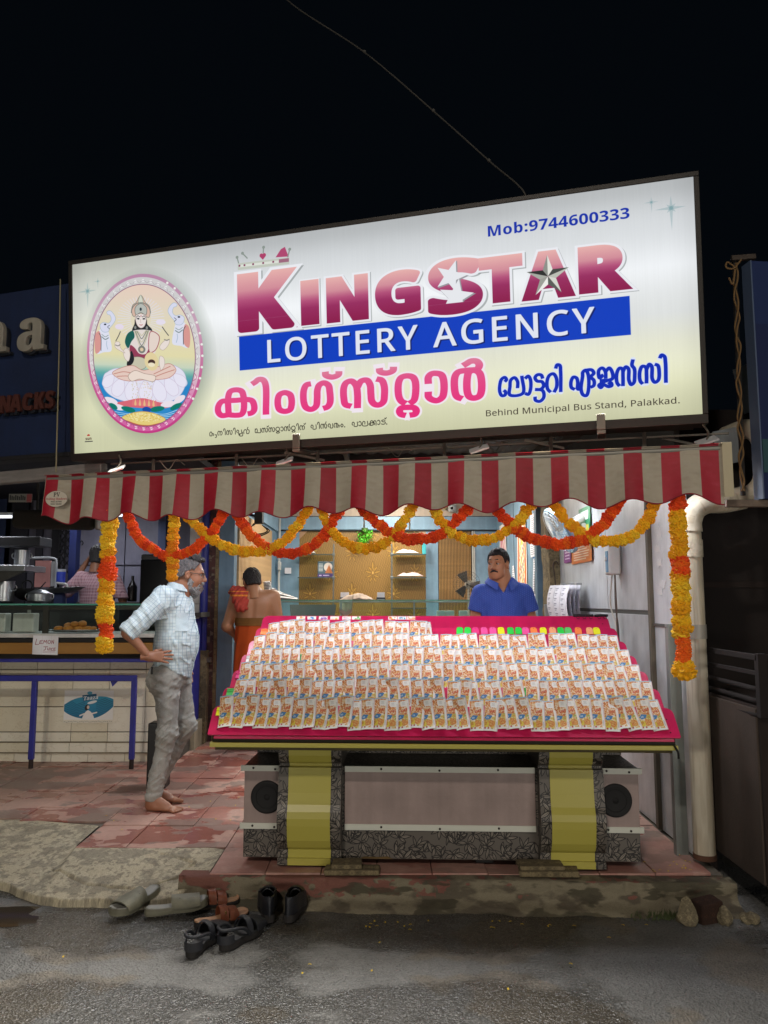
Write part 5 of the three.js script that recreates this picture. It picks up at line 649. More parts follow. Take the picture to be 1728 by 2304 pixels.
{ // jambs and posts at the shop front
  const y = 1.6; const jamb = (u0, u1, z, m, name, label, d = 0.14, y0 = PF) => { const a = at(u0, 1300, -z), b = at(u1, 1300, -z); return solo(name, box(b.x - a.x, 3.1 - y0, d), m, label, 'pillar', V((a.x + b.x) / 2, (3.1 + y0) / 2, z)); };
  jamb(494, 529, -8.34, blueDk, 'door_jamb', 'blue laminate jamb at the left of the shop opening', 0.16);
  const rust = mat(0xffffff, 0.8, { map: dtex(128, 512, (x, yy) => { const a = fbm(x / 12, yy / 40, 4); let c = mixc([84, 52, 48], [60, 40, 38], sstep(0.4, 0.6, a)); return mixc(c, [120, 112, 96], sstep(0.6, 0.64, fbm(x / 9 + 7, yy / 16, 4)) * 0.8); }), bumpMap: rept(concreteBump, 2), bumpScale: 0.004 });
  const plaster = mat(0xb9ae98, 0.9, { map: rept(concreteTex, 1.2), bumpMap: rept(concreteBump, 2), bumpScale: 0.015 });
  jamb(486, 494, -8.3, plaster, 'plaster_strip', 'strip of bare plaster beside the brown post on the left', 0.12);
  jamb(471, 486, -8.28, rust, 'door_post', 'flaking brown post at the left of the shop opening', 0.12);
  jamb(1206, 1230, -8.36, blueDk, 'door_jamb', 'blue laminate jamb behind the man in the blue shirt', 0.12); jamb(1231, 1247, -8.32, rust, 'door_post', 'brown post at the right of the shop opening', 0.12);
  const g = new THREE.BoxGeometry(0.16, 2.75, 0.34, 6, 60, 6), p = g.attributes.position; for (let i = 0; i < p.count; i++) { const n = 0.03 * (fbm(p.getY(i) * 7, p.getX(i) * 9 + p.getZ(i) * 9, 4) - 0.5); p.setX(i, p.getX(i) + n); p.setZ(i, p.getZ(i) + n); } g.computeVertexNormals();
  solo('rough_pillar', uvm(g), plaster, 'rough bare concrete pillar beside the grey panel wall', 'pillar', V(1.75, 1.5, -8.02)); { const a = at(1268, 1272, 7.86); solo('hook_wire', tube([V(0.02, 0.02, 0.02), V(0, 0.06, 0.02), V(-0.03, 0.04, 0.02), V(-0.02, -0.1, 0.02), V(-0.01, -0.34, 0.02)], 0.006, 6), mat(0x4a3a30, 0.7), 'bent brown wire hook on the rough concrete pillar', 'hook', a.add(V(-0.08, -0.02, 0.02))); }
}
{ // glass counter
  const G = phys(0xeaf6f2, 0.02, { transmission: 1, thickness: 0, ior: 1.5, specularIntensity: 0.35 }), edge = phys(0x5fae9a, 0.1, { transmission: 0.3, thickness: 0 }), fr = mat(0x9aa3a2, 0.35, { metalness: 0.6 });
  const c = thing('glass_counter', 'glass display counter across the middle of the shop', 'counter', V(-0.15, FY, -9.3)), Wd = 2.5, H = 1.18;
  part(c, 'base_cabinet', box(Wd, 0.62, 0.5), blueDk, V(0, 0.31, 0)); const top = part(c, 'glass_top', box(Wd, 0.008, 0.5, 0), G, V(0, H, 0)); part(top, 'top_edge', box(Wd, 0.01, 0.003, 0), edge, V(0, 0, 0.252));
  part(c, 'front_pane', box(Wd, 0.55, 0.006, 0), G, V(0, 0.9, 0.246)); const sh = part(c, 'glass_shelf', box(Wd - 0.02, 0.006, 0.44, 0), G, V(0, 0.96, 0)); part(sh, 'shelf_edge', box(Wd - 0.02, 0.01, 0.003, 0), edge, V(0, 0, 0.222)); for (const x of [-1.24, -0.35, 0.5, 1.24]) part(c, 'frame_post', box(0.02, 0.56, 0.02, 0.003), fr, V(x, 0.9, 0.235)); part(c, 'frame_rail', box(Wd, 0.018, 0.018, 0.003), fr, V(0, H - 0.018, 0.235));
  const on = (u, v) => { const p = at(u, v, 9.25); return p; }, topY = FY + H + 0.004;
  // crumpled cloth hanging over the counter edge
  { const a = on(765, 1345), b = on(842, 1345), W = b.x - a.x; solo('folded_cloth', sheet(40, 30, (s, t) => { const k = s < 0.38 ? 1 : 0, h = 0.07 * Math.sin(Math.PI * clamp((s - 0.02) / 0.96)) * (0.55 + 0.45 * Math.sin(t * 3.1)) + 0.045 * (fbm(s * 9, t * 7, 3) - 0.5); const over = s < 0.4 ? sstep(0.55, 1, t) * (0.2 - 0.3 * Math.abs(s - 0.2)) : 0; return V(s * W, Math.max(0.002, h * (1 - sstep(0.6, 1, t))) - over, -0.12 + 0.37 * Math.min(1, t * 1.15) + 0.015 * (fbm(s * 12, t * 12, 2) - 0.5)); }, 0.003), worn(0xb8a494, 0.9), 'crumpled beige cloth hanging over the glass counter edge', 'cloth', V(a.x, topY, -9.3)); }
  const card = (u, v, w, h, l, col = 0xe4e4ea) => { const p = on(u, v); const g = thing('counter_card', l, 'card', V(p.x, topY, -9.32)); part(g, 'card_face', box(w, h, 0.004, 0.001), mat(col, 0.7), V(0, h / 2, 0), [-0.2, 0, 0]); part(g, 'card_stand', box(w * 1.2, 0.03, 0.06, 0.003), mat(0x3c4450, 0.6), V(0, 0.015, -0.02)); };
  card(775, 1330, 0.1, 0.09, 'small white card standing at the left end of the beige cloth'); card(857, 1330, 0.09, 0.09, 'small white card on a dark stand right of the beige cloth');
  { const p = on(1030, 1363); for (const [u, l] of [[992, 'left stack of white slips inside the glass counter'], [1012, 'middle stack of white slips inside the glass counter'], [1042, 'right stack of white slips inside the glass counter']]) { const q = on(u, 1360); solo('slip_stack', box(0.1, 0.09, 0.06, 0.004), mat(0xdcdfdc, 0.8), l, 'paper stack', V(q.x, FY + 1.01, -9.25)); } }
  { const p = on(815, 1352); solo('yellow_ledger', box(0.26, 0.02, 0.16, 0.004), mat(0xb8b83a, 0.6), 'yellow ledger lying under the glass counter top', 'book', V(p.x, FY + 1.14 - 0.166, -9.28)); }
  { const a = on(628, 1338); const g = thing('striped_bundle', 'black and white striped cloth bundle on the left end of the counter', 'cloth', V(a.x, topY, -9.25)); const st = mat(0xffffff, 0.8, { map: ctex(64, 64, (c) => { c.fillStyle = '#e2e0de'; c.fillRect(0, 0, 64, 64); c.fillStyle = '#2c2a30'; for (let y = 0; y < 64; y += 12) c.fillRect(0, y, 64, 6); }, true) }); part(g, 'bundle_body', sheet(20, 14, (s, t) => V((s - 0.35) * 0.34, (0.13 * (1 - s) + 0.015) * Math.sin(Math.PI * t) * (0.8 + 0.4 * fbm(s * 7, t * 5, 2)), (t - 0.5) * 0.2), 0.004), st); part(g, 'rolled_end', cyl(0.045, 0.09, 16), st, V(-0.14, 0.17, 0), [0.2, 0, 0.1]); }
  { const p = at(690, 1385, 8.9); const g = thing('office_chair', 'grey plastic chair behind the glass counter', 'chair', V(p.x - 0.06, FY, -10.1)); const m = mat(0x4a5054, 0.6); part(g, 'seat', box(0.45, 0.05, 0.42, 0.02), m, V(0, 0.45, 0)); part(g, 'backrest', sheet(10, 10, (s, t) => V((s - 0.5) * (0.46 + 0.14 * t), 0.5 + t * 0.62, -0.2 - 0.08 * t + 0.06 * (2 * s - 1) ** 2), 0.02), m); for (const [x, z] of [[-0.2, -0.18], [0.2, -0.18], [-0.2, 0.18], [0.2, 0.18]]) part(g, 'leg', cyl(0.018, 0.44, 8), m, V(x, 0.22, z)); }
}
{ // wall shelves with glass boards
  const G = phys(0xe6f2ee, 0.03, { transmission: 0.9, thickness: 0 }), fr = mat(0x6f7676, 0.35, { metalness: 0.6 });
  for (const [u0, u1, post, l] of [[675, 755, 753, 'glass wall shelf at the left of the gold wallpaper'], [880, 957, 881, 'glass wall shelf at the right of the gold wallpaper']]) {
    const a = bw(u0, 1250), b = bw(u1, 1250), s = thing('wall_shelf', l, 'shelf', V(0, 0, ZB + 0.02)), w = b.x - a.x, x = (a.x + b.x) / 2; for (const v of [1250, 1301, 1368]) { const y = bw(u0, v).y, q = part(s, 'glass_board', box(w, 0.012, 0.26, 0), G, V(x, y, 0.14)); part(q, 'board_edge', box(w, 0.016, 0.004, 0), mat(0x3e4a48, 0.3), V(0, 0, 0.133)); } part(s, 'frame_post', box(0.022, 1.4, 0.022, 0.003), fr, V(bw(post, 1300).x, 1.75, 0.26));
    for (const v of [1250, 1301]) part(s, 'post_joint', box(0.045, 0.045, 0.045, 0.006), fr, V(bw(post, v).x, bw(post, v).y, 0.26));
  }
  { const p = bw(735, 1283), t = ctex(128, 128, (c) => { c.fillStyle = '#4c6470'; c.fillRect(0, 0, 128, 128); c.fillStyle = '#dfe6e8'; for (let i = 0; i < 6; i++) c.fillRect(8, 20 + i * 11, 34, 4); c.fillStyle = '#e2d8d0'; c.beginPath(); c.ellipse(84, 46, 34, 36, 0.3, 0, 6.3); c.fill(); c.fillStyle = '#c87a4a'; c.beginPath(); c.moveTo(60, 96); c.lineTo(92, 26); c.lineTo(122, 96); c.fill(); c.fillStyle = '#4a3c78'; c.fillRect(0, 100, 128, 28); c.fillStyle = '#c8c0e0'; c.fillRect(12, 110, 20, 8); c.fillRect(44, 110, 50, 6); }); solo('photo_box', box(0.24, 0.24, 0.05, 0.004), mat(0xffffff, 0.5, { map: (() => { const q = t; q.repeat.set(1 / 0.24, 1 / 0.24); q.offset.set(0.5, 0.5); q.wrapS = q.wrapT = THREE.RepeatWrapping; return q; })() }), 'printed picture box standing on the left wall shelf', 'box', V(p.x, bw(735, 1301).y + 0.13, ZB + 0.2)); }
  const heap = (u, v, w, l, col) => { const p = bw(u, v); solo('paper_heap', sheet(14, 10, (s, t) => V((s - 0.5) * w, 0.004 + 0.05 * Math.sin(Math.PI * s) * Math.sin(Math.PI * t) * (0.4 + 1.4 * fbm(s * 5 + u, t * 4, 3)), (t - 0.5) * 0.2), 0.003), mat(col, 0.8), l, 'papers', V(p.x, p.y + 0.01, ZB + 0.16)); };
  heap(915, 1248, 0.36, 'loose white papers on the upper right wall shelf', 0xdedede); heap(922, 1299, 0.4, 'crumpled pink and white papers on the lower right wall shelf', 0xd8c2c0); heap(700, 1248, 0.16, 'small pile of papers on the upper left wall shelf', 0xdedede);
  { const p = bw(953, 1236); solo('teal_tin', box(0.06, 0.2, 0.06, 0.01), mat(0x3aa8b0, 0.5), 'small teal box at the right end of the upper shelf', 'box', V(p.x, bw(953, 1250).y + 0.11, ZB + 0.16)); }
  { // hanging green plant
    const p = bw(821, 1207), g = thing('hanging_plant', 'bright green artificial plant hanging below the blue beam', 'plant', V(p.x, p.y, ZB + 0.12)), r = rng(8), lf = []; for (let i = 0; i < 260; i++) { const q = new THREE.PlaneGeometry(0.016, 0.034); q.rotateX(r() * 6); q.rotateY(r() * 6); const a = r() * 6.28, w = Math.sqrt(r()) * 0.12; lf.push(q.translate(w * Math.cos(a) * 1.1, 0.08 - r() * 0.24, w * Math.sin(a) * 0.6)); } const f = part(g, 'leaves', merge(lf), mat(0x55b828, 0.7, { side: THREE.DoubleSide })); f.userData.kind = 'stuff'; part(g, 'holder', cyl(0.05, 0.06, 14), mat(0x3c5a24, 0.6), V(0, 0.09, 0)); }
  { const p = bw(1017, 1143), c = thing('ceiling_camera', 'small white dome security camera above the blue beam', 'camera', V(p.x, p.y, ZB + 0.02)); part(c, 'mount', box(0.13, 0.13, 0.04, 0.01), whiteM, V(0, 0, 0.02)); const d = part(c, 'dome', new THREE.SphereGeometry(0.05, 20, 14), mat(0xc9ccd0, 0.3), V(0, -0.005, 0.06)); part(d, 'lens', new THREE.SphereGeometry(0.026, 14, 10), mat(0x1a1a1e, 0.15), V(-0.01, -0.008, 0.03)); part(c, 'sensor', new THREE.SphereGeometry(0.035, 14, 10), mat(0xd0b88a, 0.5), V(-0.12, 0, 0.02)); }
  { const p = at(583, 1165, 9.4), s = thing('bracket_speaker', 'black bracket speaker with looped wires on the left wall', 'speaker', p); part(s, 'case', box(0.1, 0.15, 0.12, 0.01), black); const r = rng(6); for (let i = 0; i < 4; i++) { const q = r() * 0.05; part(s, 'wire_loop', tube([V(-0.06 + q, -0.07, 0.03), V(-0.1 - q, -0.16, 0.02), V(-0.02, -0.2 - q, 0.03), V(0.1 + q, -0.16, 0), V(0.04, -0.09, 0.02)], 0.005, 5), black); } part(s, 'bracket', bar(V(0, 0.02, -0.05), V(-0.22, 0.06, -0.05), 0.03), black); }
  { // pedestal fan behind the seller
    const p = at(1050, 1315, 9.9), f = thing('pedestal_fan', 'dark pedestal fan behind the man in the blue shirt', 'fan', V(p.x, FY, -9.9)), hy = p.y - FY, m = mat(0x4a4642, 0.5); part(f, 'stand', cyl(0.014, hy, 10), mat(0xb8b4a8, 0.5), V(0.03, hy / 2, -0.06)); part(f, 'base', cyl(0.16, 0.03, 24, 0.13), m, V(0.03, 0.015, -0.06)); part(f, 'motor', cyl(0.055, 0.12, 18), mat(0xb0aa9a, 0.5), V(0.04, 0, -0.05).setY(hy), [Math.PI / 2, 0, 0]); for (let i = 0; i < 3; i++) { const b = part(f, 'blade', sheet(6, 8, (s, t) => V((s - 0.5) * 0.1 * (0.4 + t), 0.03 + t * 0.13, 0.03 * s), 0.002), m, V(0, hy, 0.02), [0, 0, i * 2.094 + 0.4]); } const cg = []; for (let i = 0; i < 4; i++) cg.push(tr(new THREE.TorusGeometry(0.17 * (1 - i * 0.22), 0.002, 5, 40), 0, 0, 0.05)); for (let i = 0; i < 30; i++) { const a = i / 30 * 6.28; cg.push(rod(V(0, 0, 0.06), V(0.17 * Math.cos(a), 0.17 * Math.sin(a), 0.045), 0.0012, 4)); } part(f, 'cage', merge(cg), m, V(0, hy, 0.0)); }
}
// ceiling lamps of the shop
for (const [x, z, l] of [[-0.7, -9.6, 'square ceiling lamp over the left of the shop'], [0.85, -9.6, 'square ceiling lamp over the right of the shop'], [0.06, -11.1, 'square ceiling lamp over the rear of the shop']]) { const g = thing('ceiling_lamp', l, 'lamp', V(x, 3.24, z)); part(g, 'lamp_frame', box(0.62, 0.02, 0.62, 0.004), whiteM); part(g, 'glowing_panel', box(0.58, 0.006, 0.58, 0.001), tubeGlow(1.3), V(0, -0.012, 0)); const L = new THREE.RectAreaLight(0xfff6e8, LUX.shop, 0.58, 0.58); L.position.set(0, -0.02, 0); L.rotation.x = -Math.PI / 2; g.add(L); }
// building above the openings
{
  solo('facade', box(9.4, 1.9, 0.24), worn(0x3c3936, 0.9), 'dark plastered facade above the shop openings', 'building', V(-1.2, 4.06, -8.5));
  const rf = thing('sheet_roof', 'dark corrugated sheet roof between the facade and the sign', 'roof', V(0, 0, 0)); part(rf, 'sheet', sheet(160, 4, (s, t) => V(-5.6 + s * 7.5, 3.14 + 0.012 * Math.sin(s * 300) + 0.06 * t, -5.3 - t * 3.1 - 0.32 * (1 - s) * (1 - t) * 2), 0.002), worn(0x4a4744, 0.7)); for (const x of [-4.2, -2.3, -0.4, 1.6]) part(rf, 'rafter', bar(V(x, 3.08, -5.6 - (x < -1 ? 0.4 : 0)), V(x, 3.14, -8.35), 0.05, 0.08), mat(0x35302c, 0.8));
  // light truss, wires and little lamps hanging between sign and awning
  const tp = (u, v, d) => at(u, v, d), st = mat(0x6a665e, 0.5, { metalness: 0.6 });
  const t = thing('sign_truss', 'thin steel truss with tangled wires below the lit sign', 'truss', V(0, 0, 0));
  part(t, 'rail', bar(tp(250, 1044, 5.1), tp(1640, 975, 4.15), 0.012), st); part(t, 'rail', bar(tp(250, 1030, 5.25), tp(1560, 962, 4.25), 0.02), st); for (const [u, v] of [[345, 1042], [532, 1030], [715, 1022], [1000, 1004], [1240, 992], [1450, 982]]) part(t, 'strut', bar(tp(u, v - 8, 5.05 - (u - 250) * 0.00068), tp(u, v + 26, 5.0 - (u - 250) * 0.00068), 0.02), st);
  for (const [u, v] of [[385, 1040], [570, 1036], [900, 1012], [1120, 1000]]) part(t, 'wire', tube([tp(u - 26, v - 4, 4.95), tp(u - 6, v + 16, 4.95), tp(u + 12, v - 6, 4.97), tp(u + 30, v + 6, 4.95)], 0.003, 5), mat(0x8a867a, 0.7));
  for (const [u, v, d] of [[1490, 1000, 4.3], [1180, 1005, 4.4], [640, 1032, 4.75]]) part(t, 'brace', bar(tp(u, v - 14, d), tp(u + 90, v + 4, d - 0.05), 0.016), st);
  [[262, 1056, 'leftmost'], [640, 1038, 'second from the left'], [1078, 1010, 'third from the left'], [1590, 992, 'rightmost']].forEach(([u, v, l]) => { const g = thing('flood_lamp', `unlit white flood lamp under the sign, ${l} of four`, 'lamp', tp(u, v, 4.9 - (u - 250) * 0.00068), awYaw + 0.3, 'unlit flood lamps under the sign'); part(g, 'housing', box(0.11, 0.012, 0.07, 0.004), mat(0xb4b8ba, 0.5), null, [0.5, 0, 0.35]); part(g, 'stalk', tube([V(0, 0, 0), V(0.02, 0.05, -0.02), V(0.0, 0.1, -0.04)], 0.006, 6), st); });
}

// ================= EATERY ON THE LEFT =================
{
  const d = 7.25, Z = -7.25, creamTex = dtex(256, 256, (x, y) => { const a = fbm(x / 60, y / 60, 4), v = Math.abs(fbm(x / 40 + 9, y / 25, 4) - 0.5); let c = mixc([230, 226, 208], [222, 216, 196], a); c = mixc(c, [188, 178, 150], sstep(0.03, 0.0, v) * 0.35); return c; }, { mirror: true });
  const tileM = [0xffffff, 0xfaf8f2, 0xf6f3ea].map((c) => mat(c, 0.3, { map: creamTex })), grout = mat(0x7a7262, 0.9), blueP = worn(0x2c2f96, 0.45), steel = mat(0xb4b8ba, 0.32, { metalness: 0.85 }), ali = mat(0x8a8c88, 0.4, { metalness: 0.6 });
  const rows = [[PF, 0.222], [0.226, 0.312], [0.317, 0.402], [0.406, 0.627], [0.631, 0.964], [0.968, 1.07]], wall = thing('tiled_counter', 'cream tiled eatery counter with wooden ledge and glass case on top', 'counter', V(0, 0, Z)), r = rng(41), xr = -1.93;
  part(wall, 'core', box(3.4, 0.93, 0.5, 0), grout, V(xr - 1.7, 0.6, -0.262));
  rows.forEach(([y0, y1], k) => { for (let i = 0; i < 9; i++) { const off = k === 0 ? 0.17 : 0, x1 = Math.min(xr, -1.855 - i * 0.335 + off), x0 = Math.max(-4.9, -1.855 - (i + 1) * 0.335 + off); if (x1 - x0 < 0.03) continue; const g = tr(new RoundedBoxGeometry(x1 - x0 - 0.004, y1 - y0 - 0.004, 0.012, 1, 0.002), (x0 + x1) / 2, (y0 + y1) / 2, (k === 1 ? 0.022 : k === 0 ? 0.014 : 0) + (r() - 0.5) * 0.002); part(wall, 'wall_tile', uvm(g, 2.2, r(), r()), tileM[Math.floor(r() * 3)]); } });
  part(wall, 'ledge_strip', box(3.0, 0.01, 0.02, 0.003), worn(0x8a7f66, 0.9), V(xr - 1.5, 0.316, 0.02)); part(wall, 'ledge_strip', box(3.0, 0.008, 0.04, 0.003), worn(0x8a7f66, 0.9), V(xr - 1.5, 0.2255, 0.024));
  // right-hand return of the counter: tiled plinth and side
  for (let j = 0; j < 3; j++) for (let i = 0; i < 3; i++) part(wall, 'wall_tile', uvm(tr(new RoundedBoxGeometry(0.012, 0.086, 0.34, 1, 0.002), xr + 0.004 + (j === 1 ? 0.02 : 0), 0.184 + j * 0.09, -0.18 - i * 0.345), 2.2), tileM[(i + j) % 3]); part(wall, 'side_core', box(0.2, 0.3, 1.1, 0), grout, V(xr - 0.104, 0.29, -0.55));
  const Y = (v, dd = 6.95) => at(150, v, dd).y, X = (u, dd = 6.95) => at(u, 1350, dd).x;
  // ledge: marble strip, wooden front
  const wood = mat(0xc2a468, 0.5, { map: dtex(512, 64, (x, y) => { const n = fbm(x / 120, y / 4, 4); return mixc([214, 186, 130], [176, 142, 86], n); }, { mirror: true }) });
  part(wall, 'wooden_ledge', box(2.9, Y(1446) - Y(1471), 0.05), wood, V(-3.4, (Y(1446) + Y(1471)) / 2, 0.3)); part(wall, 'dark_gap', box(2.9, 0.03, 0.04, 0.002), mat(0x1f1c18, 0.8), V(-3.4, Y(1441), 0.285)); part(wall, 'marble_ledge', box(2.9, 0.035, 0.6, 0.004), worn(0xd8d8d2, 0.3), V(-3.4, Y(1430), 0.02)); part(wall, 'lower_shelf', box(2.9, 0.05, 0.3), worn(0x3a3630, 0.8), V(-3.4, 1.1, 0.1)); part(wall, 'dark_rail', box(2.9, 0.03, 0.03), blueP, V(-3.4, Y(1486), 0.3));
  // glass case on the ledge
  const G = phys(0xf6faf8, 0.02, { transmission: 1, thickness: 0, specularIntensity: 0.4 }), y0 = Y(1428), y1 = Y(1360), gc = thing('glass_case', 'low glass display case on the eatery counter', 'display case', V(0, 0, Z)); const fr = mat(0x3c3a34, 0.4, { metalness: 0.5 });
  const gt = part(gc, 'glass_top', box(2.9, 0.01, 0.5, 0), G, V(-3.4, y1, 0.05)); part(gt, 'top_edge', box(2.9, 0.013, 0.004, 0), phys(0x6fbfa8, 0.1, { transmission: 0.3, thickness: 0 }), V(0, 0, 0.252)); part(gc, 'front_pane', box(2.9, y1 - y0 - 0.02, 0.005, 0), G, V(-3.4, (y0 + y1) / 2, 0.285)); part(gc, 'top_rail', box(2.9, 0.035, 0.02, 0.003), fr, V(-3.4, y1 - 0.03, 0.27)); part(gc, 'front_post', box(0.05, y1 - y0, 0.03, 0.003), fr, V(X(102), (y0 + y1) / 2, 0.268)); part(gc, 'front_post', box(0.03, y1 - y0, 0.02, 0.003), ali, V(X(35), (y0 + y1) / 2, 0.02)); part(gc, 'end_post', box(0.03, y1 - y0, 0.03, 0.003), fr, V(-1.97, (y0 + y1) / 2, 0.268)); part(gc, 'rear_pane', box(2.9, y1 - y0 - 0.02, 0.005, 0), G, V(-3.4, (y0 + y1) / 2, -0.18));
  [[8, 26, 'left white tray box inside the glass case'], [61, 46, 'right white tray box inside the glass case']].forEach(([u, w, l]) => solo('tray_box', box(w * 0.0042, 0.17, 0.12, 0.01), worn(0xdcdcd2, 0.5), l, 'box', V(X(u, 7.2), y0 + 0.1, Z + 0.05)));
  { const t = thing('snack_tray', 'oval steel tray in the glass case', 'tray', V(X(165), y0 + 0.018, Z + 0.2)); const g = lathe([[0, 0], [0.15, 0.002], [0.19, 0.02], [0.195, 0.024], [0.188, 0.022], [0.15, 0.007], [0, 0.005]], 40); g.scale(1.3, 1, 0.5); part(t, 'dish', g, steel);
    const fm = mat(0xd08a3c, 0.75, { bumpMap: rept(grainBump, 4), bumpScale: 0.004, map: rept(smudge, 6) }), q = rng(4); [[-0.16, 0.03, 0, 0.05], [-0.06, 0.032, 0.02, 0.055], [0.03, 0.03, 0.03, 0.05], [0.1, 0.03, 0.01, 0.05], [-0.02, 0.07, 0, 0.05], [0.05, 0.075, 0, 0.052], [0.15, 0.03, 0.0, 0.042], [-0.09, 0.06, -0.03, 0.045]].forEach(([x, y, z, rr], i) => { const g = new THREE.IcosahedronGeometry(1, 3), p = g.attributes.position; for (let k = 0; k < p.count; k++) { const n = 0.92 + 0.25 * (fbm(p.getX(k) * 2 + i * 9, p.getY(k) * 2 + p.getZ(k), 3) - 0.3); p.setXYZ(k, p.getX(k) * n * rr, p.getY(k) * n * rr * 0.55, p.getZ(k) * n * rr * 0.8); } g.computeVertexNormals(); solo('fried_snack', uvm(g), fm, `golden fried snack on the steel tray, ${['leftmost', 'second from the left in front', 'third from the left in front', 'fourth from the left in front', 'lower one on top', 'highest one on top', 'rightmost', 'one behind on the left'][i]}`, 'snack', V(X(165) + x, y0 + 0.018 + y, Z + 0.2 + z), [0, q() * 3, 0.2 * (q() - 0.5)], 'fried snacks heaped on the tray'); }); }
  { const a = at(103, 1446, 6.92); solo('paper_sign', sheet(10, 8, (s, t) => V((s - 0.5) * 0.222, (t - 0.5) * 0.165, 0.006 * Math.sin(s * 5 + t * 2)), 0.001), mat(0xffffff, 0.8, { map: ctex(256, 190, (c, W, H) => { c.fillStyle = '#dfe0e2'; c.fillRect(0, 0, W, H); c.strokeStyle = 'rgba(120,120,130,0.25)'; c.lineWidth = 2; for (const x of [90, 180]) { c.beginPath(); c.moveTo(x, 0); c.lineTo(x + 6, H); c.stroke(); } c.strokeStyle = '#8a2a34'; c.lineWidth = 5; c.lineCap = 'round'; c.lineJoin = 'round'; const L = (...p) => { c.beginPath(); p.forEach(([x, y], i) => i ? c.lineTo(x, y) : c.moveTo(x, y)); c.stroke(); }; L([36, 36], [28, 92], [62, 88]); L([96, 48], [72, 52], [68, 82], [94, 78]); L([70, 66], [90, 63]); L([102, 82], [110, 46], [122, 68], [134, 44], [140, 80]); c.beginPath(); c.ellipse(162, 62, 13, 17, 0, 0, 6.3); c.stroke(); L([186, 80], [188, 44], [206, 78], [208, 40]); L([112, 112], [150, 110]); L([134, 112], [130, 142], [116, 146]); L([152, 122], [152, 142], [166, 144], [168, 120]); L([178, 122], [177, 146]); L([206, 122], [190, 126], [190, 146], [206, 144]); L([230, 120], [214, 122], [213, 146], [230, 144]); L([214, 133], [226, 132]); c.lineWidth = 3; L([110, 164], [226, 160]); }) }), 'white paper sign reading LEMON JUICE taped on the wooden ledge', 'sign', V(a.x, (Y(1430) + Y(1466)) / 2 - 0.012, Z + 0.335), [0, 0, -0.03]); }
  { // torn blue poster on the tiles
    const a = at(142, 1553, 7.22), b = at(254, 1627, 7.22); const s = new THREE.PlaneGeometry(0.46, 0.3, 12, 8), p = s.attributes.position; for (let i = 0; i < p.count; i++) p.setZ(i, 0.002 + 0.003 * fbm(p.getX(i) * 12, p.getY(i) * 12, 2));
    solo('poster', s, mat(0xffffff, 0.5, { map: ctex(512, 334, (c, W, H) => { c.fillStyle = '#ded9c6'; c.fillRect(0, 0, W, H); c.fillStyle = '#e6e6e0'; c.fillRect(6, 10, W - 12, 290); c.save(); c.beginPath(); c.moveTo(6, 150); c.quadraticCurveTo(130, 60, 260, 76); c.quadraticCurveTo(420, 50, 506, 96); c.lineTo(506, 170); c.quadraticCurveTo(390, 290, 250, 292); c.quadraticCurveTo(90, 286, 6, 214); c.clip(); const g = c.createLinearGradient(0, 60, 0, 300); g.addColorStop(0, '#2f93b4'); g.addColorStop(1, '#1d6f94'); c.fillStyle = g; c.fillRect(0, 0, W, H); c.strokeStyle = '#0f5674'; c.lineWidth = 5; for (let i = 0; i < 12; i++) { c.beginPath(); c.moveTo(0, 140 + i * 18); c.lineTo(70, 110 + i * 20); c.lineTo(130, 150 + i * 16); c.lineTo(220, 120 + i * 18); c.stroke(); c.beginPath(); c.moveTo(330, 120 + i * 18); c.lineTo(420, 90 + i * 18); c.lineTo(512, 130 + i * 18); c.stroke(); } c.fillStyle = '#e9e6e0'; c.beginPath(); c.moveTo(190, 300); c.quadraticCurveTo(210, 220, 250, 205); c.quadraticCurveTo(300, 220, 320, 300); c.fill(); c.lineWidth = 14; c.strokeStyle = '#e4ddd4'; c.beginPath(); c.moveTo(215, 240); c.lineTo(165, 262); c.moveTo(290, 240); c.lineTo(345, 226); c.stroke(); c.fillStyle = '#20242a'; c.beginPath(); c.ellipse(238, 178, 22, 30, 0.3, 0, 6.3); c.fill(); c.fillStyle = '#d9c0ae'; c.beginPath(); c.ellipse(250, 176, 13, 18, 0, 0, 6.3); c.fill(); c.restore(); c.fillStyle = '#1c6488'; c.beginPath(); c.moveTo(186, 56); c.lineTo(330, 40); c.lineTo(336, 96); c.lineTo(196, 118); c.fill(); c.fillStyle = '#f0f2f2'; c.font = 'bold italic 52px serif'; c.save(); c.translate(196, 108); c.rotate(-0.1); c.fillText('Taaza', 0, 0); c.restore(); c.fillStyle = '#4f9fba'; c.beginPath(); c.ellipse(262, 34, 26, 16, 0, 0, 6.3); c.fill(); c.fillStyle = '#e8ecec'; c.beginPath(); c.ellipse(290, 126, 50, 14, -0.25, 0, 6.3); c.fill(); c.strokeStyle = '#5a5a54'; c.lineWidth = 3; for (let i = 0; i < 26; i++) { c.beginPath(); c.moveTo(10 + i * 19, 318 + 5 * Math.sin(i)); c.lineTo(24 + i * 19, 320 + 6 * Math.sin(i * 2)); c.stroke(); } }) }), 'torn white and blue printed poster stuck on the tiled counter', 'poster', V((a.x + b.x) / 2, (a.y + b.y) / 2, Z + 0.008)); }
  // blue rail in front
  { const t = thing('queue_rail', 'blue painted steel rail in front of the tiled counter', 'railing', V(0, 0, -6.95)), y = Y(1526), xa = X(309); part(t, 'top_rail', box(2.6, 0.05, 0.05, 0.006), blueP, V(xa - 1.28, y, 0)); for (const u of [88, 309]) { part(t, 'post', box(0.045, y - 0.24, 0.045, 0.006), blueP, V(X(u), (y + 0.2) / 2, 0)); part(t, 'foot', cyl(0.02, 0.1, 10), mat(0x2a1c18, 0.8), V(X(u), PF + 0.05, 0)); } part(t, 'gusset', extr([[0, 0], [0.07, 0], [0.02, -0.05]], 0.006), blueP, V(X(256), y - 0.022, 0)); }
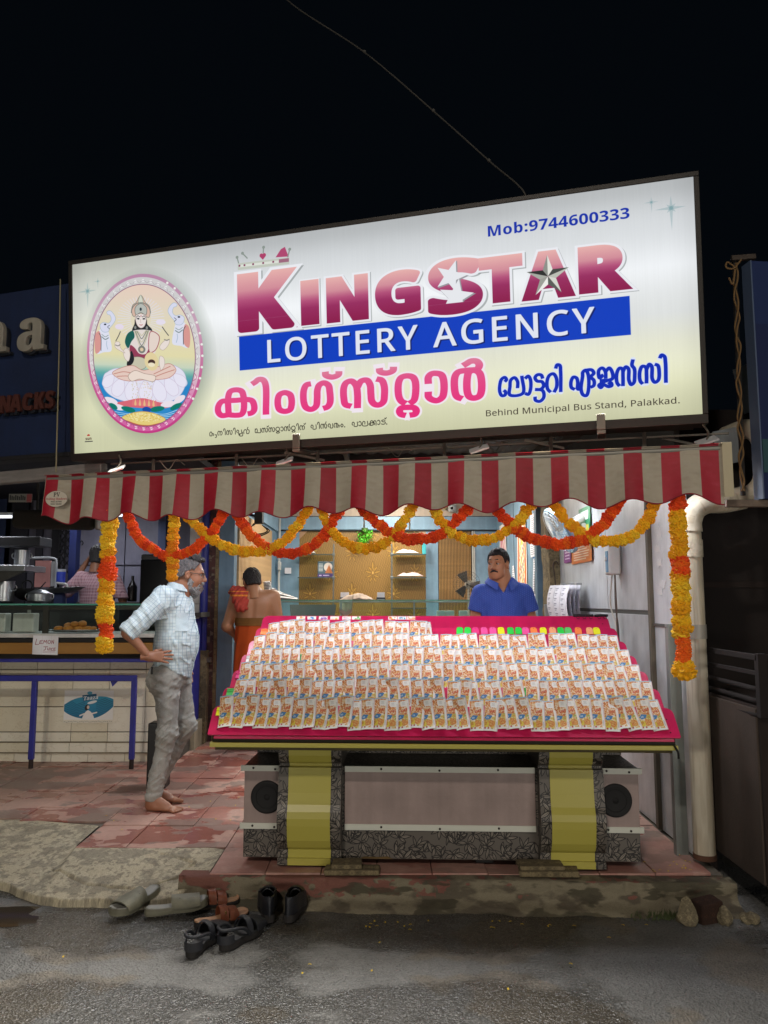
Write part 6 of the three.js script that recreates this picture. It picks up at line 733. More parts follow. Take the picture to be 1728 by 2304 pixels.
  // kitchen room
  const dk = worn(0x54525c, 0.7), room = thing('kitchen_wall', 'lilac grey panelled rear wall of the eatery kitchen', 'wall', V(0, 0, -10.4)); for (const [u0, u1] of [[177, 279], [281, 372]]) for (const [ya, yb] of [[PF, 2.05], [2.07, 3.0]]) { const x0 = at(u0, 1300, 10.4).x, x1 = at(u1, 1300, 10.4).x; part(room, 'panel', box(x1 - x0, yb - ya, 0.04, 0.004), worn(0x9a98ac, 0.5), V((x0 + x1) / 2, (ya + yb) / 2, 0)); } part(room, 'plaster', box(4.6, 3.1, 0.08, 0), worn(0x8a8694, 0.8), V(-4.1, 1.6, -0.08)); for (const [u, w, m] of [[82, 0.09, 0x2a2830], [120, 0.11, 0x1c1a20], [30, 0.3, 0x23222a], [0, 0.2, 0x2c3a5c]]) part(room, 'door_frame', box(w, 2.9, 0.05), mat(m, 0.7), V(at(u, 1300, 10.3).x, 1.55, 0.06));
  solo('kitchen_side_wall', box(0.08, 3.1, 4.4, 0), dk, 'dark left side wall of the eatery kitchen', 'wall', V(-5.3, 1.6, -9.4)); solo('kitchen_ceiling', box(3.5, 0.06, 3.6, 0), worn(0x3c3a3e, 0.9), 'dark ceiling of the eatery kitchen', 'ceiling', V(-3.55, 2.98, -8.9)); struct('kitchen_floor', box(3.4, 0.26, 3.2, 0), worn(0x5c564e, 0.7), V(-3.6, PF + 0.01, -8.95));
  { const g = thing('collapsible_gate', 'black folding lattice gate beside the blue column', 'gate', V(0, 0, -10.2)), a = at(134, 1190, 10.2), b = at(158, 1250, 10.2), m = mat(0x17161a, 0.6); for (let i = 0; i < 6; i++) { const y = lerp(a.y + 0.1, b.y - 0.1, i / 5.5), dy = 0.2; part(g, 'lattice_bar', bar(V(a.x, y, 0), V(b.x, y - dy, 0), 0.014), m); part(g, 'lattice_bar', bar(V(a.x, y - dy, 0.012), V(b.x, y, 0.012), 0.014), m); } for (const x of [a.x, (a.x + b.x) / 2, b.x]) part(g, 'upright', box(0.02, 1.1, 0.02, 0.002), m, V(x, (a.y + b.y) / 2, -0.014)); }
  const col = (u0, u1, dd, m, n, l, y0 = PF, y1 = 2.95, dep = 0.14) => { const a = at(u0, 1300, dd), b = at(u1, 1300, dd); return solo(n, box(b.x - a.x, y1 - y0, dep), m, l, 'pillar', V((a.x + b.x) / 2, (y0 + y1) / 2, -dd)); };
  col(157, 173, 9.9, worn(0x1c2a66, 0.5), 'blue_column', 'dark blue column beside the lattice gate in the kitchen'); col(356, 374, 8.8, worn(0x4a5880, 0.5), 'blue_column', 'slate blue column behind the bearded man\'s head');
  { const a = at(425, 1300, 8.3), b = at(451, 1300, 8.3), t = thing('tiled_pillar', 'white tiled pillar beside the blue pipe', 'pillar', V(0, 0, -8.3)), w = b.x - a.x; part(t, 'core', box(w - 0.004, 2.9, 0.3, 0), grout, V((a.x + b.x) / 2, 1.6, -0.16)); const wt = mat(0xd6d2d0, 0.3, { map: rept(smudge, 2) }); for (let i = 0; i < 7; i++) part(t, 'wall_tile', uvm(new RoundedBoxGeometry(w - 0.003, 0.295, 0.012, 1, 0.002), 1, i * 0.3), wt, V((a.x + b.x) / 2, 1.56 + (i - 0.5) * 0.3, 0)); part(t, 'small_yellow_sticker', box(0.06, 0.09, 0.002, 0), mat(0xd8b83a, 0.6), V(b.x - 0.05, 1.98, 0.008)); }
  solo('blue_pipe_post', cyl(0.04, 2.7, 18), worn(0x2a2f8c, 0.45), 'blue painted pipe post left of the brown door post', 'post', V(at(460, 1300, 8.2).x, 1.68, -8.2)); { const p = at(462, 1478, 8.2); solo('post_bracket', box(0.14, 0.05, 0.16, 0.01), worn(0x6a6058, 0.9), 'grimy concrete ledge at the foot of the blue pipe', 'ledge', V(p.x, p.y - 0.03, -8.2)); }
  { const pl = mat(0xb0a692, 0.95, { map: rept(concreteTex, 0.9), bumpMap: rept(concreteBump, 2), bumpScale: 0.02 }), a = at(436, 1500, 8.26), b = at(472, 1500, 8.26), g = new THREE.BoxGeometry(b.x - a.x, 1.0, 0.24, 8, 40, 6), p = g.attributes.position; for (let i = 0; i < p.count; i++) { const n = 0.03 * (fbm(p.getX(i) * 14, p.getY(i) * 9 + p.getZ(i) * 8, 4) - 0.5); p.setZ(i, p.getZ(i) + n); p.setX(i, p.getX(i) + n * 0.5); } g.computeVertexNormals(); solo('crumbling_pier', uvm(g), pl, 'crumbling plastered pier under the blue pipe', 'pillar', V((a.x + b.x) / 2, 0.58, -8.22)); }
  { const a = at(409, 1390, 7.9), b = at(440, 1390, 7.9), w = b.x - a.x; const g = thing('blue_cabinet', 'blue painted steel cabinet behind the bearded man', 'cabinet', V((a.x + b.x) / 2 - 0.1, 0, -7.95)); part(g, 'body', box(w + 0.22, 1.02, 0.3), blueP, V(0, 0.9, 0)); part(g, 'top_board', box(w + 0.32, 0.05, 0.4), worn(0x3a3530, 0.8), V(0.03, 1.44, 0), [0, 0, 0.06]); part(g, 'handle', box(0.05, 0.014, 0.03, 0.003), black, V(0.1, 0.86, 0.16)); part(g, 'plinth', box(w + 0.3, 0.26, 0.36), worn(0x9a9078, 0.9), V(0, 0.27, 0)); }
  { const a = at(325, 1300, 8.6), b = at(424, 1300, 8.6), g = thing('fridge', 'tall black refrigerator behind the bearded man', 'refrigerator', V((a.x + b.x) / 2, 0, -8.7)), w = b.x - a.x; part(g, 'cabinet', box(w, 1.96, 0.5, 0.015), mat(0x111214, 0.25), V(0, PF + 0.98, 0)); part(g, 'door', box(w - 0.02, 1.7, 0.04, 0.012), mat(0x0d0e10, 0.12), V(0, PF + 1.05, 0.27)); part(g, 'handle', box(0.02, 0.6, 0.03, 0.006), mat(0x6a6c70, 0.3, { metalness: 0.7 }), V(-w / 2 + 0.05, PF + 1.1, 0.3)); }
  // cooking range, hood and pots
  const dd = 8.15, at2 = (u, v) => at(u, v, dd);
  { const h = thing('steel_hood_shelf', 'slanted steel shelf over the cooking range', 'shelf', V(0, 0, 0)), a = at2(-60, 1290), b = at2(80, 1280); part(h, 'tray', box(b.x - a.x, 0.06, 0.5, 0.006), steel, V((a.x + b.x) / 2, b.y, -dd)); part(h, 'slanted_skirt', extr([[0, 0], [b.x - a.x, 0], [b.x - a.x - 0.35, -0.16], [0, -0.2]], 0.02), worn(0x5c5a54, 0.5, { metalness: 0.5 }), V(a.x, b.y - 0.03, -dd + 0.2)); part(h, 'vessel_rack', box(0.5, 0.1, 0.3, 0.01), worn(0x2c2c30, 0.6), V(a.x + 0.5, b.y + 0.28, -dd)); }
  const pot = (name, label, u, v, rad, h, m, lid) => { const p = at2(u, v), g = thing(name, label, 'pot', V(p.x, p.y, -dd)); part(g, 'vessel', lathe([[0, 0], [rad * 0.94, 0], [rad, 0.02], [rad, h], [rad * 1.05, h + 0.006], [rad * 0.97, h], [rad * 0.96, 0.03], [0, 0.02]], 36), m); if (lid) part(g, 'lid', lathe([[0, h + 0.05], [rad * 0.4, h + 0.045], [rad * 0.98, h + 0.012], [rad, h + 0.004]], 36), m); for (const s of [-1, 1]) part(g, 'handle', new THREE.TorusGeometry(0.03, 0.006, 6, 16, Math.PI), m, V(s * rad, h * 0.7, 0), [0, 0, -s * Math.PI / 2]); };
  pot('stock_pot', 'steel stock pot standing on the hood shelf', 48, 1279, 0.075, 0.19, steel); pot('stock_pot', 'large steel stock pot at the left edge on the range', 8, 1356, 0.1, 0.22, steel, 0); pot('lidded_pan', 'shallow steel pan on the range behind the glass case', 88, 1356, 0.118, 0.09, steel, 1);
  { const p = at2(48, 1352), g = thing('wok', 'black iron wok with ring handles on the range', 'wok', V(p.x, p.y, -dd - 0.15)); part(g, 'bowl', lathe([[0, 0], [0.08, 0.015], [0.14, 0.06], [0.17, 0.13], [0.165, 0.132], [0.13, 0.065], [0, 0.012]], 32), mat(0x141416, 0.5)); part(g, 'handle', new THREE.TorusGeometry(0.055, 0.008, 8, 24), mat(0x141416, 0.5), V(0.02, 0.16, 0.08)); part(g, 'ladle', rod(V(0.1, 0.08, 0.05), V(0.02, 0.16, 0.0).add(V(0.16, 0.04, 0)), 0.006), mat(0x1a1a1c, 0.5)); }
  { const p = at2(100, 1334); for (let i = 0; i < 4; i++) solo('steel_plate', lathe([[0, 0], [0.15, 0.002], [0.2, 0.014], [0.195, 0.017], [0.14, 0.006], [0, 0.005]], 36), steel, `steel plate on the range, ${['lowest', 'second from the bottom', 'third from the bottom', 'topmost'][i]} of the stack`, 'plate', V(p.x + 0.03 * i, p.y + 0.014 * i, -dd - 0.35), [0, 0, 0.03 * (i - 1)], 'stack of steel plates'); }
  { const y = at2(50, 1358).y, g = thing('cooking_range', 'dark steel cooking range behind the counter', 'stove', V(-3.5, 0, -dd - 0.15)); part(g, 'body', box(1.8, y - PF - 0.05, 0.7), worn(0x3a383a, 0.5), V(-0.1, (y + PF) / 2 - 0.02, 0)); part(g, 'hob', box(1.84, 0.03, 0.74, 0.006), mat(0x2a2a2c, 0.35, { metalness: 0.5 }), V(-0.1, y - 0.022, 0)); }
  { const p = at(80, 1290, 9.2), g = thing('notice_board', 'faded pink board on the kitchen wall behind white pipes', 'board', V(p.x, p.y, -9.4)); part(g, 'pink_panel', box(0.19, 0.32, 0.02, 0.003), worn(0xc48a84, 0.7)); part(g, 'white_panel', box(0.07, 0.3, 0.02, 0.003), worn(0xb8b8b8, 0.7), V(0.135, 0, 0)); part(g, 'pipe', tube([V(-0.12, 0.19, 0.05), V(0.12, 0.19, 0.05), V(0.17, 0.17, 0.05), V(0.18, 0.1, 0.05), V(0.18, -0.3, 0.05)], 0.014, 8, 40), worn(0xc0c4c8, 0.5)); }
  { const p = at(137, 1300, 9.0), g = thing('water_filter', 'blue water filter with white taps in the kitchen', 'filter', V(p.x, p.y, -9.0)); part(g, 'canister', cyl(0.05, 0.14, 18), worn(0x2440b4, 0.4)); part(g, 'cap', cyl(0.054, 0.03, 18), worn(0xb8bcc4, 0.5), V(0, 0.085, 0)); part(g, 'tap', tube([V(-0.02, -0.06, 0.06), V(0.05, -0.07, 0.08), V(0.1, -0.08, 0.08), V(0.12, -0.13, 0.08)], 0.014, 8), worn(0xd0d0cc, 0.4)); part(g, 'stand', box(0.16, 0.03, 0.16), worn(0x22305c, 0.6), V(0, -0.16, 0)); part(g, 'stand_leg', box(0.1, p.y - PF - 0.17, 0.1), worn(0x22305c, 0.6), V(0, -(p.y - PF - 0.17) / 2 - 0.175, 0)); }
  { const p = at(297, 1350, 9.2), g = thing('dark_bottle', 'dark glass bottle standing behind the counter', 'bottle', V(p.x, p.y - 0.02, -9.2)); part(g, 'glass', lathe([[0, 0], [0.05, 0.002], [0.055, 0.02], [0.055, 0.17], [0.03, 0.22], [0.016, 0.25], [0.016, 0.3], [0.02, 0.305], [0, 0.306]], 24), mat(0x15100e, 0.25)); solo('rear_table', box(1.4, 0.04, 0.4), worn(0x4a4640, 0.7), 'table behind the counter carrying the dark bottle', 'table', V(p.x + 0.1, p.y - 0.045, -9.25)); }
  { const p = at(368, 1782, 6.3); solo('waste_bin', (() => { const g = box(0.15, 0.5, 0.15, 0.012); return g; })(), mat(0x0e0e0f, 0.4), 'slim black post bin behind the bearded man\'s legs', 'bin', V(-1.78, PF + 0.25, -6.3)); }
  // rolled mesh blind, label plate, front beam
  { const a = at(31, 1168, 6.7), b = at(214, 1172, 6.7), g = thing('rolled_screen', 'rolled dark mesh screen above the eatery counter', 'screen', V(0, 0, -6.7)); const m = mat(0x7c7870, 0.8, { bumpMap: rept(dtex(32, 32, (x, y) => (x % 8 < 4) !== (y % 8 < 4) ? 220 : 60, { srgb: false }), 30), bumpScale: 0.004, map: rept(dtex(32, 32, (x, y) => (x % 8 < 3) || (y % 8 < 3) ? [120, 116, 106] : [70, 66, 60], {}), 24) }); part(g, 'roll', uvm(new RoundedBoxGeometry(b.x - a.x, 0.165, 0.14, 3, 0.05)), m, V((a.x + b.x) / 2, (a.y + b.y) / 2, 0), [0, 0, -0.02]); part(g, 'end_cap', box(0.03, 0.14, 0.12, 0.02), worn(0x8a867c, 0.5), V(b.x + 0.03, b.y - 0.01, 0)); part(g, 'number_plate', box(0.2, 0.075, 0.01, 0.003), mat(0xffffff, 0.5, { map: (() => { const t = ctex(128, 48, (c) => { c.fillStyle = '#8a8a82'; c.fillRect(0, 0, 128, 48); c.fillStyle = '#2a2a28'; for (let i = 0; i < 9; i++) c.fillRect(6 + i * 10, 8 + (i % 3) * 4, 7, 28 - (i % 3) * 4); c.fillStyle = '#a8484a'; c.fillRect(100, 4, 26, 40); }); t.wrapS = t.wrapT = THREE.RepeatWrapping; t.repeat.set(5, 13.3); t.offset.set(0.5, 0.5); return t; })() }), V(at(58, 1125, 6.7).x, at(58, 1124, 6.7).y, 0.1)); part(g, 'hanger', bar(V(a.x + 0.2, a.y + 0.08, 0), V(a.x + 0.2, a.y + 0.4, 0), 0.02), mat(0x2a2826, 0.7)); }
  { const a = at(-60, 1082, 5.6), b = at(235, 1056, 5.25); solo('eaves_beam', bar(a, b, 0.07, 0.09), worn(0x9a9490, 0.5, { metalness: 0.3 }), 'pale metal eaves beam under the blue board', 'beam'); }
  solo('board_cord', tube([at(136, 628, 5.25), at(133, 800, 5.22), at(129, 950, 5.2), at(126, 1062, 5.18)], 0.005, 6, 40), mat(0x8a8468, 0.8), 'thin cord hanging in front of the dark blue board', 'cord');
  tubeLamp('tube_lamp', 'lit tube lamp at the left edge over the eatery', at(-62, 1163, 8.0), 0.9, 0, LUX.kitchen); tubeLamp('tube_lamp', 'lit tube lamp over the eatery behind the awning end', at(247, 1160, 8.4), 0.42, 0, LUX.kitchen); tubeLamp('tube_lamp', 'lit tube lamp at the back of the eatery kitchen', V(-3.6, 2.8, -9.4), 1.0, 0, LUX.kitchen * 0.7);
  { const a = at(240, 1250, 9); solo('wall_switch_hook', tube([V(0, 0, 0), V(0.03, 0.03, 0.02), V(0.05, 0, 0.02), V(0.03, -0.03, 0.01)], 0.006, 6), mat(0x1a1a1e, 0.6), 'small black hook on the lilac kitchen wall', 'hook', at(180, 1222, 10.35)); }
}

// ================= RIGHT SIDE =================
{
  const grey = worn(0xd2d6d8, 0.35), tape = mat(0xd8dcdc, 0.15), trim = mat(0x4a4a46, 0.6), X = 1.78;
  const w = thing('panel_wall', 'grey laminate panel wall at the right of the shop with dark seams', 'wall', V(X, 0, 0));
  for (const [z0, z1, y0, y1] of [[-4.64, -5.14, PF, 2.42], [-5.2, -6.19, PF, 1.5], [-5.2, -6.19, 1.53, 2.5], [-6.2, -7.84, PF, 1.5], [-6.2, -7.84, 1.53, 2.68]]) part(w, 'panel', box(0.05, y1 - y0, z0 - z1, 0.003), grey, V(0.026, (y0 + y1) / 2, (z0 + z1) / 2));
  part(w, 'seam_strip', box(0.03, 0.03, 2.64, 0.002), trim, V(0.022, 1.515, -6.52)); part(w, 'seam_strip', box(0.03, 2.36, 0.01, 0.001), trim, V(0.022, 1.32, -6.195)); part(w, 'edge_post', box(0.07, 2.3, 0.05, 0.004), worn(0x6a6252, 0.8), V(0.012, 1.29, -5.17)); part(w, 'seam_strip', box(0.012, 0.02, 0.34, 0.001), trim, V(-0.002, 1.44, -4.97));
  part(w, 'core', box(0.04, 2.3, 3.2, 0), mat(0x3a3632, 0.9), V(0.08, 1.29, -6.24));
  const r = rng(12); for (const [z, y] of [[-5.02, 2.08], [-4.98, 2.0], [-5.03, 1.93], [-4.99, 1.84], [-4.95, 1.7], [-5.0, 1.65]]) part(w, 'tape_scrap', sheet(4, 2, (s, t) => V(0, (t - 0.5) * (0.03 + 0.03 * r()), (s - 0.5) * (0.06 + 0.05 * r()) + 0.01 * Math.sin(t * 9)), 0.0006), tape, V(-0.002, y, z));
  const ch = worn(0x9aa09c, 0.4, { metalness: 0.3 }); const a = aty(1548, 1900, PF); const c = thing('metal_channel', 'grey steel channel standing against the panel wall beside the drainpipe', 'channel', V(1.72, PF, -4.66)); part(c, 'web', box(0.07, 1.32, 0.03, 0.004), ch, V(0, 0.66, 0)); part(c, 'flange', box(0.012, 1.32, 0.05, 0.003), ch, V(-0.036, 0.66, 0.01));
}
{ // drainpipe
  const m = mat(0xe8e4da, 0.4, { map: dtex(128, 512, (x, y) => { const a = fbm(x / 10, y / 60, 4), b = fbm(x / 5 + 9, y / 120, 3); const c = mixc([230, 225, 212], [216, 209, 193], sstep(0.42, 0.62, a)); return mixc(c, [176, 164, 142], sstep(0.64, 0.74, b) * 0.45); }) });
  const p = V(1.80, PF, -4.53), g = thing('drainpipe', 'cream plastic drainpipe rising beside the grey wall and bending right', 'pipe', p);
  part(g, 'riser', cyl(0.06, 1.86, 28), m, V(0, 0.96, 0)); part(g, 'foot_ring', cyl(0.063, 0.03, 28), worn(0x6a4a38, 0.9), V(0, 0.035, 0)); part(g, 'collar', cyl(0.065, 0.08, 28), mat(0xa8a49a, 0.5, { metalness: 0.3 }), V(-0.0, 1.28, 0)); part(g, 'socket', cyl(0.066, 0.1, 28), m, V(0, 1.76, 0));
  part(g, 'elbow', tube([V(0, 1.86, 0), V(0.0, 1.92, 0), V(0.025, 1.99, 0.01), V(0.09, 2.03, 0.02), V(0.19, 2.035, 0.02), V(0.32, 2.06, 0.0)], 0.068, 20, 40), m); part(g, 'upper_bend', tube([V(0.3, 2.055, 0), V(0.38, 2.085, 0), V(0.44, 2.15, 0), V(0.455, 2.26, 0), V(0.455, 2.42, -0.02), V(0.44, 2.5, -0.12), V(0.42, 2.52, -0.4)], 0.06, 20, 60), m); part(g, 'joint_ring', cyl(0.064, 0.02, 24), m, V(0.456, 2.3, 0));
}
{ // dark brown shuttered kiosk and its railed bench at the right edge
  const br = worn(0x261a15, 0.9), brD = worn(0x1c1310, 0.9);
  const s = thing('steel_door', 'dark brown closed steel door of the neighbouring kiosk', 'door', V(2.9, 0, -5.1)); part(s, 'side_frame', box(0.08, 2.9, 0.1), br, V(-0.92, 1.5, 0.06)); part(s, 'door_sheet', box(1.9, 2.75, 0.03, 0.004), brD, V(0.05, 1.5, -0.01)); for (const y of [0.8, 1.7]) part(s, 'door_rib', box(1.9, 0.04, 0.016, 0.004), br, V(0.05, y, 0.012));
  const c = thing('railed_cart', 'dark brown steel cart with a curved railing at the right edge', 'cart', V(1.9, 0, -4.02)), W = 1.1, D = 0.8;
  part(c, 'front_sheet', box(W, 0.86, 0.02), br, V(W / 2, 0.6, 0)); part(c, 'side_sheet', box(0.02, 0.86, D), worn(0x4a3e35, 0.85), V(-0.002, 0.62, -D / 2 - 0.004)); part(c, 'deck', box(W, 0.03, D), worn(0x352a23, 0.6), V(W / 2, 1.05, -D / 2)); part(c, 'leg', box(0.07, 0.22, 0.05), worn(0x5a4a3c, 0.8), V(0.05, 0.09, 0.012)); part(c, 'leg', box(0.06, 0.22, 0.05), br, V(W - 0.06, 0.09, -0.02)); part(c, 'leg', box(0.06, 0.22, 0.05), br, V(0.05, 0.09, -D));
  for (const y of [1.02, 1.09, 1.15]) part(c, 'rail', tube([V(0.012, y, -D + 0.1), V(0.0, y, -0.1), V(0.0, y, 0.0), V(0.03, y, 0.04), V(0.1, y, 0.05), V(W, y, 0.05)], 0.014, 8, 50), brD); const top = 1.31; part(c, 'rail', bar(V(0.0, top, -D + 0.1), V(0.0, top, 0.03), 0.03), brD); part(c, 'rail', bar(V(0.0, top, 0.03), V(W, top, 0.03), 0.03), brD); part(c, 'rail', bar(V(0.0, 1.23, -D + 0.1), V(0.0, 1.23, 0.03), 0.022), brD); part(c, 'corner_post', box(0.045, 0.32, 0.045), brD, V(0.012, 1.17, 0.03)); part(c, 'spill', box(0.22, 0.006, 0.1, 0.002), worn(0x5a4e44, 0.9), V(0.3, 1.068, -0.3));
}
{ // blue board at the right edge, bracket and rope
  const p = at(1690, 590, 4.05), q = at(1690, 1118, 4.05), b = thing('fascia_board', 'blue shop board cut off by the right edge of the picture', 'sign', V(p.x, 0, -4.05), 0.1), h = p.y - q.y + 0.02; const yy = (p.y + q.y) / 2;
  part(b, 'board', box(1.4, h, 0.08, 0.004), mat(0x0e2750, 0.8, { map: ctex(256, 512, (c, W, H) => { c.fillStyle = '#9fb4e0'; c.fillRect(0, 0, W, H); c.fillStyle = '#dfe8ff'; c.fillRect(0, 0, W, H * 0.7); }) }), V(0.7, yy, -0.04)); part(b, 'teal_band', box(1.4, 0.18, 0.006, 0.001), worn(0x174a50, 0.6), V(0.703, q.y + 0.22, 0.004)); part(b, 'edge_strip', box(0.008, h, 0.086, 0.001), mat(0x4a5a74, 0.5), V(-0.003, yy, -0.04));
  const st = worn(0x4a4038, 0.7, { metalness: 0.3 }); const a = at(1648, 580, 4.1); const k = thing('sign_bracket', 'rusty bracket arm holding the blue board with rope tied round it', 'bracket', V(0, 0, 0)); part(k, 'arm', bar(at(1645, 582, 4.12), at(1700, 578, 4.1), 0.03), st); part(k, 'lower_arm', bar(at(1632, 1133, 4.12), at(1728, 1133, 4.12), 0.04), worn(0x7a6a5c, 0.7)); part(k, 'upright', bar(at(1652, 585, 4.14), at(1672, 1115, 4.14), 0.022), mat(0x1c1815, 0.8));
  const r = rng(14), rope = (j) => tube(Array.from({ length: 26 }, (_, i) => { const t = i / 25; return at(lerp(1655, 1670, t) + 5 * Math.sin(i * 1.3 + j * 2) + (r() - 0.5) * 3, lerp(592, 1105, t), 4.08 + 0.01 * Math.cos(i * 1.3 + j * 2)); }), 0.005, 6, 120); solo('rope', merge([rope(0), rope(1), tube([at(1652, 600, 4.06), at(1636, 590, 4.06), at(1634, 602, 4.06), at(1650, 604, 4.06), at(1668, 584, 4.06)], 0.005, 6), tube([at(1654, 606, 4.06), at(1648, 640, 4.06), at(1640, 625, 4.06)], 0.005, 6)]), mat(0x6e5534, 0.95), 'frayed brown rope twisted down beside the blue board', 'rope');
  solo('loose_panel', box(0.22, 0.3, 0.01, 0.002), worn(0x50585c, 0.5), 'grey sheet scrap behind the rope at the right', 'sheet', at(1692, 870, 4.9), [0.2, 0.3, 0.35]); solo('loose_panel', box(0.16, 0.2, 0.01, 0.002), worn(0xa9b0b4, 0.4), 'pale sheet scrap just right of the awning end', 'sheet', at(1636, 1005, 4.35), [0.1, 0.3, 0.2]);
}
{ // things on the grey wall: fan, posters, phone-like box, result sheets
  const X = 1.772, zAt = (u) => -X * FOC / (u - 864) * 1.0; const yAt = (u, v) => at(u, v, -zAt(u)).y;
  const flyer = (u0, u1, v0, v1, label, draw) => { const z0 = zAt(u0), z1 = zAt(u1), um = (u0 + u1) / 2, y0 = yAt(um, v0), y1 = yAt(um, v1); solo('wall_flyer', sheet(3, 4, (s, t) => V(0.004 * Math.sin(s * 4 + t * 3), (t - 0.5) * (y0 - y1), (s - 0.5) * (z1 - z0)), 0.001), mat(0xffffff, 0.35, { map: ctex(128, 192, draw) }), label, 'flyer', V(X - 0.006, (y0 + y1) / 2, (z0 + z1) / 2)); };
  flyer(1306, 1332, 1142, 1240, 'green lottery flyer behind the wall fan', (c, W, H) => { c.fillStyle = '#2f8a5c'; c.fillRect(0, 0, W, H); c.fillStyle = '#dfeee2'; c.fillRect(20, 16, 88, 40); c.fillStyle = '#d8c83a'; c.fillRect(16, 78, 96, 34); c.fillStyle = '#eef2ee'; c.fillRect(30, 130, 68, 12); c.fillRect(40, 156, 48, 16); });
  flyer(1287, 1334, 1208, 1266, 'orange lottery flyer below the wall fan', (c, W, H) => { c.fillStyle = '#d8783a'; c.fillRect(0, 0, W, H); c.fillStyle = '#f0d8c0'; for (let i = 0; i < 6; i++) c.fillRect(14, 70 + i * 18, 60 + 40 * hash(i, 1), 8); c.fillStyle = '#e8c02e'; c.fillRect(20, 14, 80, 40); }); flyer(1270, 1286, 1208, 1266, 'purple lottery flyer at the lower left of the wall fan', (c, W, H) => { c.fillStyle = '#8a3a8e'; c.fillRect(0, 0, W, H); c.fillStyle = '#e8d8ec'; for (let i = 0; i < 7; i++) c.fillRect(16, 20 + i * 23, 90, 9); });
  // wall fan seen edge-on
  const zf = zAt(1300), f = thing('wall_fan', 'wall-mounted fan with pale blue cage seen from its side', 'fan', V(X - 0.22, yAt(1300, 1200), zf + 0.3), -1.52); f.rotation.order = 'YXZ'; f.rotation.x = 0.45; const cg = [], bl = mat(0x8fb4c8, 0.4), wh = mat(0xd8d8d0, 0.4); for (const z of [-0.05, 0.05]) for (let i = 1; i <= 5; i++) cg.push(tr(new THREE.TorusGeometry(0.21 * i / 5, 0.002, 5, 40), 0, 0, z * (1.25 - i * 0.1))); for (let i = 0; i < 44; i++) { const a = i / 44 * 6.283, c = Math.cos(a), s = Math.sin(a); for (const z of [-0.055, 0.055]) cg.push(rod(V(0.04 * c, 0.04 * s, z * 1.2), V(0.215 * c, 0.215 * s, z * 0.45), 0.0016, 4)); }
  part(f, 'cage', merge(cg), wh, null, [0.12, 0, 0]); part(f, 'rim', (() => { const g = new THREE.TorusGeometry(0.216, 0.012, 8, 48); g.scale(1, 1, 2); return g; })(), bl, null, [0.12, 0, 0]); for (let i = 0; i < 3; i++) part(f, 'blade', sheet(6, 8, (s, t) => V((s - 0.5) * 0.13 * (0.5 + t), 0.04 + t * 0.14, 0.04 * (s - 0.5)), 0.002), mat(0x9ac0d4, 0.3), null, [0.12, 0, i * 2.094]); part(f, 'motor', cyl(0.06, 0.16, 18, 0.045), wh, V(0, 0.0, -0.14), [Math.PI / 2, 0, 0]); part(f, 'arm', bar(V(0, -0.02, -0.16), V(0.12, -0.14, -0.3), 0.05), wh);
  // fan control box with cables
  const zc = zAt(1392), cb = thing('fan_control_box', 'white fan control box with hanging cables on the grey wall', 'control box', V(X - 0.05, yAt(1392, 1258), zc)); part(cb, 'case', box(0.09, 0.24, 0.15, 0.02), mat(0xdfe0dc, 0.4)); part(cb, 'blue_face', box(0.01, 0.16, 0.06, 0.004), mat(0x6fa0c0, 0.35), V(-0.046, -0.02, 0.02)); part(cb, 'knob', cyl(0.016, 0.014, 16), mat(0xe8e8e4, 0.4), V(-0.056, 0.0, 0.02), [0, 0, Math.PI / 2]);
  for (const [dz, dx, m, sw] of [[0.05, 0, 0x6a5a50, 0.02], [-0.01, 0.02, 0x4a4644, -0.01], [-0.05, 0.01, 0xd2cfc2, -0.06]]) part(cb, 'cable', tube([V(dx, -0.11, dz), V(dx, -0.35, dz + sw), V(dx + 0.01, -0.52, dz - sw * 0.6), V(dx + 0.015, -0.8, dz + sw * 0.5), V(dx + 0.01, -1.2, dz)], 0.006, 6, 40), mat(m, 0.6));
  // hanging result sheets: three bundles of paper
  [[1277, 'leftmost'], [1293, 'middle'], [1310, 'rightmost']].forEach(([u, l], i) => { const z = zAt(u + 4), y0 = yAt(u, 1322), g = thing('result_sheets', `${l} bundle of white result sheets hanging on the grey wall`, 'papers', V(X - 0.03, y0, z), 0, 'result sheets hung on the wall'); const t = ctex(64, 192, (c, W, H) => { c.fillStyle = '#e4e4ec'; c.fillRect(0, 0, W, H); c.fillStyle = '#9a9cab'; for (let y = 12; y < H; y += 22) { c.fillRect(8, y, 26, 5); c.fillRect(8, y + 8, 18, 3); } }); for (let k = 0; k < 4; k++) part(g, 'sheet', sheet(2, 12, (s, q) => V(-0.03 - 0.022 * k - 0.06 * Math.sin(q * 2.6) * (0.4 + k * 0.25), 0.02 - (1 - q) * (0.34 + 0.02 * k), (s - 0.5) * 0.26 - 0.03 * (1 - q)), 0.0012), mat(0xffffff, 0.75, { map: t })); part(g, 'bulldog_clip', box(0.05, 0.02, 0.1, 0.003), mat(0xa9acae, 0.4, { metalness: 0.5 }), V(-0.03, 0.03, 0)); });
  { const p = at(1258, 1378, 7.6); solo('steel_tumbler', lathe([[0.05, 0], [0.06, 0.2], [0.055, 0.2], [0.046, 0.008], [0, 0.006]], 24), mat(0xb8bcbe, 0.3, { metalness: 0.7 }), 'steel tumbler at the foot of the rough concrete pillar', 'tumbler', V(1.62, 1.36, -7.6)); solo('pillar_ledge', box(0.2, 0.04, 0.2), worn(0x8a8478, 0.8), 'small concrete ledge carrying the steel tumbler', 'ledge', V(1.66, 1.338, -7.62)); }
}
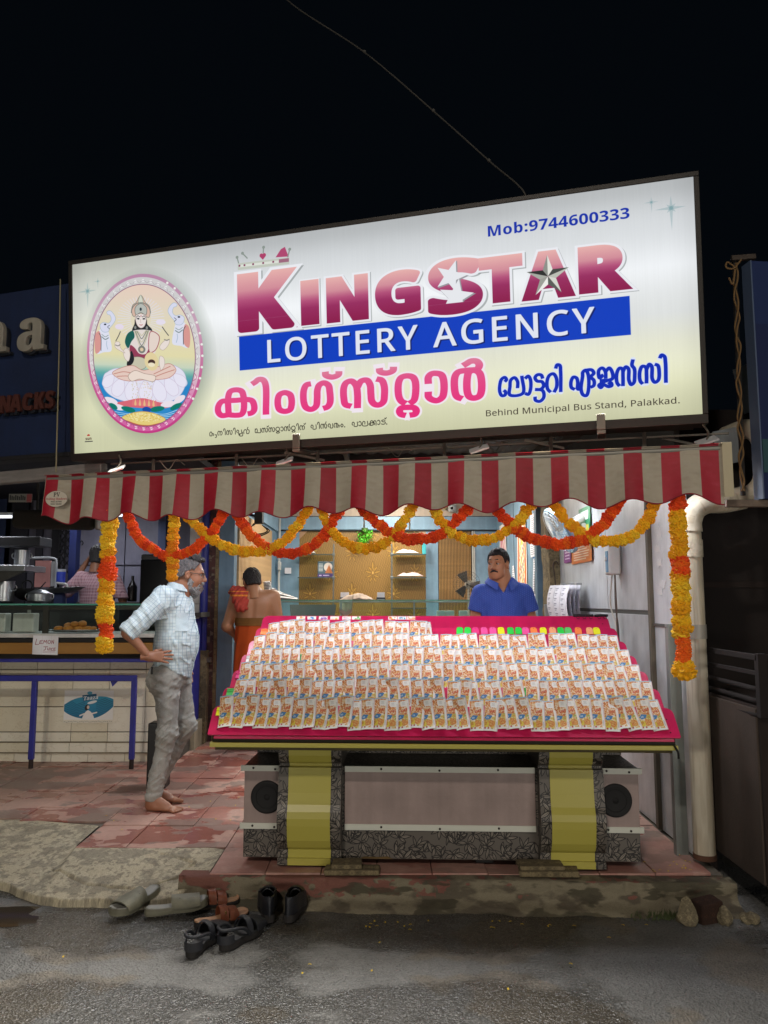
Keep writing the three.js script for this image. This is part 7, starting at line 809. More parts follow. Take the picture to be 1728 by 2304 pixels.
{ // rubble, brick, weeds and petals by the kerb
  const st = mat(0xc8c2b4, 0.95, { map: rept(concreteTex, 3), bumpMap: rept(concreteBump, 6), bumpScale: 0.01 });
  const rock = (w, h, d, s, pt) => { const g = new THREE.IcosahedronGeometry(1, 2), p = g.attributes.position; for (let i = 0; i < p.count; i++) { let x = p.getX(i), y = p.getY(i), z = p.getZ(i), n = 0.55 + 0.9 * fbm(x * 1.3 + s, y * 1.3 + z * 1.6, 2); if (pt) { const k = 1 - 0.55 * sstep(-0.6, 1, y); x *= k; z *= k; } p.setXYZ(i, x * n * w, y * n * h, z * n * d); } g.computeVertexNormals(); return uvm(g); };
  const at0 = (u, v) => aty(u, v, 0.0);
  solo('rock', rock(0.062, 0.07, 0.05, 3, 1), st, 'pointed grey rock against the kerb at the right', 'rock', at0(1544, 2076).setY(0.04)); solo('rock', rock(0.04, 0.05, 0.04, 8), st, 'small pale rock beside the leg of the brown cart', 'rock', at0(1630, 2078).setY(0.03)); solo('rock', rock(0.05, 0.03, 0.04, 15), st, 'crumpled pale lump right of the cart leg', 'rock', at0(1692, 2076).setY(0.02));
  solo('brick', box(0.13, 0.11, 0.09, 0.01), mat(0x5a3c32, 0.95, { map: rept(concreteTex, 3), bumpMap: rept(concreteBump, 6), bumpScale: 0.008 }), 'broken brown brick between the two rocks', 'brick', at0(1592, 2072).setY(0.05), [0.1, 0.3, 0.05]);
  const r = rng(17), bl = []; for (let i = 0; i < 150; i++) { const u = 1500 + (r() - 0.5) * 150 * (0.3 + r()), b = aty(clamp(u, 1420, 1580), 2058 + r() * 14, 0.005), h = 0.012 + r() * 0.03, a = r() * 6.28, q = 0.02 * r(); bl.push(sheet(1, 3, (s, t) => V(b.x + (s - 0.5) * 0.006 * (1 - t) + q * t * t * Math.cos(a), b.y + h * t, b.z + q * t * t * Math.sin(a)))); }
  const w = solo('weeds', merge(bl), mat(0x3a4420, 0.8, { side: THREE.DoubleSide }), 'low green weeds growing along the foot of the kerb', 'weeds'); w.userData.kind = 'stuff';
  const pt = []; const petal = (x, y, z) => { const g = sheet(2, 2, (s, t) => V((s - 0.5) * 0.016, 0.003 * Math.sin(s * 3), (t - 0.5) * 0.007)); g.rotateY(r() * 6.28); pt.push(g.translate(x, y + 0.004, z)); };
  for (let i = 0; i < 16; i++) petal(lerp(1.45, 1.72, r()), PF, -4.36 - 0.3 * r() ** 1.5); for (let i = 0; i < 22; i++) petal(lerp(-0.4, 1.6, r()), 0.012, -4.02 + 0.12 * r() - 0.04); for (let i = 0; i < 12; i++) petal(lerp(-1.9, -0.8, r()), PF, -5.0 - r()); for (let i = 0; i < 8; i++) petal(lerp(-1.6, 1.2, r()), 0.008, -3.9 + 0.6 * r());
  const ps = solo('fallen_petals', merge(pt), mat(0xe0c030, 0.8, { side: THREE.DoubleSide }), 'scattered yellow marigold petals on the ground', 'petals'); ps.userData.kind = 'stuff';
}

// ================= PEOPLE =================
const skinTex = dtex(128, 128, (x, y) => { const n = 236 + 26 * (fbm(x / 9, y / 9, 4) - 0.5); return [n, n * 0.985, n * 0.97]; }, { mirror: true });
const skin = (c) => phys(c, 0.5, { map: rept(skinTex, 6), sheen: 0.15 });
const xf = (pos, rx = 0, ry = 0, rz = 0) => new THREE.Matrix4().makeRotationFromEuler(new THREE.Euler(rx, ry, rz, 'YXZ')).setPosition(pos);
function headSDF({ wide = 1, jaw = 1 } = {}) {
  const core = blend([ell([0, 0.036, -0.012], [0.077 * wide, 0.09, 0.097]), ell([0, -0.03, 0.024], [0.062 * wide, 0.085, 0.07]), ell([0, -0.078, 0.03], [0.05 * jaw, 0.042, 0.055]), ell([0, -0.102, 0.066], [0.024, 0.016, 0.018]), ell([0.038 * wide, -0.032, 0.055], [0.026, 0.03, 0.03]), ell([-0.038 * wide, -0.032, 0.055], [0.026, 0.03, 0.03]), cap([-0.034, 0.026, 0.078], [0.034, 0.026, 0.078], 0.011), cap([0, -0.08, -0.03], [0, -0.2, -0.05], 0.056, 0.062)], 0.03);
  const soc = [ell([0.032, 0.006, 0.098], [0.019, 0.011, 0.02]), ell([-0.032, 0.006, 0.098], [0.019, 0.011, 0.02])];
  const nose = blend([cap([0, 0.016, 0.09], [0, -0.028, 0.113], 0.009, 0.014), ell([0.013, -0.035, 0.1], [0.011, 0.009, 0.012]), ell([-0.013, -0.035, 0.1], [0.011, 0.009, 0.012])], 0.012), lips = blend([ell([0, -0.066, 0.09], [0.024, 0.0065, 0.011]), ell([0, -0.077, 0.087], [0.02, 0.0075, 0.011])], 0.004);
  const ears = [1, -1].map((s) => { const o = ell([s * 0.081 * wide, -0.004, -0.008], [0.013, 0.034, 0.021]), i = ell([s * 0.094 * wide, 0.0, -0.002], [0.009, 0.02, 0.011]); return (x, y, z) => Math.max(o(x, y, z), -i(x, y, z)); });
  return (x, y, z) => { let d = core(x, y, z); for (const s of soc) { const q = -s(x, y, z), k = 0.012, h = Math.max(k - Math.abs(d - q), 0) / k; d = Math.max(d, q) + h * h * k * 0.25; } d = smin(d, nose(x, y, z), 0.012); d = smin(d, lips(x, y, z), 0.006); for (const e of ears) d = smin(d, e(x, y, z), 0.008); return d; };
}
const headGeo = (o) => sdfMesh(headSDF(o), [-0.11, -0.2, -0.13], [0.11, 0.14, 0.14], 0.0036);
// hair: shell over the skull where keep(x, y, z) > 0
function hairGeo(o, keep, thick = 0.012, rough = 0.01) {
  const c = ell([0, 0.036, -0.012], [(0.077 + thick) * (o.wide || 1), 0.09 + thick, 0.097 + thick]), n = ell([0, -0.05, -0.06], [0.06 + thick * 0.5, 0.07, 0.05 + thick]);
  return sdfMesh((x, y, z) => Math.max(smin(c(x, y, z), n(x, y, z), 0.03) + rough * (fbm(x * 90 + z * 40, y * 50 + z * 60, 3) - 0.5), -keep(x, y, z)), [-0.11, -0.14, -0.14], [0.11, 0.16, 0.14], 0.004);
}
function eyes(parent, M, look = 0, white = 0xa49c94) { for (const s of [1, -1]) { const g = new THREE.SphereGeometry(0.0122, 14, 10); g.applyMatrix4(new THREE.Matrix4().makeTranslation(s * 0.0315, 0.006, 0.0775)); g.applyMatrix4(M); const e = part(parent, 'eye', g, mat(white, 0.2)); const i = new THREE.SphereGeometry(0.0082, 12, 8); i.translate(s * 0.0315 + look, 0.006, 0.0775 + 0.0058); i.applyMatrix4(M); part(e, 'iris', i, mat(0x1a120c, 0.2)); const l = new THREE.SphereGeometry(0.0136, 14, 8, 0, 6.3, 0, 1.38); l.translate(0, 0, 0); l.applyMatrix4(new THREE.Matrix4().makeTranslation(s * 0.0315, 0.006, 0.077)); l.applyMatrix4(M); part(e, 'eyelid', l, parent.userData.skinMat); } }
function brows(parent, M, m) { for (const s of [1, -1]) { const g = sdfMesh(blend([cap([s * 0.012, 0.034, 0.093], [s * 0.034, 0.038, 0.09], 0.004, 0.0042), cap([s * 0.034, 0.038, 0.09], [s * 0.052, 0.031, 0.076], 0.0042, 0.0025)], 0.006), [-0.07, 0.015, 0.05], [0.07, 0.05, 0.12], 0.003); g.applyMatrix4(M); part(parent, 'eyebrow', g, m); } }
function handGeo(side, curl = 0.25, spread = 0.05) { // wrist at the origin, fingers along +z, back of the hand +y, thumb towards side * x
  const list = [], palm = [], kx = [0.03, 0.0105, -0.0095, -0.0285], len = [0.07, 0.08, 0.075, 0.058];
  kx.forEach((k, i) => { k *= side; palm.push(cap([k * 0.55, 0, 0.004], [k, 0.002, 0.088 - (i === 3 ? 0.008 : 0)], 0.0165, 0.0115)); let p = [k, 0.002, 0.088 - (i === 3 ? 0.008 : 0)], a = 0.12, f = side * (1.5 - i) * spread; [0.45, 0.31, 0.24].forEach((q, j) => { a += curl * (0.7 + 0.4 * j); const l = len[i] * q, e = [p[0] + Math.sin(f) * l, p[1] - Math.sin(a) * l, p[2] + Math.cos(a) * l]; list.push(cap(p, e, 0.0092 - j * 0.0009, 0.0086 - j * 0.0011)); p = e; }); });
  const th = blend([cap([side * 0.02, -0.006, 0.018], [side * 0.044, -0.014, 0.048], 0.0155, 0.0115), cap([side * 0.044, -0.014, 0.048], [side * 0.052, -0.018, 0.082], 0.0105, 0.0085)], 0.008), pm = blend(palm, 0.02), wr = cap([0, 0, -0.05], [0, 0, 0.01], 0.026, 0.024);
  return sdfMesh((x, y, z) => { let d = smin(pm(x, y, z), wr(x, y, z), 0.02); for (const f of list) d = smin(d, f(x, y, z), 0.004); return smin(d, th(x, y, z), 0.008); }, [-0.09, -0.09, -0.055], [0.09, 0.05, 0.19], 0.0032);
}
function footGeo(side) { // heel near z = -0.05, toes to 0.215; big toe towards side * x
  const f = blend([ell([0, 0.034, -0.012], [0.032, 0.036, 0.04]), cap([0, 0.085, 0.0], [0.0, 0.04, 0.1], 0.036, 0.027), ecap([0, 0.024, 0.03], [side * 0.006, 0.018, 0.148], [0.034, 0.02], [0.043, 0.018]), cap([0, 0.06, -0.002], [0, 0.16, 0], 0.038, 0.036)], 0.03);
  const toes = [[0.03, 0.217, 0.014], [0.009, 0.212, 0.01], [-0.009, 0.204, 0.0095], [-0.025, 0.193, 0.009], [-0.039, 0.18, 0.0085]].map(([x, z, r]) => cap([side * x * 0.86, 0.017, 0.15], [side * x, r * 0.95, z - r], r * 1.05, r));
  return sdfMesh((x, y, z) => { let d = f(x, y, z); for (const t of toes) d = smin(d, t(x, y, z), 0.007); return Math.max(d, -y + 0.0005); }, [-0.07, -0.012, -0.075], [0.07, 0.19, 0.235], 0.004);
}
const basisM = (pos, zdir, ydir) => { const z = zdir.clone().normalize(), x = ydir.clone().cross(z).normalize(), y = z.clone().cross(x); return new THREE.Matrix4().makeBasis(x, y, z).setPosition(pos); };
const clothUV = (bones) => (x, y, z) => { for (const [a, b, r] of bones) { const dx = b[0] - a[0], dy = b[1] - a[1], dz = b[2] - a[2], l2 = dx * dx + dy * dy + dz * dz, t = ((x - a[0]) * dx + (y - a[1]) * dy + (z - a[2]) * dz) / l2, tc = clamp(t, 0, 1), qx = x - a[0] - tc * dx, qy = y - a[1] - tc * dy, qz = z - a[2] - tc * dz; if (t > 0.12 && Math.hypot(qx, qy, qz) < r) return [Math.atan2(qx + 0.3 * qy, qz) * r * 0.8, t * Math.sqrt(l2)]; } return [Math.atan2(x, z) * 0.16, y]; };
const hairline = (front, temple, nape) => (x, y, z) => y - (z > 0 ? lerp(temple, front, sstep(0.018, 0.056, z)) : lerp(temple, nape, sstep(0, -0.05, z))) + 0.016 * (fbm(x * 60, y * 60 + z * 70, 2) - 0.5) + (Math.abs(x) > 0.07 && z > -0.035 && z < 0.018 && y < 0.035 ? -1 : 0);
const addHair = (p, name, g, M, m) => { g.applyMatrix4(M); return part(p, name, g, m); };
const hairMat = (c, c2) => mat(0xffffff, 0.7, { map: dtex(64, 64, (x, y) => { const t = hash(x, y >> 2, 3) * 0.6 + 0.4 * vn(x / 2, y / 9); return mixc(c, c2, t); }, { mirror: true }), bumpMap: rept(grainBump, 4), bumpScale: 0.004 });
const hairUV = (g, s = 14) => { const p = g.attributes.position, uv = g.attributes.uv; for (let i = 0; i < p.count; i++) uv.setXY(i, (p.getX(i) * 1.3 + p.getZ(i)) * s, (p.getY(i) - p.getZ(i) * 0.3) * s * 0.5); return g; };

{ // ---- bearded man standing with a hand on his hip, seen in profile ----
  const P = thing('person', 'bearded barefoot man in pale checked shirt and grey jeans, hand on hip', 'person', V(-1.615, PF, -5.72), Math.PI / 2), sk = skin(0xb07c60); P.userData.skinMat = sk;
  const hp = V(0.0, 1.645, 0.185), HM = xf(hp, 0.1, 0.12, 0), rs = [-0.175, 1.475, 0.05], re = [-0.295, 1.235, -0.16], rw = [-0.235, 1.068, -0.03], ls = [0.175, 1.475, 0.075], le = [0.225, 1.2, 0.03], lwr = [0.21, 0.97, 0.1];
  const rh = [-0.092, 0.9, 0.062], rk = [-0.105, 0.52, 0.085], ra = [-0.13, 0.08, 0.0], lh = [0.085, 0.9, 0.09], lk = [0.06, 0.55, 0.175], la = [0.095, 0.09, -0.055];
  const torso = [ecap([0, 0.97, 0.065], [0, 1.16, 0.1], [0.14, 0.115], [0.145, 0.13]), ecap([0, 1.16, 0.1], [0, 1.38, 0.08], [0.145, 0.13], [0.165, 0.115]), cap([-0.15, 1.475, 0.05], [0.15, 1.475, 0.07], 0.062), cap([0, 1.47, 0.07], [0, 1.58, 0.13], 0.065, 0.056), cap([0, 1.55, 0.11], [0, 1.62, 0.16], 0.056, 0.054)];
  const body = blend([...torso, cap(rs, re, 0.05, 0.04), cap(re, rw, 0.041, 0.026), cap(ls, le, 0.05, 0.04), cap(le, lwr, 0.04, 0.026), cap(rh, rk, 0.08, 0.052), cap(rk, ra, 0.05, 0.033), cap(lh, lk, 0.08, 0.052), cap(lk, la, 0.05, 0.033)], 0.03);
  const bg = sdfMesh(body, [-0.4, 0.02, -0.24], [0.33, 1.68, 0.33], 0.012);
  const hg = headGeo({}); hg.applyMatrix4(HM);
  const hR = handGeo(1, 0.1, 0.14); hR.applyMatrix4(basisM(V(...rw), V(0.2, -0.02, 1), V(-1, 0.25, 0.1))); const hL = handGeo(-1, 0.35); hL.applyMatrix4(basisM(V(...lwr), V(0, -1, 0.35), V(1, 0, 0)));
  const fR = footGeo(1); fR.applyMatrix4(xf(V(-0.13, 0.002, 0.0), 0, -0.16, 0)); const fL = footGeo(-1); fL.applyMatrix4(xf(V(0.095, 0.002, -0.055), 0, 0.1, 0));
  part(P, 'body', merge([bg, hg, hR, hL, fR, fL]), sk);
  // shirt
  const T = [ecap([0, 0.9, 0.07], [0, 1.16, 0.1], [0.168, 0.132], [0.174, 0.148]), ecap([0, 1.16, 0.1], [0, 1.4, 0.082], [0.174, 0.147], [0.184, 0.128]), cap([-0.16, 1.478, 0.045], [0.16, 1.478, 0.07], 0.07), cap([0, 1.5, 0.07], [0, 1.55, 0.1], 0.082, 0.074)], sleeves = [cap(rs, re, 0.082, 0.068), cap(ls, le, 0.08, 0.066)];
  const dirR = V(...re).sub(V(...rs)).normalize(), dirL = V(...le).sub(V(...ls)).normalize(), TB = blend(T, 0.05);
  const cuff = cap(V(...re).addScaledVector(dirR, -0.05).toArray(), V(...re).addScaledVector(dirR, 0.012).toArray(), 0.071, 0.069), armU = clothUV([[rs, re, 0.1], [ls, le, 0.1]]);
  const neckCut = cap([0, 1.56, 0.15], [0, 1.7, 0.24], 0.066, 0.1);
  const shirt = (x, y, z) => {
    let d = TB(x, y, z); for (const s of sleeves) d = smin(d, s(x, y, z), 0.045);
    const ax = x - re[0], ay = y - re[1], az = z - re[2], pd = ax * dirR.x + ay * dirR.y + az * dirR.z, bd = (x - le[0]) * dirL.x + (y - le[1]) * dirL.y + (z - le[2]) * dirL.z;
    const near = Math.hypot(ax, ay, az) < 0.16; d = smin(d, cuff(x, y, z), 0.006);
    const f = fbm(x * 6 + z * 9 + 3, y * 13 - z * 8, 3) - 0.5, g = Math.abs(fbm(x * 9 + z * 6 + 20, y * 9 + z * 11, 2) - 0.5); d += 0.014 * f - 0.11 * Math.max(0, 0.075 - g) + 0.01 * (fbm(z * 22 - y * 12, y * 20 + x * 10, 2) - 0.5) * (y < 1.25 ? 1 : 0.6);
    if (near && x < -0.16) d = Math.max(d, pd - 0.018); if (x > 0.12) d = Math.max(d, bd - 0.05);
    const hem = 0.995 - 0.06 * sstep(0.05, -0.09, z) - 0.125 * sstep(0.07, 0.25, z) + 0.012 * Math.sin(z * 40); d = Math.max(d, hem - y); d = Math.max(d, y - 1.585 - 0.25 * (0.09 - z) * (z < 0.09 ? 0.4 : 1)); return Math.max(d, -neckCut(x, y, z));
  };
  const check = dtex(128, 128, (x, y) => { let c = [206, 222, 226]; const a = x % 32, b = y % 32; if (a < 4 || b < 4) c = mixc(c, [104, 140, 166], 0.55); if (a === 15 || b === 15) c = mixc(c, [150, 176, 188], 0.4); const n = 1 + 0.05 * (hash(x, y) - 0.5); return [c[0] * n, c[1] * n, c[2] * n]; });
  const sm = phys(0xffffff, 0.85, { map: rept(check, 11), sheen: 0.25 }); const shG = sdfMesh(shirt, [-0.4, 0.86, -0.26], [0.33, 1.62, 0.33], 0.0075, (x, y, z) => x < -0.19 || x > 0.19 ? armU(x, y, z) : [Math.abs(x) < 0.14 && z < 0.1 ? x : z, y]);
  const sh = part(P, 'shirt', shG, sm);
  part(sh, 'collar', sheet(40, 8, (s, t) => { const a = -2.5 + s * 5.0, r = 0.073 + 0.022 * t; return V(r * 1.0 * Math.sin(a + Math.PI), 1.588 - 0.045 * t + 0.022 * Math.cos(a) - 0.006, 0.098 + r * 0.95 * Math.cos(a + Math.PI) + 0.012); }, 0.003), sm); part(sh, 'button_placket', sheet(2, 30, (s, t) => { const y = lerp(0.9, 1.46, t); let z = 0.4; for (let i = 0; i < 60; i++) { if (shirt((s - 0.5) * 0.03, y, z) < 0) break; z -= 0.004; } return V((s - 0.5) * 0.034, y, z + 0.006); }, 0.003), sm);
  part(sh, 'pocket', sheet(6, 8, (s, t) => { const y = 1.24 + t * 0.13, a = 0.75 + s * 0.62; let r = 0.3; for (let i = 0; i < 60; i++) { if (shirt(r * Math.sin(a) * -1, y, 0.1 + r * Math.cos(a)) < 0) break; r -= 0.004; } return V(-(r + 0.004) * Math.sin(a), y, 0.1 + (r + 0.004) * Math.cos(a)); }, 0.003), sm);
  // jeans
  const pv = ecap([0, 0.94, 0.062], [0, 1.03, 0.078], [0.156, 0.128], [0.148, 0.12]), legs = [cap(rh, rk, 0.096, 0.064), cap(rk, [ra[0], 0.1, ra[2]], 0.063, 0.051), cap(lh, lk, 0.096, 0.064), cap(lk, [la[0], 0.1, la[2]], 0.063, 0.05)], pb = [blend([pv, legs[0], legs[1], ell([-0.07, 0.89, -0.012], [0.085, 0.09, 0.075])], 0.05), blend([pv, legs[2], legs[3], ell([0.07, 0.89, -0.005], [0.085, 0.09, 0.075])], 0.05)];
  const jeans = (x, y, z) => { let d = smin(pb[0](x, y, z), pb[1](x, y, z), 0.012); const kn = Math.exp(-(((y - 0.52) / 0.14) ** 2)) + 0.9 * Math.exp(-(((y - 0.2) / 0.1) ** 2)) + 0.8 * Math.exp(-(((y - 0.84) / 0.09) ** 2)); const f = fbm(x * 9 + z * 6, y * 30 + z * 16, 3) - 0.5, q = Math.abs(fbm(x * 6 + z * 4 + 9, y * 26 - z * 24, 2) - 0.5); d += (0.008 + 0.012 * kn) * f - 0.16 * kn * Math.max(0, 0.06 - q) - 0.05 * Math.max(0, 0.05 - q) + 0.006 * (fbm(x * 22 + z * 14, y * 46, 2) - 0.5); const side = x < -0.02; d = Math.max(d, (side ? 0.075 : 0.1) - 0.3 * (z - (side ? 0.0 : -0.055)) * 0.12 - y); const cz = z - (side ? 0 : -0.055); if (y < 0.13 && y > 0.06) d -= 0.005; return Math.max(d, y - 1.02); };
  const denim = mat(0xffffff, 0.9, { map: dtex(256, 256, (x, y) => { const n = fbm(x / 30, y / 60, 4), w = hash(x, y) * 0.5 + hash(x >> 1, y, 2) * 0.5; const c = mixc([138, 138, 132], [176, 176, 170], n); const k = 0.9 + 0.2 * w; return [c[0] * k, c[1] * k, c[2] * k]; }, { mirror: true }), bumpMap: rept(grainBump, 12), bumpScale: 0.0015 }); denim.map.repeat.set(2, 2);
  const jg = sdfMesh(jeans, [-0.29, 0.04, -0.17], [0.27, 1.04, 0.31], 0.0075, (x, y, z) => [x + z, y]); const jn = part(P, 'jeans', jg, denim);
  const seam = (off, za, zb, nm) => part(jn, nm, sheet(3, 40, (s, t) => { const y = lerp(0.12, 0.93, t); const z0 = y > 0.52 ? lerp(rk[2], rh[2] + 0.0, (y - 0.52) / 0.38) : lerp(ra[2], rk[2], (y - 0.1) / 0.42); let x = -0.34; for (let i = 0; i < 90; i++) { if (jeans(x, y, z0) < 0) break; x += 0.003; } return V(x - 0.001, y, z0 + (s - 0.5) * 0.008); }, 0.002), denim); seam(0, 0, 0, 'side_seam'); part(jn, 'belt_loop', box(0.008, 0.05, 0.014, 0.002), mat(0x2c2a2c, 0.6), V(-0.163, 0.965, -0.025)); part(jn, 'rear_pocket', sheet(6, 8, (s, t) => { const y = 0.8 + t * 0.12, a = 0.5 + s * 0.55; let r = 0.3; for (let i = 0; i < 90; i++) { if (jeans(-0.05 - r * Math.sin(a), y, 0.03 - r * Math.cos(a)) < 0) break; r -= 0.003; } r += 0.003; return V(-0.05 - r * Math.sin(a), y, 0.03 - r * Math.cos(a)); }, 0.003), denim);
  // hair, beard, spectacles
  const grey = hairMat([58, 56, 58], [150, 148, 148]), white = hairMat([84, 82, 82], [188, 186, 184]), dk = hairMat([34, 32, 34], [96, 92, 92]);
  addHair(P, 'hair', hairUV(hairGeo({}, (x, y, z) => { const side = Math.abs(x) > 0.05 ? 0.004 : 0; return Math.min(y - 0.0 + 0.55 * (-z - 0.02) + (Math.abs(x) > 0.068 && z > -0.03 && z < 0.03 ? -0.02 : 0) - (z > 0.03 ? (z - 0.03) * 1.25 : 0), 1); }, 0.015, 0.016)), HM, grey); addHair(P, 'forelock', hairUV(sdfMesh((x, y, z) => blend([ell([0, 0.115, 0.045], [0.056, 0.02, 0.045]), ell([0, 0.125, 0.0], [0.06, 0.022, 0.05])], 0.03)(x, y, z) + 0.012 * (fbm(x * 80, y * 60 + z * 70, 2) - 0.5), [-0.08, 0.08, -0.07], [0.08, 0.16, 0.12], 0.004)), HM, dk);
  const beardS = blend([ell([0, -0.098, 0.046], [0.056, 0.042, 0.052]), ell([0, -0.122, 0.052], [0.036, 0.042, 0.034]), ell([0.054, -0.06, 0.018], [0.016, 0.042, 0.026]), ell([-0.054, -0.06, 0.018], [0.016, 0.042, 0.026]), ell([0, -0.058, 0.092], [0.034, 0.013, 0.016])], 0.02), mouth = ell([0, -0.071, 0.105], [0.022, 0.008, 0.03]), facecut = ell([0, -0.012, 0.075], [0.05, 0.04, 0.06]); addHair(P, 'beard', hairUV(sdfMesh((x, y, z) => Math.max(beardS(x, y, z) + 0.03 * (fbm(x * 70 + z * 60, y * 45, 3) - 0.5), -mouth(x, y, z), -facecut(x, y, z)), [-0.09, -0.19, -0.02], [0.09, -0.02, 0.13], 0.0038)), HM, white);
  eyes(P, HM); brows(P, HM, dk);
  const gl = thing('spectacles', 'dark framed spectacles worn by the bearded man', 'spectacles', P.position.clone(), P.rotation.y), fm = mat(0x1e1e22, 0.3); const rim = (s) => { const g = new THREE.TorusGeometry(0.021, 0.0019, 6, 24); g.scale(1.08, 0.86, 1); g.translate(s * 0.031, 0.003, 0.103); return g; }; const add2 = (n, g, m) => { g.applyMatrix4(HM); part(gl, n, g, m); }; add2('rim', rim(1), fm); add2('rim', rim(-1), fm); add2('bridge', tube([V(-0.012, 0.008, 0.104), V(0, 0.012, 0.108), V(0.012, 0.008, 0.104)], 0.0017, 5), fm); for (const s of [1, -1]) { add2('temple', tube([V(s * 0.053, 0.01, 0.102), V(s * 0.078, 0.012, 0.05), V(s * 0.086, 0.012, -0.01), V(s * 0.084, -0.006, -0.03)], 0.0024, 5), fm); const l = new THREE.CircleGeometry(0.02, 24); l.scale(1.08, 0.86, 1); l.translate(s * 0.031, 0.003, 0.103); add2('lens', l, phys(0xffffff, 0.02, { transmission: 1, thickness: 0 })); }
  delete P.userData.skinMat;
}
{ // ---- man in the blue shirt behind the stall ----
  const P = thing('person', 'man with moustache in a blue half-sleeved shirt standing behind the stall', 'person', V(0.905, PF, -5.92), 0), sk = skin(0xbe8764); P.userData.skinMat = sk;
  const HM = xf(V(-0.04, 1.728, 0.05), 0.02, -0.55, 0.02).scale(V(0.9, 0.93, 0.9)), O = { wide: 1.0, jaw: 1.32 };
  const S = [-0.16, 1.51, 0], Eb = [-0.225, 1.24, -0.01], W = [-0.22, 1.0, 0.12], S2 = [0.16, 1.51, 0], E2 = [0.225, 1.24, -0.01], W2 = [0.22, 1.0, 0.12];
  const legs = [cap([-0.1, 0.95, 0], [-0.11, 0.5, 0.02], 0.09, 0.06), cap([-0.11, 0.5, 0.02], [-0.12, 0.08, 0], 0.058, 0.04), cap([0.1, 0.95, 0], [0.11, 0.5, 0.02], 0.09, 0.06), cap([0.11, 0.5, 0.02], [0.12, 0.08, 0], 0.058, 0.04)];
  const body = blend([ecap([0, 0.97, 0], [0, 1.2, 0.02], [0.16, 0.12], [0.165, 0.135]), ecap([0, 1.2, 0.02], [0, 1.44, 0.0], [0.165, 0.135], [0.18, 0.12]), cap([-0.13, 1.5, 0], [0.13, 1.5, 0], 0.06), cap([0, 1.52, 0], [-0.035, 1.68, 0.03], 0.085, 0.08), cap(S, Eb, 0.056, 0.048), cap(Eb, W, 0.047, 0.03), cap(S2, E2, 0.056, 0.048), cap(E2, W2, 0.047, 0.03), ...legs], 0.03);
  const hg = headGeo(O); hg.applyMatrix4(HM); const h1 = handGeo(1, 0.4); h1.applyMatrix4(basisM(V(...W), V(0.1, -0.6, 0.8), V(-0.3, 0.6, 0.6))); const h2 = handGeo(-1, 0.4); h2.applyMatrix4(basisM(V(...W2), V(-0.1, -0.6, 0.8), V(0.3, 0.6, 0.6)));
  const f1 = footGeo(1); f1.applyMatrix4(xf(V(-0.12, 0.002, 0))); const f2 = footGeo(-1); f2.applyMatrix4(xf(V(0.12, 0.002, 0))); part(P, 'body', merge([sdfMesh(body, [-0.36, 0.03, -0.2], [0.36, 1.74, 0.22], 0.012), hg, h1, h2, f1, f2]), sk);
  const TB = blend([ecap([0, 0.92, 0.01], [0, 1.2, 0.03], [0.165, 0.15], [0.168, 0.158]), ecap([0, 1.2, 0.03], [0, 1.44, 0.005], [0.168, 0.156], [0.172, 0.132]), cap([-0.14, 1.5, 0], [0, 1.555, 0], 0.07, 0.078), cap([0.14, 1.5, 0], [0, 1.555, 0], 0.07, 0.078), cap([0, 1.54, 0], [-0.01, 1.61, 0.0], 0.095, 0.08)], 0.05), sl = [cap(S, Eb, 0.074, 0.082), cap(S2, E2, 0.074, 0.082)], dL = V(...Eb).sub(V(...S)).normalize(), dR = V(...E2).sub(V(...S2)).normalize();
  const shirt = (x, y, z) => { let d = TB(x, y, z); for (const s of sl) d = smin(d, s(x, y, z), 0.03); const f = fbm(x * 6 + 3, y * 10 - Math.abs(x) * 12 + z * 3, 3) - 0.5, q = Math.abs(fbm(x * 5 + 40, y * 12 + Math.abs(x) * 14, 2) - 0.5); d += 0.014 * f - 0.03 * Math.max(0, 0.09 - q) * (Math.abs(x) > 0.08 || y < 1.35 ? 1 : 0.3); const e = x < 0 ? Eb : E2, n = x < 0 ? dL : dR; if (Math.abs(x) > 0.175 || (Math.abs(x) > 0.15 && y < 1.3 && y > 1.2)) d = Math.max(d, (x - e[0]) * n.x + (y - e[1]) * n.y + (z - e[2]) * n.z + 0.135); d = Math.max(d, 0.86 - y); d = Math.max(d, y - 1.635); const vn_ = (y - 1.51) * 0.55; if (z > 0.03 && vn_ > 0) d = Math.max(d, vn_ - Math.abs(x + 0.012)); return d; };
  const blueT = dtex(128, 128, (x, y) => { const cx = x % 16, cy = (y + (Math.floor(x / 16) % 2) * 8) % 16; let c = [46, 74, 160]; if (cx < 4 && cy < 4) c = [92, 120, 196]; const n = 1 + 0.12 * (hash(x, y) - 0.5); return [c[0] * n, c[1] * n, c[2] * n]; }); const bm = phys(0xffffff, 0.8, { map: rept(blueT, 9), sheen: 0.2 });
  const sh = part(P, 'shirt', sdfMesh(shirt, [-0.4, 0.84, -0.22], [0.4, 1.66, 0.24], 0.0085, (x, y, z) => [x + z * 0.4, y]), bm);
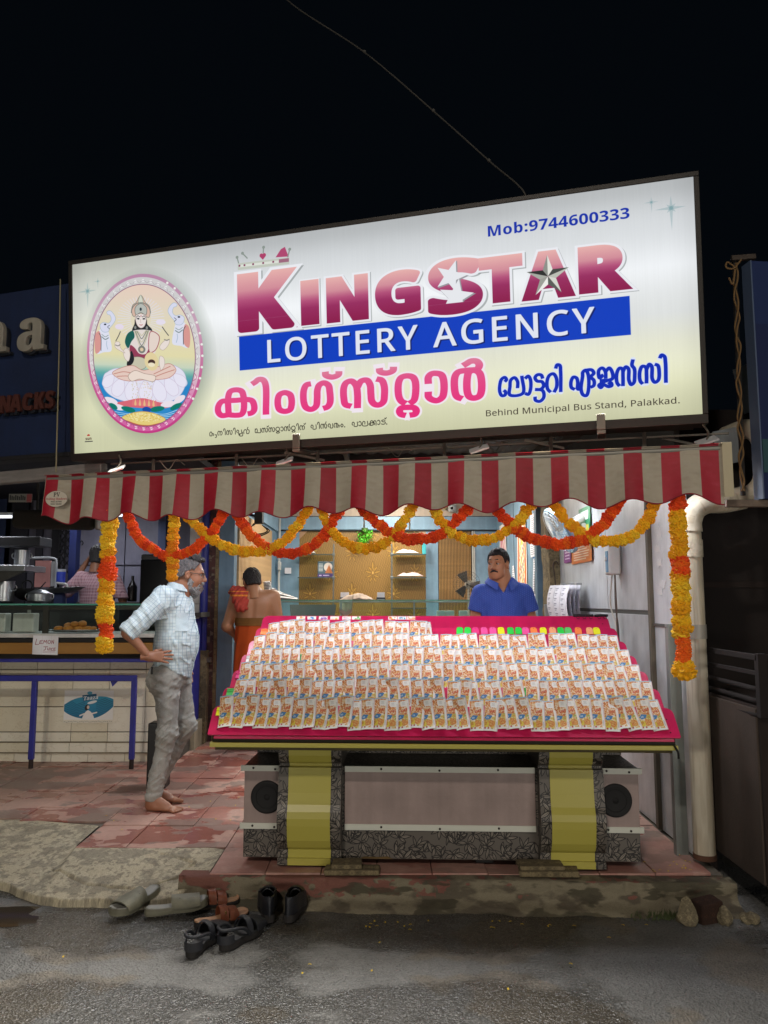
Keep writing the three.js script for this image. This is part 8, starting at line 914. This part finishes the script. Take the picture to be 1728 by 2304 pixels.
  for (const s of [1, -1]) part(sh, 'collar', sheet(14, 6, (a, t) => { const g = a * 2.75, r = 0.088 + 0.03 * t + 0.01 * a; return V(-0.012 + s * r * Math.sin(g), 1.648 - 0.036 * t - 0.062 * a * a - 0.02 * sstep(0.7, 1, a) * t, 0.004 - r * Math.cos(g) * (1 + 0.35 * sstep(0.6, 1, a))); }, 0.004), bm); part(sh, 'pocket', sheet(6, 6, (s, t) => { const x = 0.06 + s * 0.1, y = 1.28 + t * 0.12; let z = 0.3; for (let i = 0; i < 80; i++) { if (shirt(x, y, z) < 0) break; z -= 0.003; } return V(x, y, z + 0.004); }, 0.003), bm); part(sh, 'placket', sheet(2, 24, (s, t) => { const x = (s - 0.5) * 0.03 - 0.012, y = lerp(0.9, 1.5, t); let z = 0.3; for (let i = 0; i < 80; i++) { if (shirt(x, y, z) < 0) break; z -= 0.003; } return V(x, y, z + 0.004); }, 0.003), bm);
  const tg = sdfMesh(blend([ecap([0, 0.9, 0], [0, 0.98, 0.01], [0.175, 0.13], [0.17, 0.13]), cap([-0.1, 0.9, 0], [-0.12, 0.12, 0], 0.11, 0.08), cap([0.1, 0.9, 0], [0.12, 0.12, 0], 0.11, 0.08)], 0.02), [-0.25, 0.03, -0.18], [0.25, 1.04, 0.18], 0.014); part(P, 'trousers', tg, worn(0x2c2c34, 0.9));
  const hm = hairMat([14, 12, 12], [44, 38, 36]); addHair(P, 'hair', hairUV(hairGeo(O, hairline(0.072, 0.005, -0.075), 0.013, 0.01)), HM, hm);
  addHair(P, 'moustache', hairUV(sdfMesh((x, y, z) => blend([cap([0.002, -0.052, 0.102], [0.026, -0.06, 0.092], 0.0085, 0.0062), cap([-0.002, -0.052, 0.102], [-0.026, -0.06, 0.092], 0.0085, 0.0062), cap([0.026, -0.06, 0.092], [0.036, -0.07, 0.082], 0.006, 0.0035), cap([-0.026, -0.06, 0.092], [-0.036, -0.07, 0.082], 0.006, 0.0035)], 0.006)(x, y, z) + 0.003 * (fbm(x * 200, y * 120, 2) - 0.5), [-0.05, -0.09, 0.06], [0.05, -0.03, 0.13], 0.0026)), HM, hm);
  eyes(P, HM, -0.0042); brows(P, HM, hm); delete P.userData.skinMat;
}
{ // ---- bare-backed man in an orange dhoti, seen from behind ----
  const P = thing('person', 'bare-backed man in an orange wrapped cloth standing at the left of the shop', 'person', V(-1.31, PF, -7.9), Math.PI), sk = skin(0xb98460);
  const HM = xf(V(0.035, 1.585, 0.03), 0.3, 0.35, -0.06);
  const S = [-0.185, 1.44, 0], Eb = [-0.235, 1.16, 0.0], W = [-0.15, 1.0, 0.2], S2 = [0.185, 1.43, 0], E2 = [0.26, 1.15, -0.02], W2 = [0.18, 1.02, 0.18];
  const base = blend([ecap([0, 0.98, 0.0], [0, 1.18, 0.0], [0.16, 0.12], [0.165, 0.125]), ecap([0, 1.18, 0], [0, 1.36, -0.01], [0.165, 0.125], [0.182, 0.115]), cap([-0.145, 1.44, -0.005], [0.145, 1.435, -0.005], 0.066), cap([0, 1.44, -0.01], [0.02, 1.53, 0.0], 0.078, 0.062), ell([-0.085, 1.36, -0.075], [0.07, 0.09, 0.035]), ell([0.085, 1.36, -0.075], [0.07, 0.09, 0.035]), cap(S, Eb, 0.06, 0.048), cap(Eb, W, 0.046, 0.03), cap(S2, E2, 0.06, 0.048), cap(E2, W2, 0.046, 0.03), cap([-0.1, 0.95, 0], [-0.11, 0.08, 0], 0.09, 0.04), cap([0.1, 0.95, 0], [0.11, 0.08, 0], 0.09, 0.04)], 0.035), spine = cap([0, 1.0, -0.14], [0, 1.4, -0.142], 0.018, 0.016);
  const body = (x, y, z) => { const d = base(x, y, z), q = -spine(x, y, z), k = 0.035, h = Math.max(k - Math.abs(d - q), 0) / k; return Math.max(d, q) + h * h * k * 0.25; };
  const hg = headGeo({ wide: 1.02 }); hg.applyMatrix4(HM); const h1 = handGeo(1, 0.4); h1.applyMatrix4(basisM(V(...W), V(0.5, -0.2, 0.8), V(-0.5, 0.6, 0.4))); const h2 = handGeo(-1, 0.4); h2.applyMatrix4(basisM(V(...W2), V(-0.5, -0.2, 0.8), V(0.5, 0.6, 0.4))); const f1 = footGeo(1); f1.applyMatrix4(xf(V(-0.11, 0.002, 0))); const f2 = footGeo(-1); f2.applyMatrix4(xf(V(0.11, 0.002, 0)));
  part(P, 'body', merge([sdfMesh(body, [-0.34, 0.03, -0.18], [0.34, 1.62, 0.28], 0.0095), hg, h1, h2, f1, f2]), sk);
  addHair(P, 'hair', hairUV(hairGeo({}, hairline(0.06, 0.0, -0.055), 0.012, 0.016)), HM, hairMat([18, 15, 14], [52, 46, 42]));
  const sk1 = (top, bot, r0, r1, m, nm, fold) => part(P, nm, sheet(72, 30, (s, t) => { const a = -s * 6.2832, y = lerp(bot, top, t), r = lerp(r1, r0, t ** 0.6) + fold * (1 - t * 0.7) * (Math.sin(a * 9 + 2 * Math.sin(y * 3)) * 0.5 + (fbm(Math.cos(a) * 3 + 4, Math.sin(a) * 3 + y * 2, 3) - 0.5) * 1.6); return V(1.22 * r * Math.sin(a), y, r * Math.cos(a) * 0.95); }, 0.004), m);
  sk1(1.2, 0.12, 0.142, 0.2, worn(0xe05a12, 0.85), 'dhoti', 0.02); sk1(1.235, 1.16, 0.15, 0.15, worn(0x8a5a1e, 0.8), 'waistband', 0.006);
  P.scale.set(1.05, 1.04, 1.08);
  // red towel over the (image-)left shoulder: separate cloth he carries
  const tw = thing('shoulder_towel', 'red towel with yellow border bunched on the bare-backed man\'s shoulder', 'towel', P.position.clone(), Math.PI); tw.scale.copy(P.scale); const tm = mat(0xffffff, 0.9, { map: ctex(128, 128, (c, W) => { c.fillStyle = '#a83a2c'; c.fillRect(0, 0, W, W); c.fillStyle = '#d8842c'; c.fillRect(0, 92, W, 10); c.fillRect(0, 70, W, 5); const r = rng(2); for (let i = 0; i < 800; i++) { c.fillStyle = `rgba(${r() < 0.5 ? '60,10,8' : '220,110,90'},0.12)`; c.fillRect(r() * W, r() * W, 3, 2); } }, true) });
  const TS = blend([ell([0.15, 1.48, -0.02], [0.075, 0.045, 0.09]), ell([0.2, 1.49, 0.02], [0.05, 0.04, 0.07]), cap([0.15, 1.47, -0.09], [0.115, 1.34, -0.135], 0.055, 0.045), cap([0.1, 1.45, -0.1], [0.085, 1.34, -0.135], 0.04, 0.035), cap([0.17, 1.45, 0.06], [0.14, 1.25, 0.13], 0.05, 0.05)], 0.02); part(tw, 'cloth', sdfMesh((x, y, z) => TS(x, y, z) + 0.03 * (fbm(x * 20 + y * 8, y * 14 + z * 22, 3) - 0.5) - 0.014 * Math.abs(Math.sin(x * 60 + y * 30 + 4 * fbm(x * 9, y * 9, 2))), [0.02, 1.16, -0.22], [0.3, 1.58, 0.22], 0.0075, (x, y, z) => [x * 4 + z * 2, y * 5]), tm);
}
{ // ---- cook at the back of the eatery, seen from behind, hand at his ear ----
  const P = thing('person', 'cook in a dusty pink checked shirt at the back of the eatery, hand to ear', 'person', V(-3.36, PF + 0.14, -9.1), Math.PI), sk = skin(0x946448), HM = xf(V(0.02, 1.83, 0.02), 0.12, 0.15, 0.05);
  const S = [-0.19, 1.58, 0], Eb = [-0.3, 1.32, 0.02], W = [-0.3, 1.06, 0.12], S2 = [0.19, 1.58, 0], E2 = [0.34, 1.42, -0.02], W2 = [0.16, 1.74, 0.03];
  const base = blend([ecap([0, 1.0, 0], [0, 1.45, 0], [0.15, 0.12], [0.18, 0.12]), cap([-0.15, 1.57, 0], [0.15, 1.57, 0], 0.065), cap([0, 1.57, 0], [0.01, 1.74, 0.01], 0.07, 0.06), cap(S, Eb, 0.05, 0.042), cap(Eb, W, 0.042, 0.03), cap(S2, E2, 0.05, 0.042), cap(E2, W2, 0.042, 0.03), cap([-0.1, 0.98, 0], [-0.11, 0.08, 0], 0.08, 0.04), cap([0.1, 0.98, 0], [0.11, 0.08, 0], 0.08, 0.04)], 0.03), hg = headGeo({}); hg.applyMatrix4(HM); const h2 = handGeo(1, 0.5); h2.applyMatrix4(basisM(V(...W2), V(-0.4, 0.9, 0.1), V(0.8, 0.3, -0.3))); const h1 = handGeo(1, 0.4); h1.applyMatrix4(basisM(V(...W), V(0, -0.9, 0.4), V(-1, 0, 0))); const f1 = footGeo(1); f1.applyMatrix4(xf(V(-0.11, 0.002, 0))); const f2 = footGeo(-1); f2.applyMatrix4(xf(V(0.11, 0.002, 0)));
  part(P, 'body', merge([sdfMesh(base, [-0.4, 0.03, -0.18], [0.42, 1.82, 0.22], 0.014), hg, h1, h2, f1, f2]), sk);
  const TB = blend([ecap([0, 0.95, 0], [0, 1.45, 0], [0.185, 0.145], [0.2, 0.14]), cap([-0.16, 1.57, 0], [0.16, 1.57, 0], 0.078), cap([0, 1.58, 0], [0, 1.65, 0], 0.09, 0.08), cap(S, Eb, 0.078, 0.075), cap(S2, E2, 0.078, 0.075)], 0.04); const ct = dtex(64, 64, (x, y) => { let c = [176, 138, 146]; if (x % 16 < 4) c = mixc(c, [120, 86, 100], 0.6); if (y % 16 < 4) c = mixc(c, [206, 180, 184], 0.6); return c; });
  part(P, 'shirt', sdfMesh((x, y, z) => { let d = TB(x, y, z) + 0.014 * (fbm(x * 7, y * 12 + z * 8, 3) - 0.5); d = Math.max(d, 0.92 - y, y - 1.68); if (x < -0.2) d = Math.max(d, (Eb[1] + 0.02) - y); if (x > 0.2 && Math.hypot(x - E2[0], y - E2[1]) < 0.05 && y > 1.44) d = Math.max(d, 0.01); return d; }, [-0.44, 0.9, -0.2], [0.44, 1.7, 0.2], 0.011, (x, y, z) => [x + z, y]), mat(0xffffff, 0.9, { map: rept(ct, 7) })); part(P, 'trousers', sdfMesh(blend([ecap([0, 0.9, 0], [0, 0.98, 0], [0.17, 0.13], [0.165, 0.13]), cap([-0.1, 0.9, 0], [-0.11, 0.12, 0], 0.1, 0.075), cap([0.1, 0.9, 0], [0.11, 0.12, 0], 0.1, 0.075)], 0.02), [-0.24, 0.03, -0.17], [0.24, 1.02, 0.17], 0.016), worn(0x33313a, 0.9));
  addHair(P, 'hair', hairUV(hairGeo({}, hairline(0.06, 0.0, -0.08), 0.013, 0.012)), HM, hairMat([20, 18, 18], [58, 54, 52]));
}

// ================= FOOTWEAR =================
{
  // outline of a sole: half width at t (0 heel .. 1 toe), with a slight inward curve
  const half = (t) => 0.031 + 0.017 * sstep(0.3, 0.72, t) - 0.006 * sstep(0.25, 0.45, t) * (1 - sstep(0.45, 0.65, t)), ends = (t) => Math.sqrt(clamp(1 - ((t - 0.5) / 0.5) ** 8)), bend = (t, s) => s * 0.012 * Math.sin(t * 3.1);
  const sole = (L, h, s, wide = 1, toe = 0.012) => { const pts = 26; const g = sheet(14, pts, (u, t) => { const w = half(t) * ends(t) * wide, x = (u * 2 - 1) * w + bend(t, s), dip = -0.006 * (1 - (u * 2 - 1) ** 2); return V(x, h + dip + toe * sstep(0.7, 1, t) + 0.006 * sstep(0.3, 0, t), (t - 0.5) * L); }); const b = sheet(14, pts, (u, t) => { const w = half(t) * ends(t) * wide * 0.97, x = (1 - u * 2) * w + bend(t, s); return V(x, toe * sstep(0.75, 1, t) * 0.7, (t - 0.5) * L); }); const rim = sheet(120, 3, (u, v) => { const k = u * 2, t = k < 1 ? k : 2 - k, sg = k < 1 ? 1 : -1, w = half(t) * ends(t) * wide * (0.97 + 0.05 * Math.sin(v * 3.1)), y = lerp(toe * sstep(0.75, 1, t) * 0.7, h + toe * sstep(0.7, 1, t) + 0.006 * sstep(0.3, 0, t), v); return V(sg * w + bend(t, s), y, (t - 0.5) * L); }); for (const q of [g, b, rim]) q.computeVertexNormals(); return merge([g, b, rim]); };
  const strap = (t0, t1, L, s, rise, wide = 1, hgt = 0.02, th = 0.004, narrow = 1) => sheet(24, 10, (u, v) => { const t = lerp(t0, t1, v), w = half(t) * wide + 0.004, a = Math.PI * (1 - u); return V(Math.cos(a) * w + bend(t, s), hgt * 0.5 + Math.sin(a) ** 0.75 * rise * lerp(1, narrow, v), (t - 0.5) * L); }, th);
  const dbl = (m) => { m.side = THREE.DoubleSide; return m; };
  const place = (name, label, u, v, Y, ry, group, rx = 0, rz = 0) => { const p = aty(u, v, Y); const g = thing(name, label, 'footwear', V(p.x, Y, p.z), 0, group); g.rotation.set(rx, ry, rz, 'YXZ'); return g; };
  const olive = dbl(worn(0x858370, 0.55)), inn = dbl(mat(0xa2a29c, 0.45, { bumpMap: rept(grainBump, 20), bumpScale: 0.0015 }));
  const clog = (g, s) => { const L = 0.3; s = Math.sign(s); g.scale.setScalar(1.06); part(g, 'sole', sole(L, 0.028, s, 1.1, 0.014), olive); part(g, 'footbed', sole(L * 0.95, 0.007, s, 0.98, 0.012), inn, V(0, 0.024, 0)); const up = part(g, 'upper_band', strap(0.42, 0.86, L, s, 0.05, 1.12, 0.045, 0.006, 0.66), olive); for (const [a, b] of [[0.3, 0.3], [0.5, 0.25], [0.7, 0.3], [0.35, 0.62], [0.62, 0.62]]) { const t = lerp(0.42, 0.86, b), w = half(t) * 1.12 + 0.005, q = Math.PI * (1 - a); part(up, 'vent_hole', cyl(0.0055, 0.004, 10), black, V(Math.cos(q) * w + bend(t, s), 0.0225 + Math.sin(q) ** 0.75 * 0.05 * lerp(1, 0.66, b) + 0.001, (t - 0.5) * L), [0.2, 0, -(q - Math.PI / 2)]); } };
  clog(place('slip_on_sandal', 'grey-green slip-on sandal at the far left, toe towards the road', 306, 2034, 0.034, -0.5, 'pair of grey-green slip-ons', 0.1), 1.001);
  clog(place('slip_on_sandal', 'grey-green slip-on sandal lying sideways beside its mate', 398, 2048, 0.022, 1.85, 'pair of grey-green slip-ons', -0.06, -0.05), -1);
  const lea = dbl(worn(0x8a4a2e, 0.45)), tan = dbl(worn(0xd2a480, 0.55)), rubber = mat(0x262322, 0.75);
  const chap = (g, s) => { const L = 0.262; g.scale.setScalar(1.08); part(g, 'sole', sole(L, 0.018, s, 0.95, 0.006), rubber); part(g, 'footbed', sole(L * 0.985, 0.006, s, 0.94, 0.006), tan, V(0, 0.017, 0)); part(g, 'front_strap', strap(0.58, 0.74, L, s, 0.045, 0.97, 0.03, 0.003, 0.85), lea); part(g, 'cross_strap', strap(0.42, 0.56, L, s, 0.056, 0.97, 0.03, 0.003), lea); part(g, 'buckle', box(0.016, 0.012, 0.003, 0.001), mat(0xb8a060, 0.3, { metalness: 0.8 }), V(s * 0.045, 0.05, 0), [0, 0.4, 0]); };
  chap(place('leather_sandal', 'tan leather sandal half hidden behind its mate, nearest the slip-ons', 478, 2038, 0.016, 1.95, 'pair of tan leather sandals'), 1); chap(place('leather_sandal', 'tan leather sandal just behind the black strapped sandals', 498, 2072, 0.01, 2.15, 'pair of tan leather sandals'), -1);
  const blk = dbl(mat(0x26282e, 0.4, { bumpMap: rept(grainBump, 10), bumpScale: 0.001 })), ins = dbl(mat(0x3c3d40, 0.6));
  const sandal = (g, s) => { const L = 0.275; g.scale.setScalar(1.07); part(g, 'sole', sole(L, 0.026, s, 1.06, 0.008), rubber); part(g, 'footbed', sole(L * 0.95, 0.006, s, 0.98, 0.008), ins, V(0, 0.0245, 0)); part(g, 'toe_cover', strap(0.66, 0.96, L, s, 0.05, 1.02, 0.05, 0.005, 0.55), blk); part(g, 'instep_strap', strap(0.46, 0.56, L, s, 0.07, 1.04, 0.05, 0.004), blk); part(g, 'heel_strap', tube([V(-0.045 + s * 0.01, 0.03, 0.0), V(-0.046 + s * 0.004, 0.07, -0.05), V(-0.035, 0.085, -0.115), V(0, 0.085, -0.14), V(0.035, 0.085, -0.115), V(0.046 + s * 0.004, 0.07, -0.05), V(0.045 + s * 0.01, 0.03, 0.0)], 0.0075, 8, 50), blk); part(g, 'heel_counter', sheet(20, 6, (u, v) => { const a = Math.PI * (1 + u), w = 0.036; return V(w * Math.cos(a), 0.028 + v * 0.035, -0.1 + 0.042 * Math.sin(a)); }, 0.004), blk); };
  sandal(place('strapped_sandal', 'black strapped sandal nearest the viewer', 464, 2126, 0.004, Math.PI - 0.3, 'pair of black strapped sandals'), 1); sandal(place('strapped_sandal', 'black strapped sandal on the right, behind the nearest one', 540, 2112, 0.004, Math.PI - 0.42, 'pair of black strapped sandals'), -1);
  const shoe = (g, s) => { const L = 0.28; part(g, 'sole', sole(L, 0.03, s, 1.06, 0.008), rubber); const U = sheet(40, 16, (u, v) => { const a = u * 6.2832 + Math.PI / 2, c = Math.cos(a), q = Math.sin(a), t = 0.5 + 0.49 * q, w = half(t) * ends(t) * 1.03, open = v * v, yTop = lerp(0.085, 0.075, sstep(0.4, 0.8, t)), zc = lerp((t - 0.5) * L, -0.04 + 0.085 * q, open); return V(c * lerp(w / Math.max(0.02, Math.abs(c)) * Math.abs(c), 0.036, open * 0.6) + bend(t, s), 0.03 + yTop * Math.sin(v * 1.57), zc); }, 0.005); part(g, 'upper', U, blk); part(g, 'lining', sole(0.2, 0.004, s, 0.8, 0), mat(0x0c0c0e, 0.8), V(0, 0.035, -0.03)); part(g, 'top_strap', strap(0.5, 0.62, L, s, 0.088, 0.95, 0.05, 0.004, 0.8), blk); };
  shoe(place('black_shoe', 'left shoe of the black closed pair by the kerb', 606, 2052, 0.008, Math.PI + 0.15, 'pair of black closed shoes'), 1); shoe(place('black_shoe', 'right shoe of the black closed pair by the kerb', 660, 2052, 0.008, Math.PI - 0.1, 'pair of black closed shoes'), -1);
}

renderer.render(scene, camera);
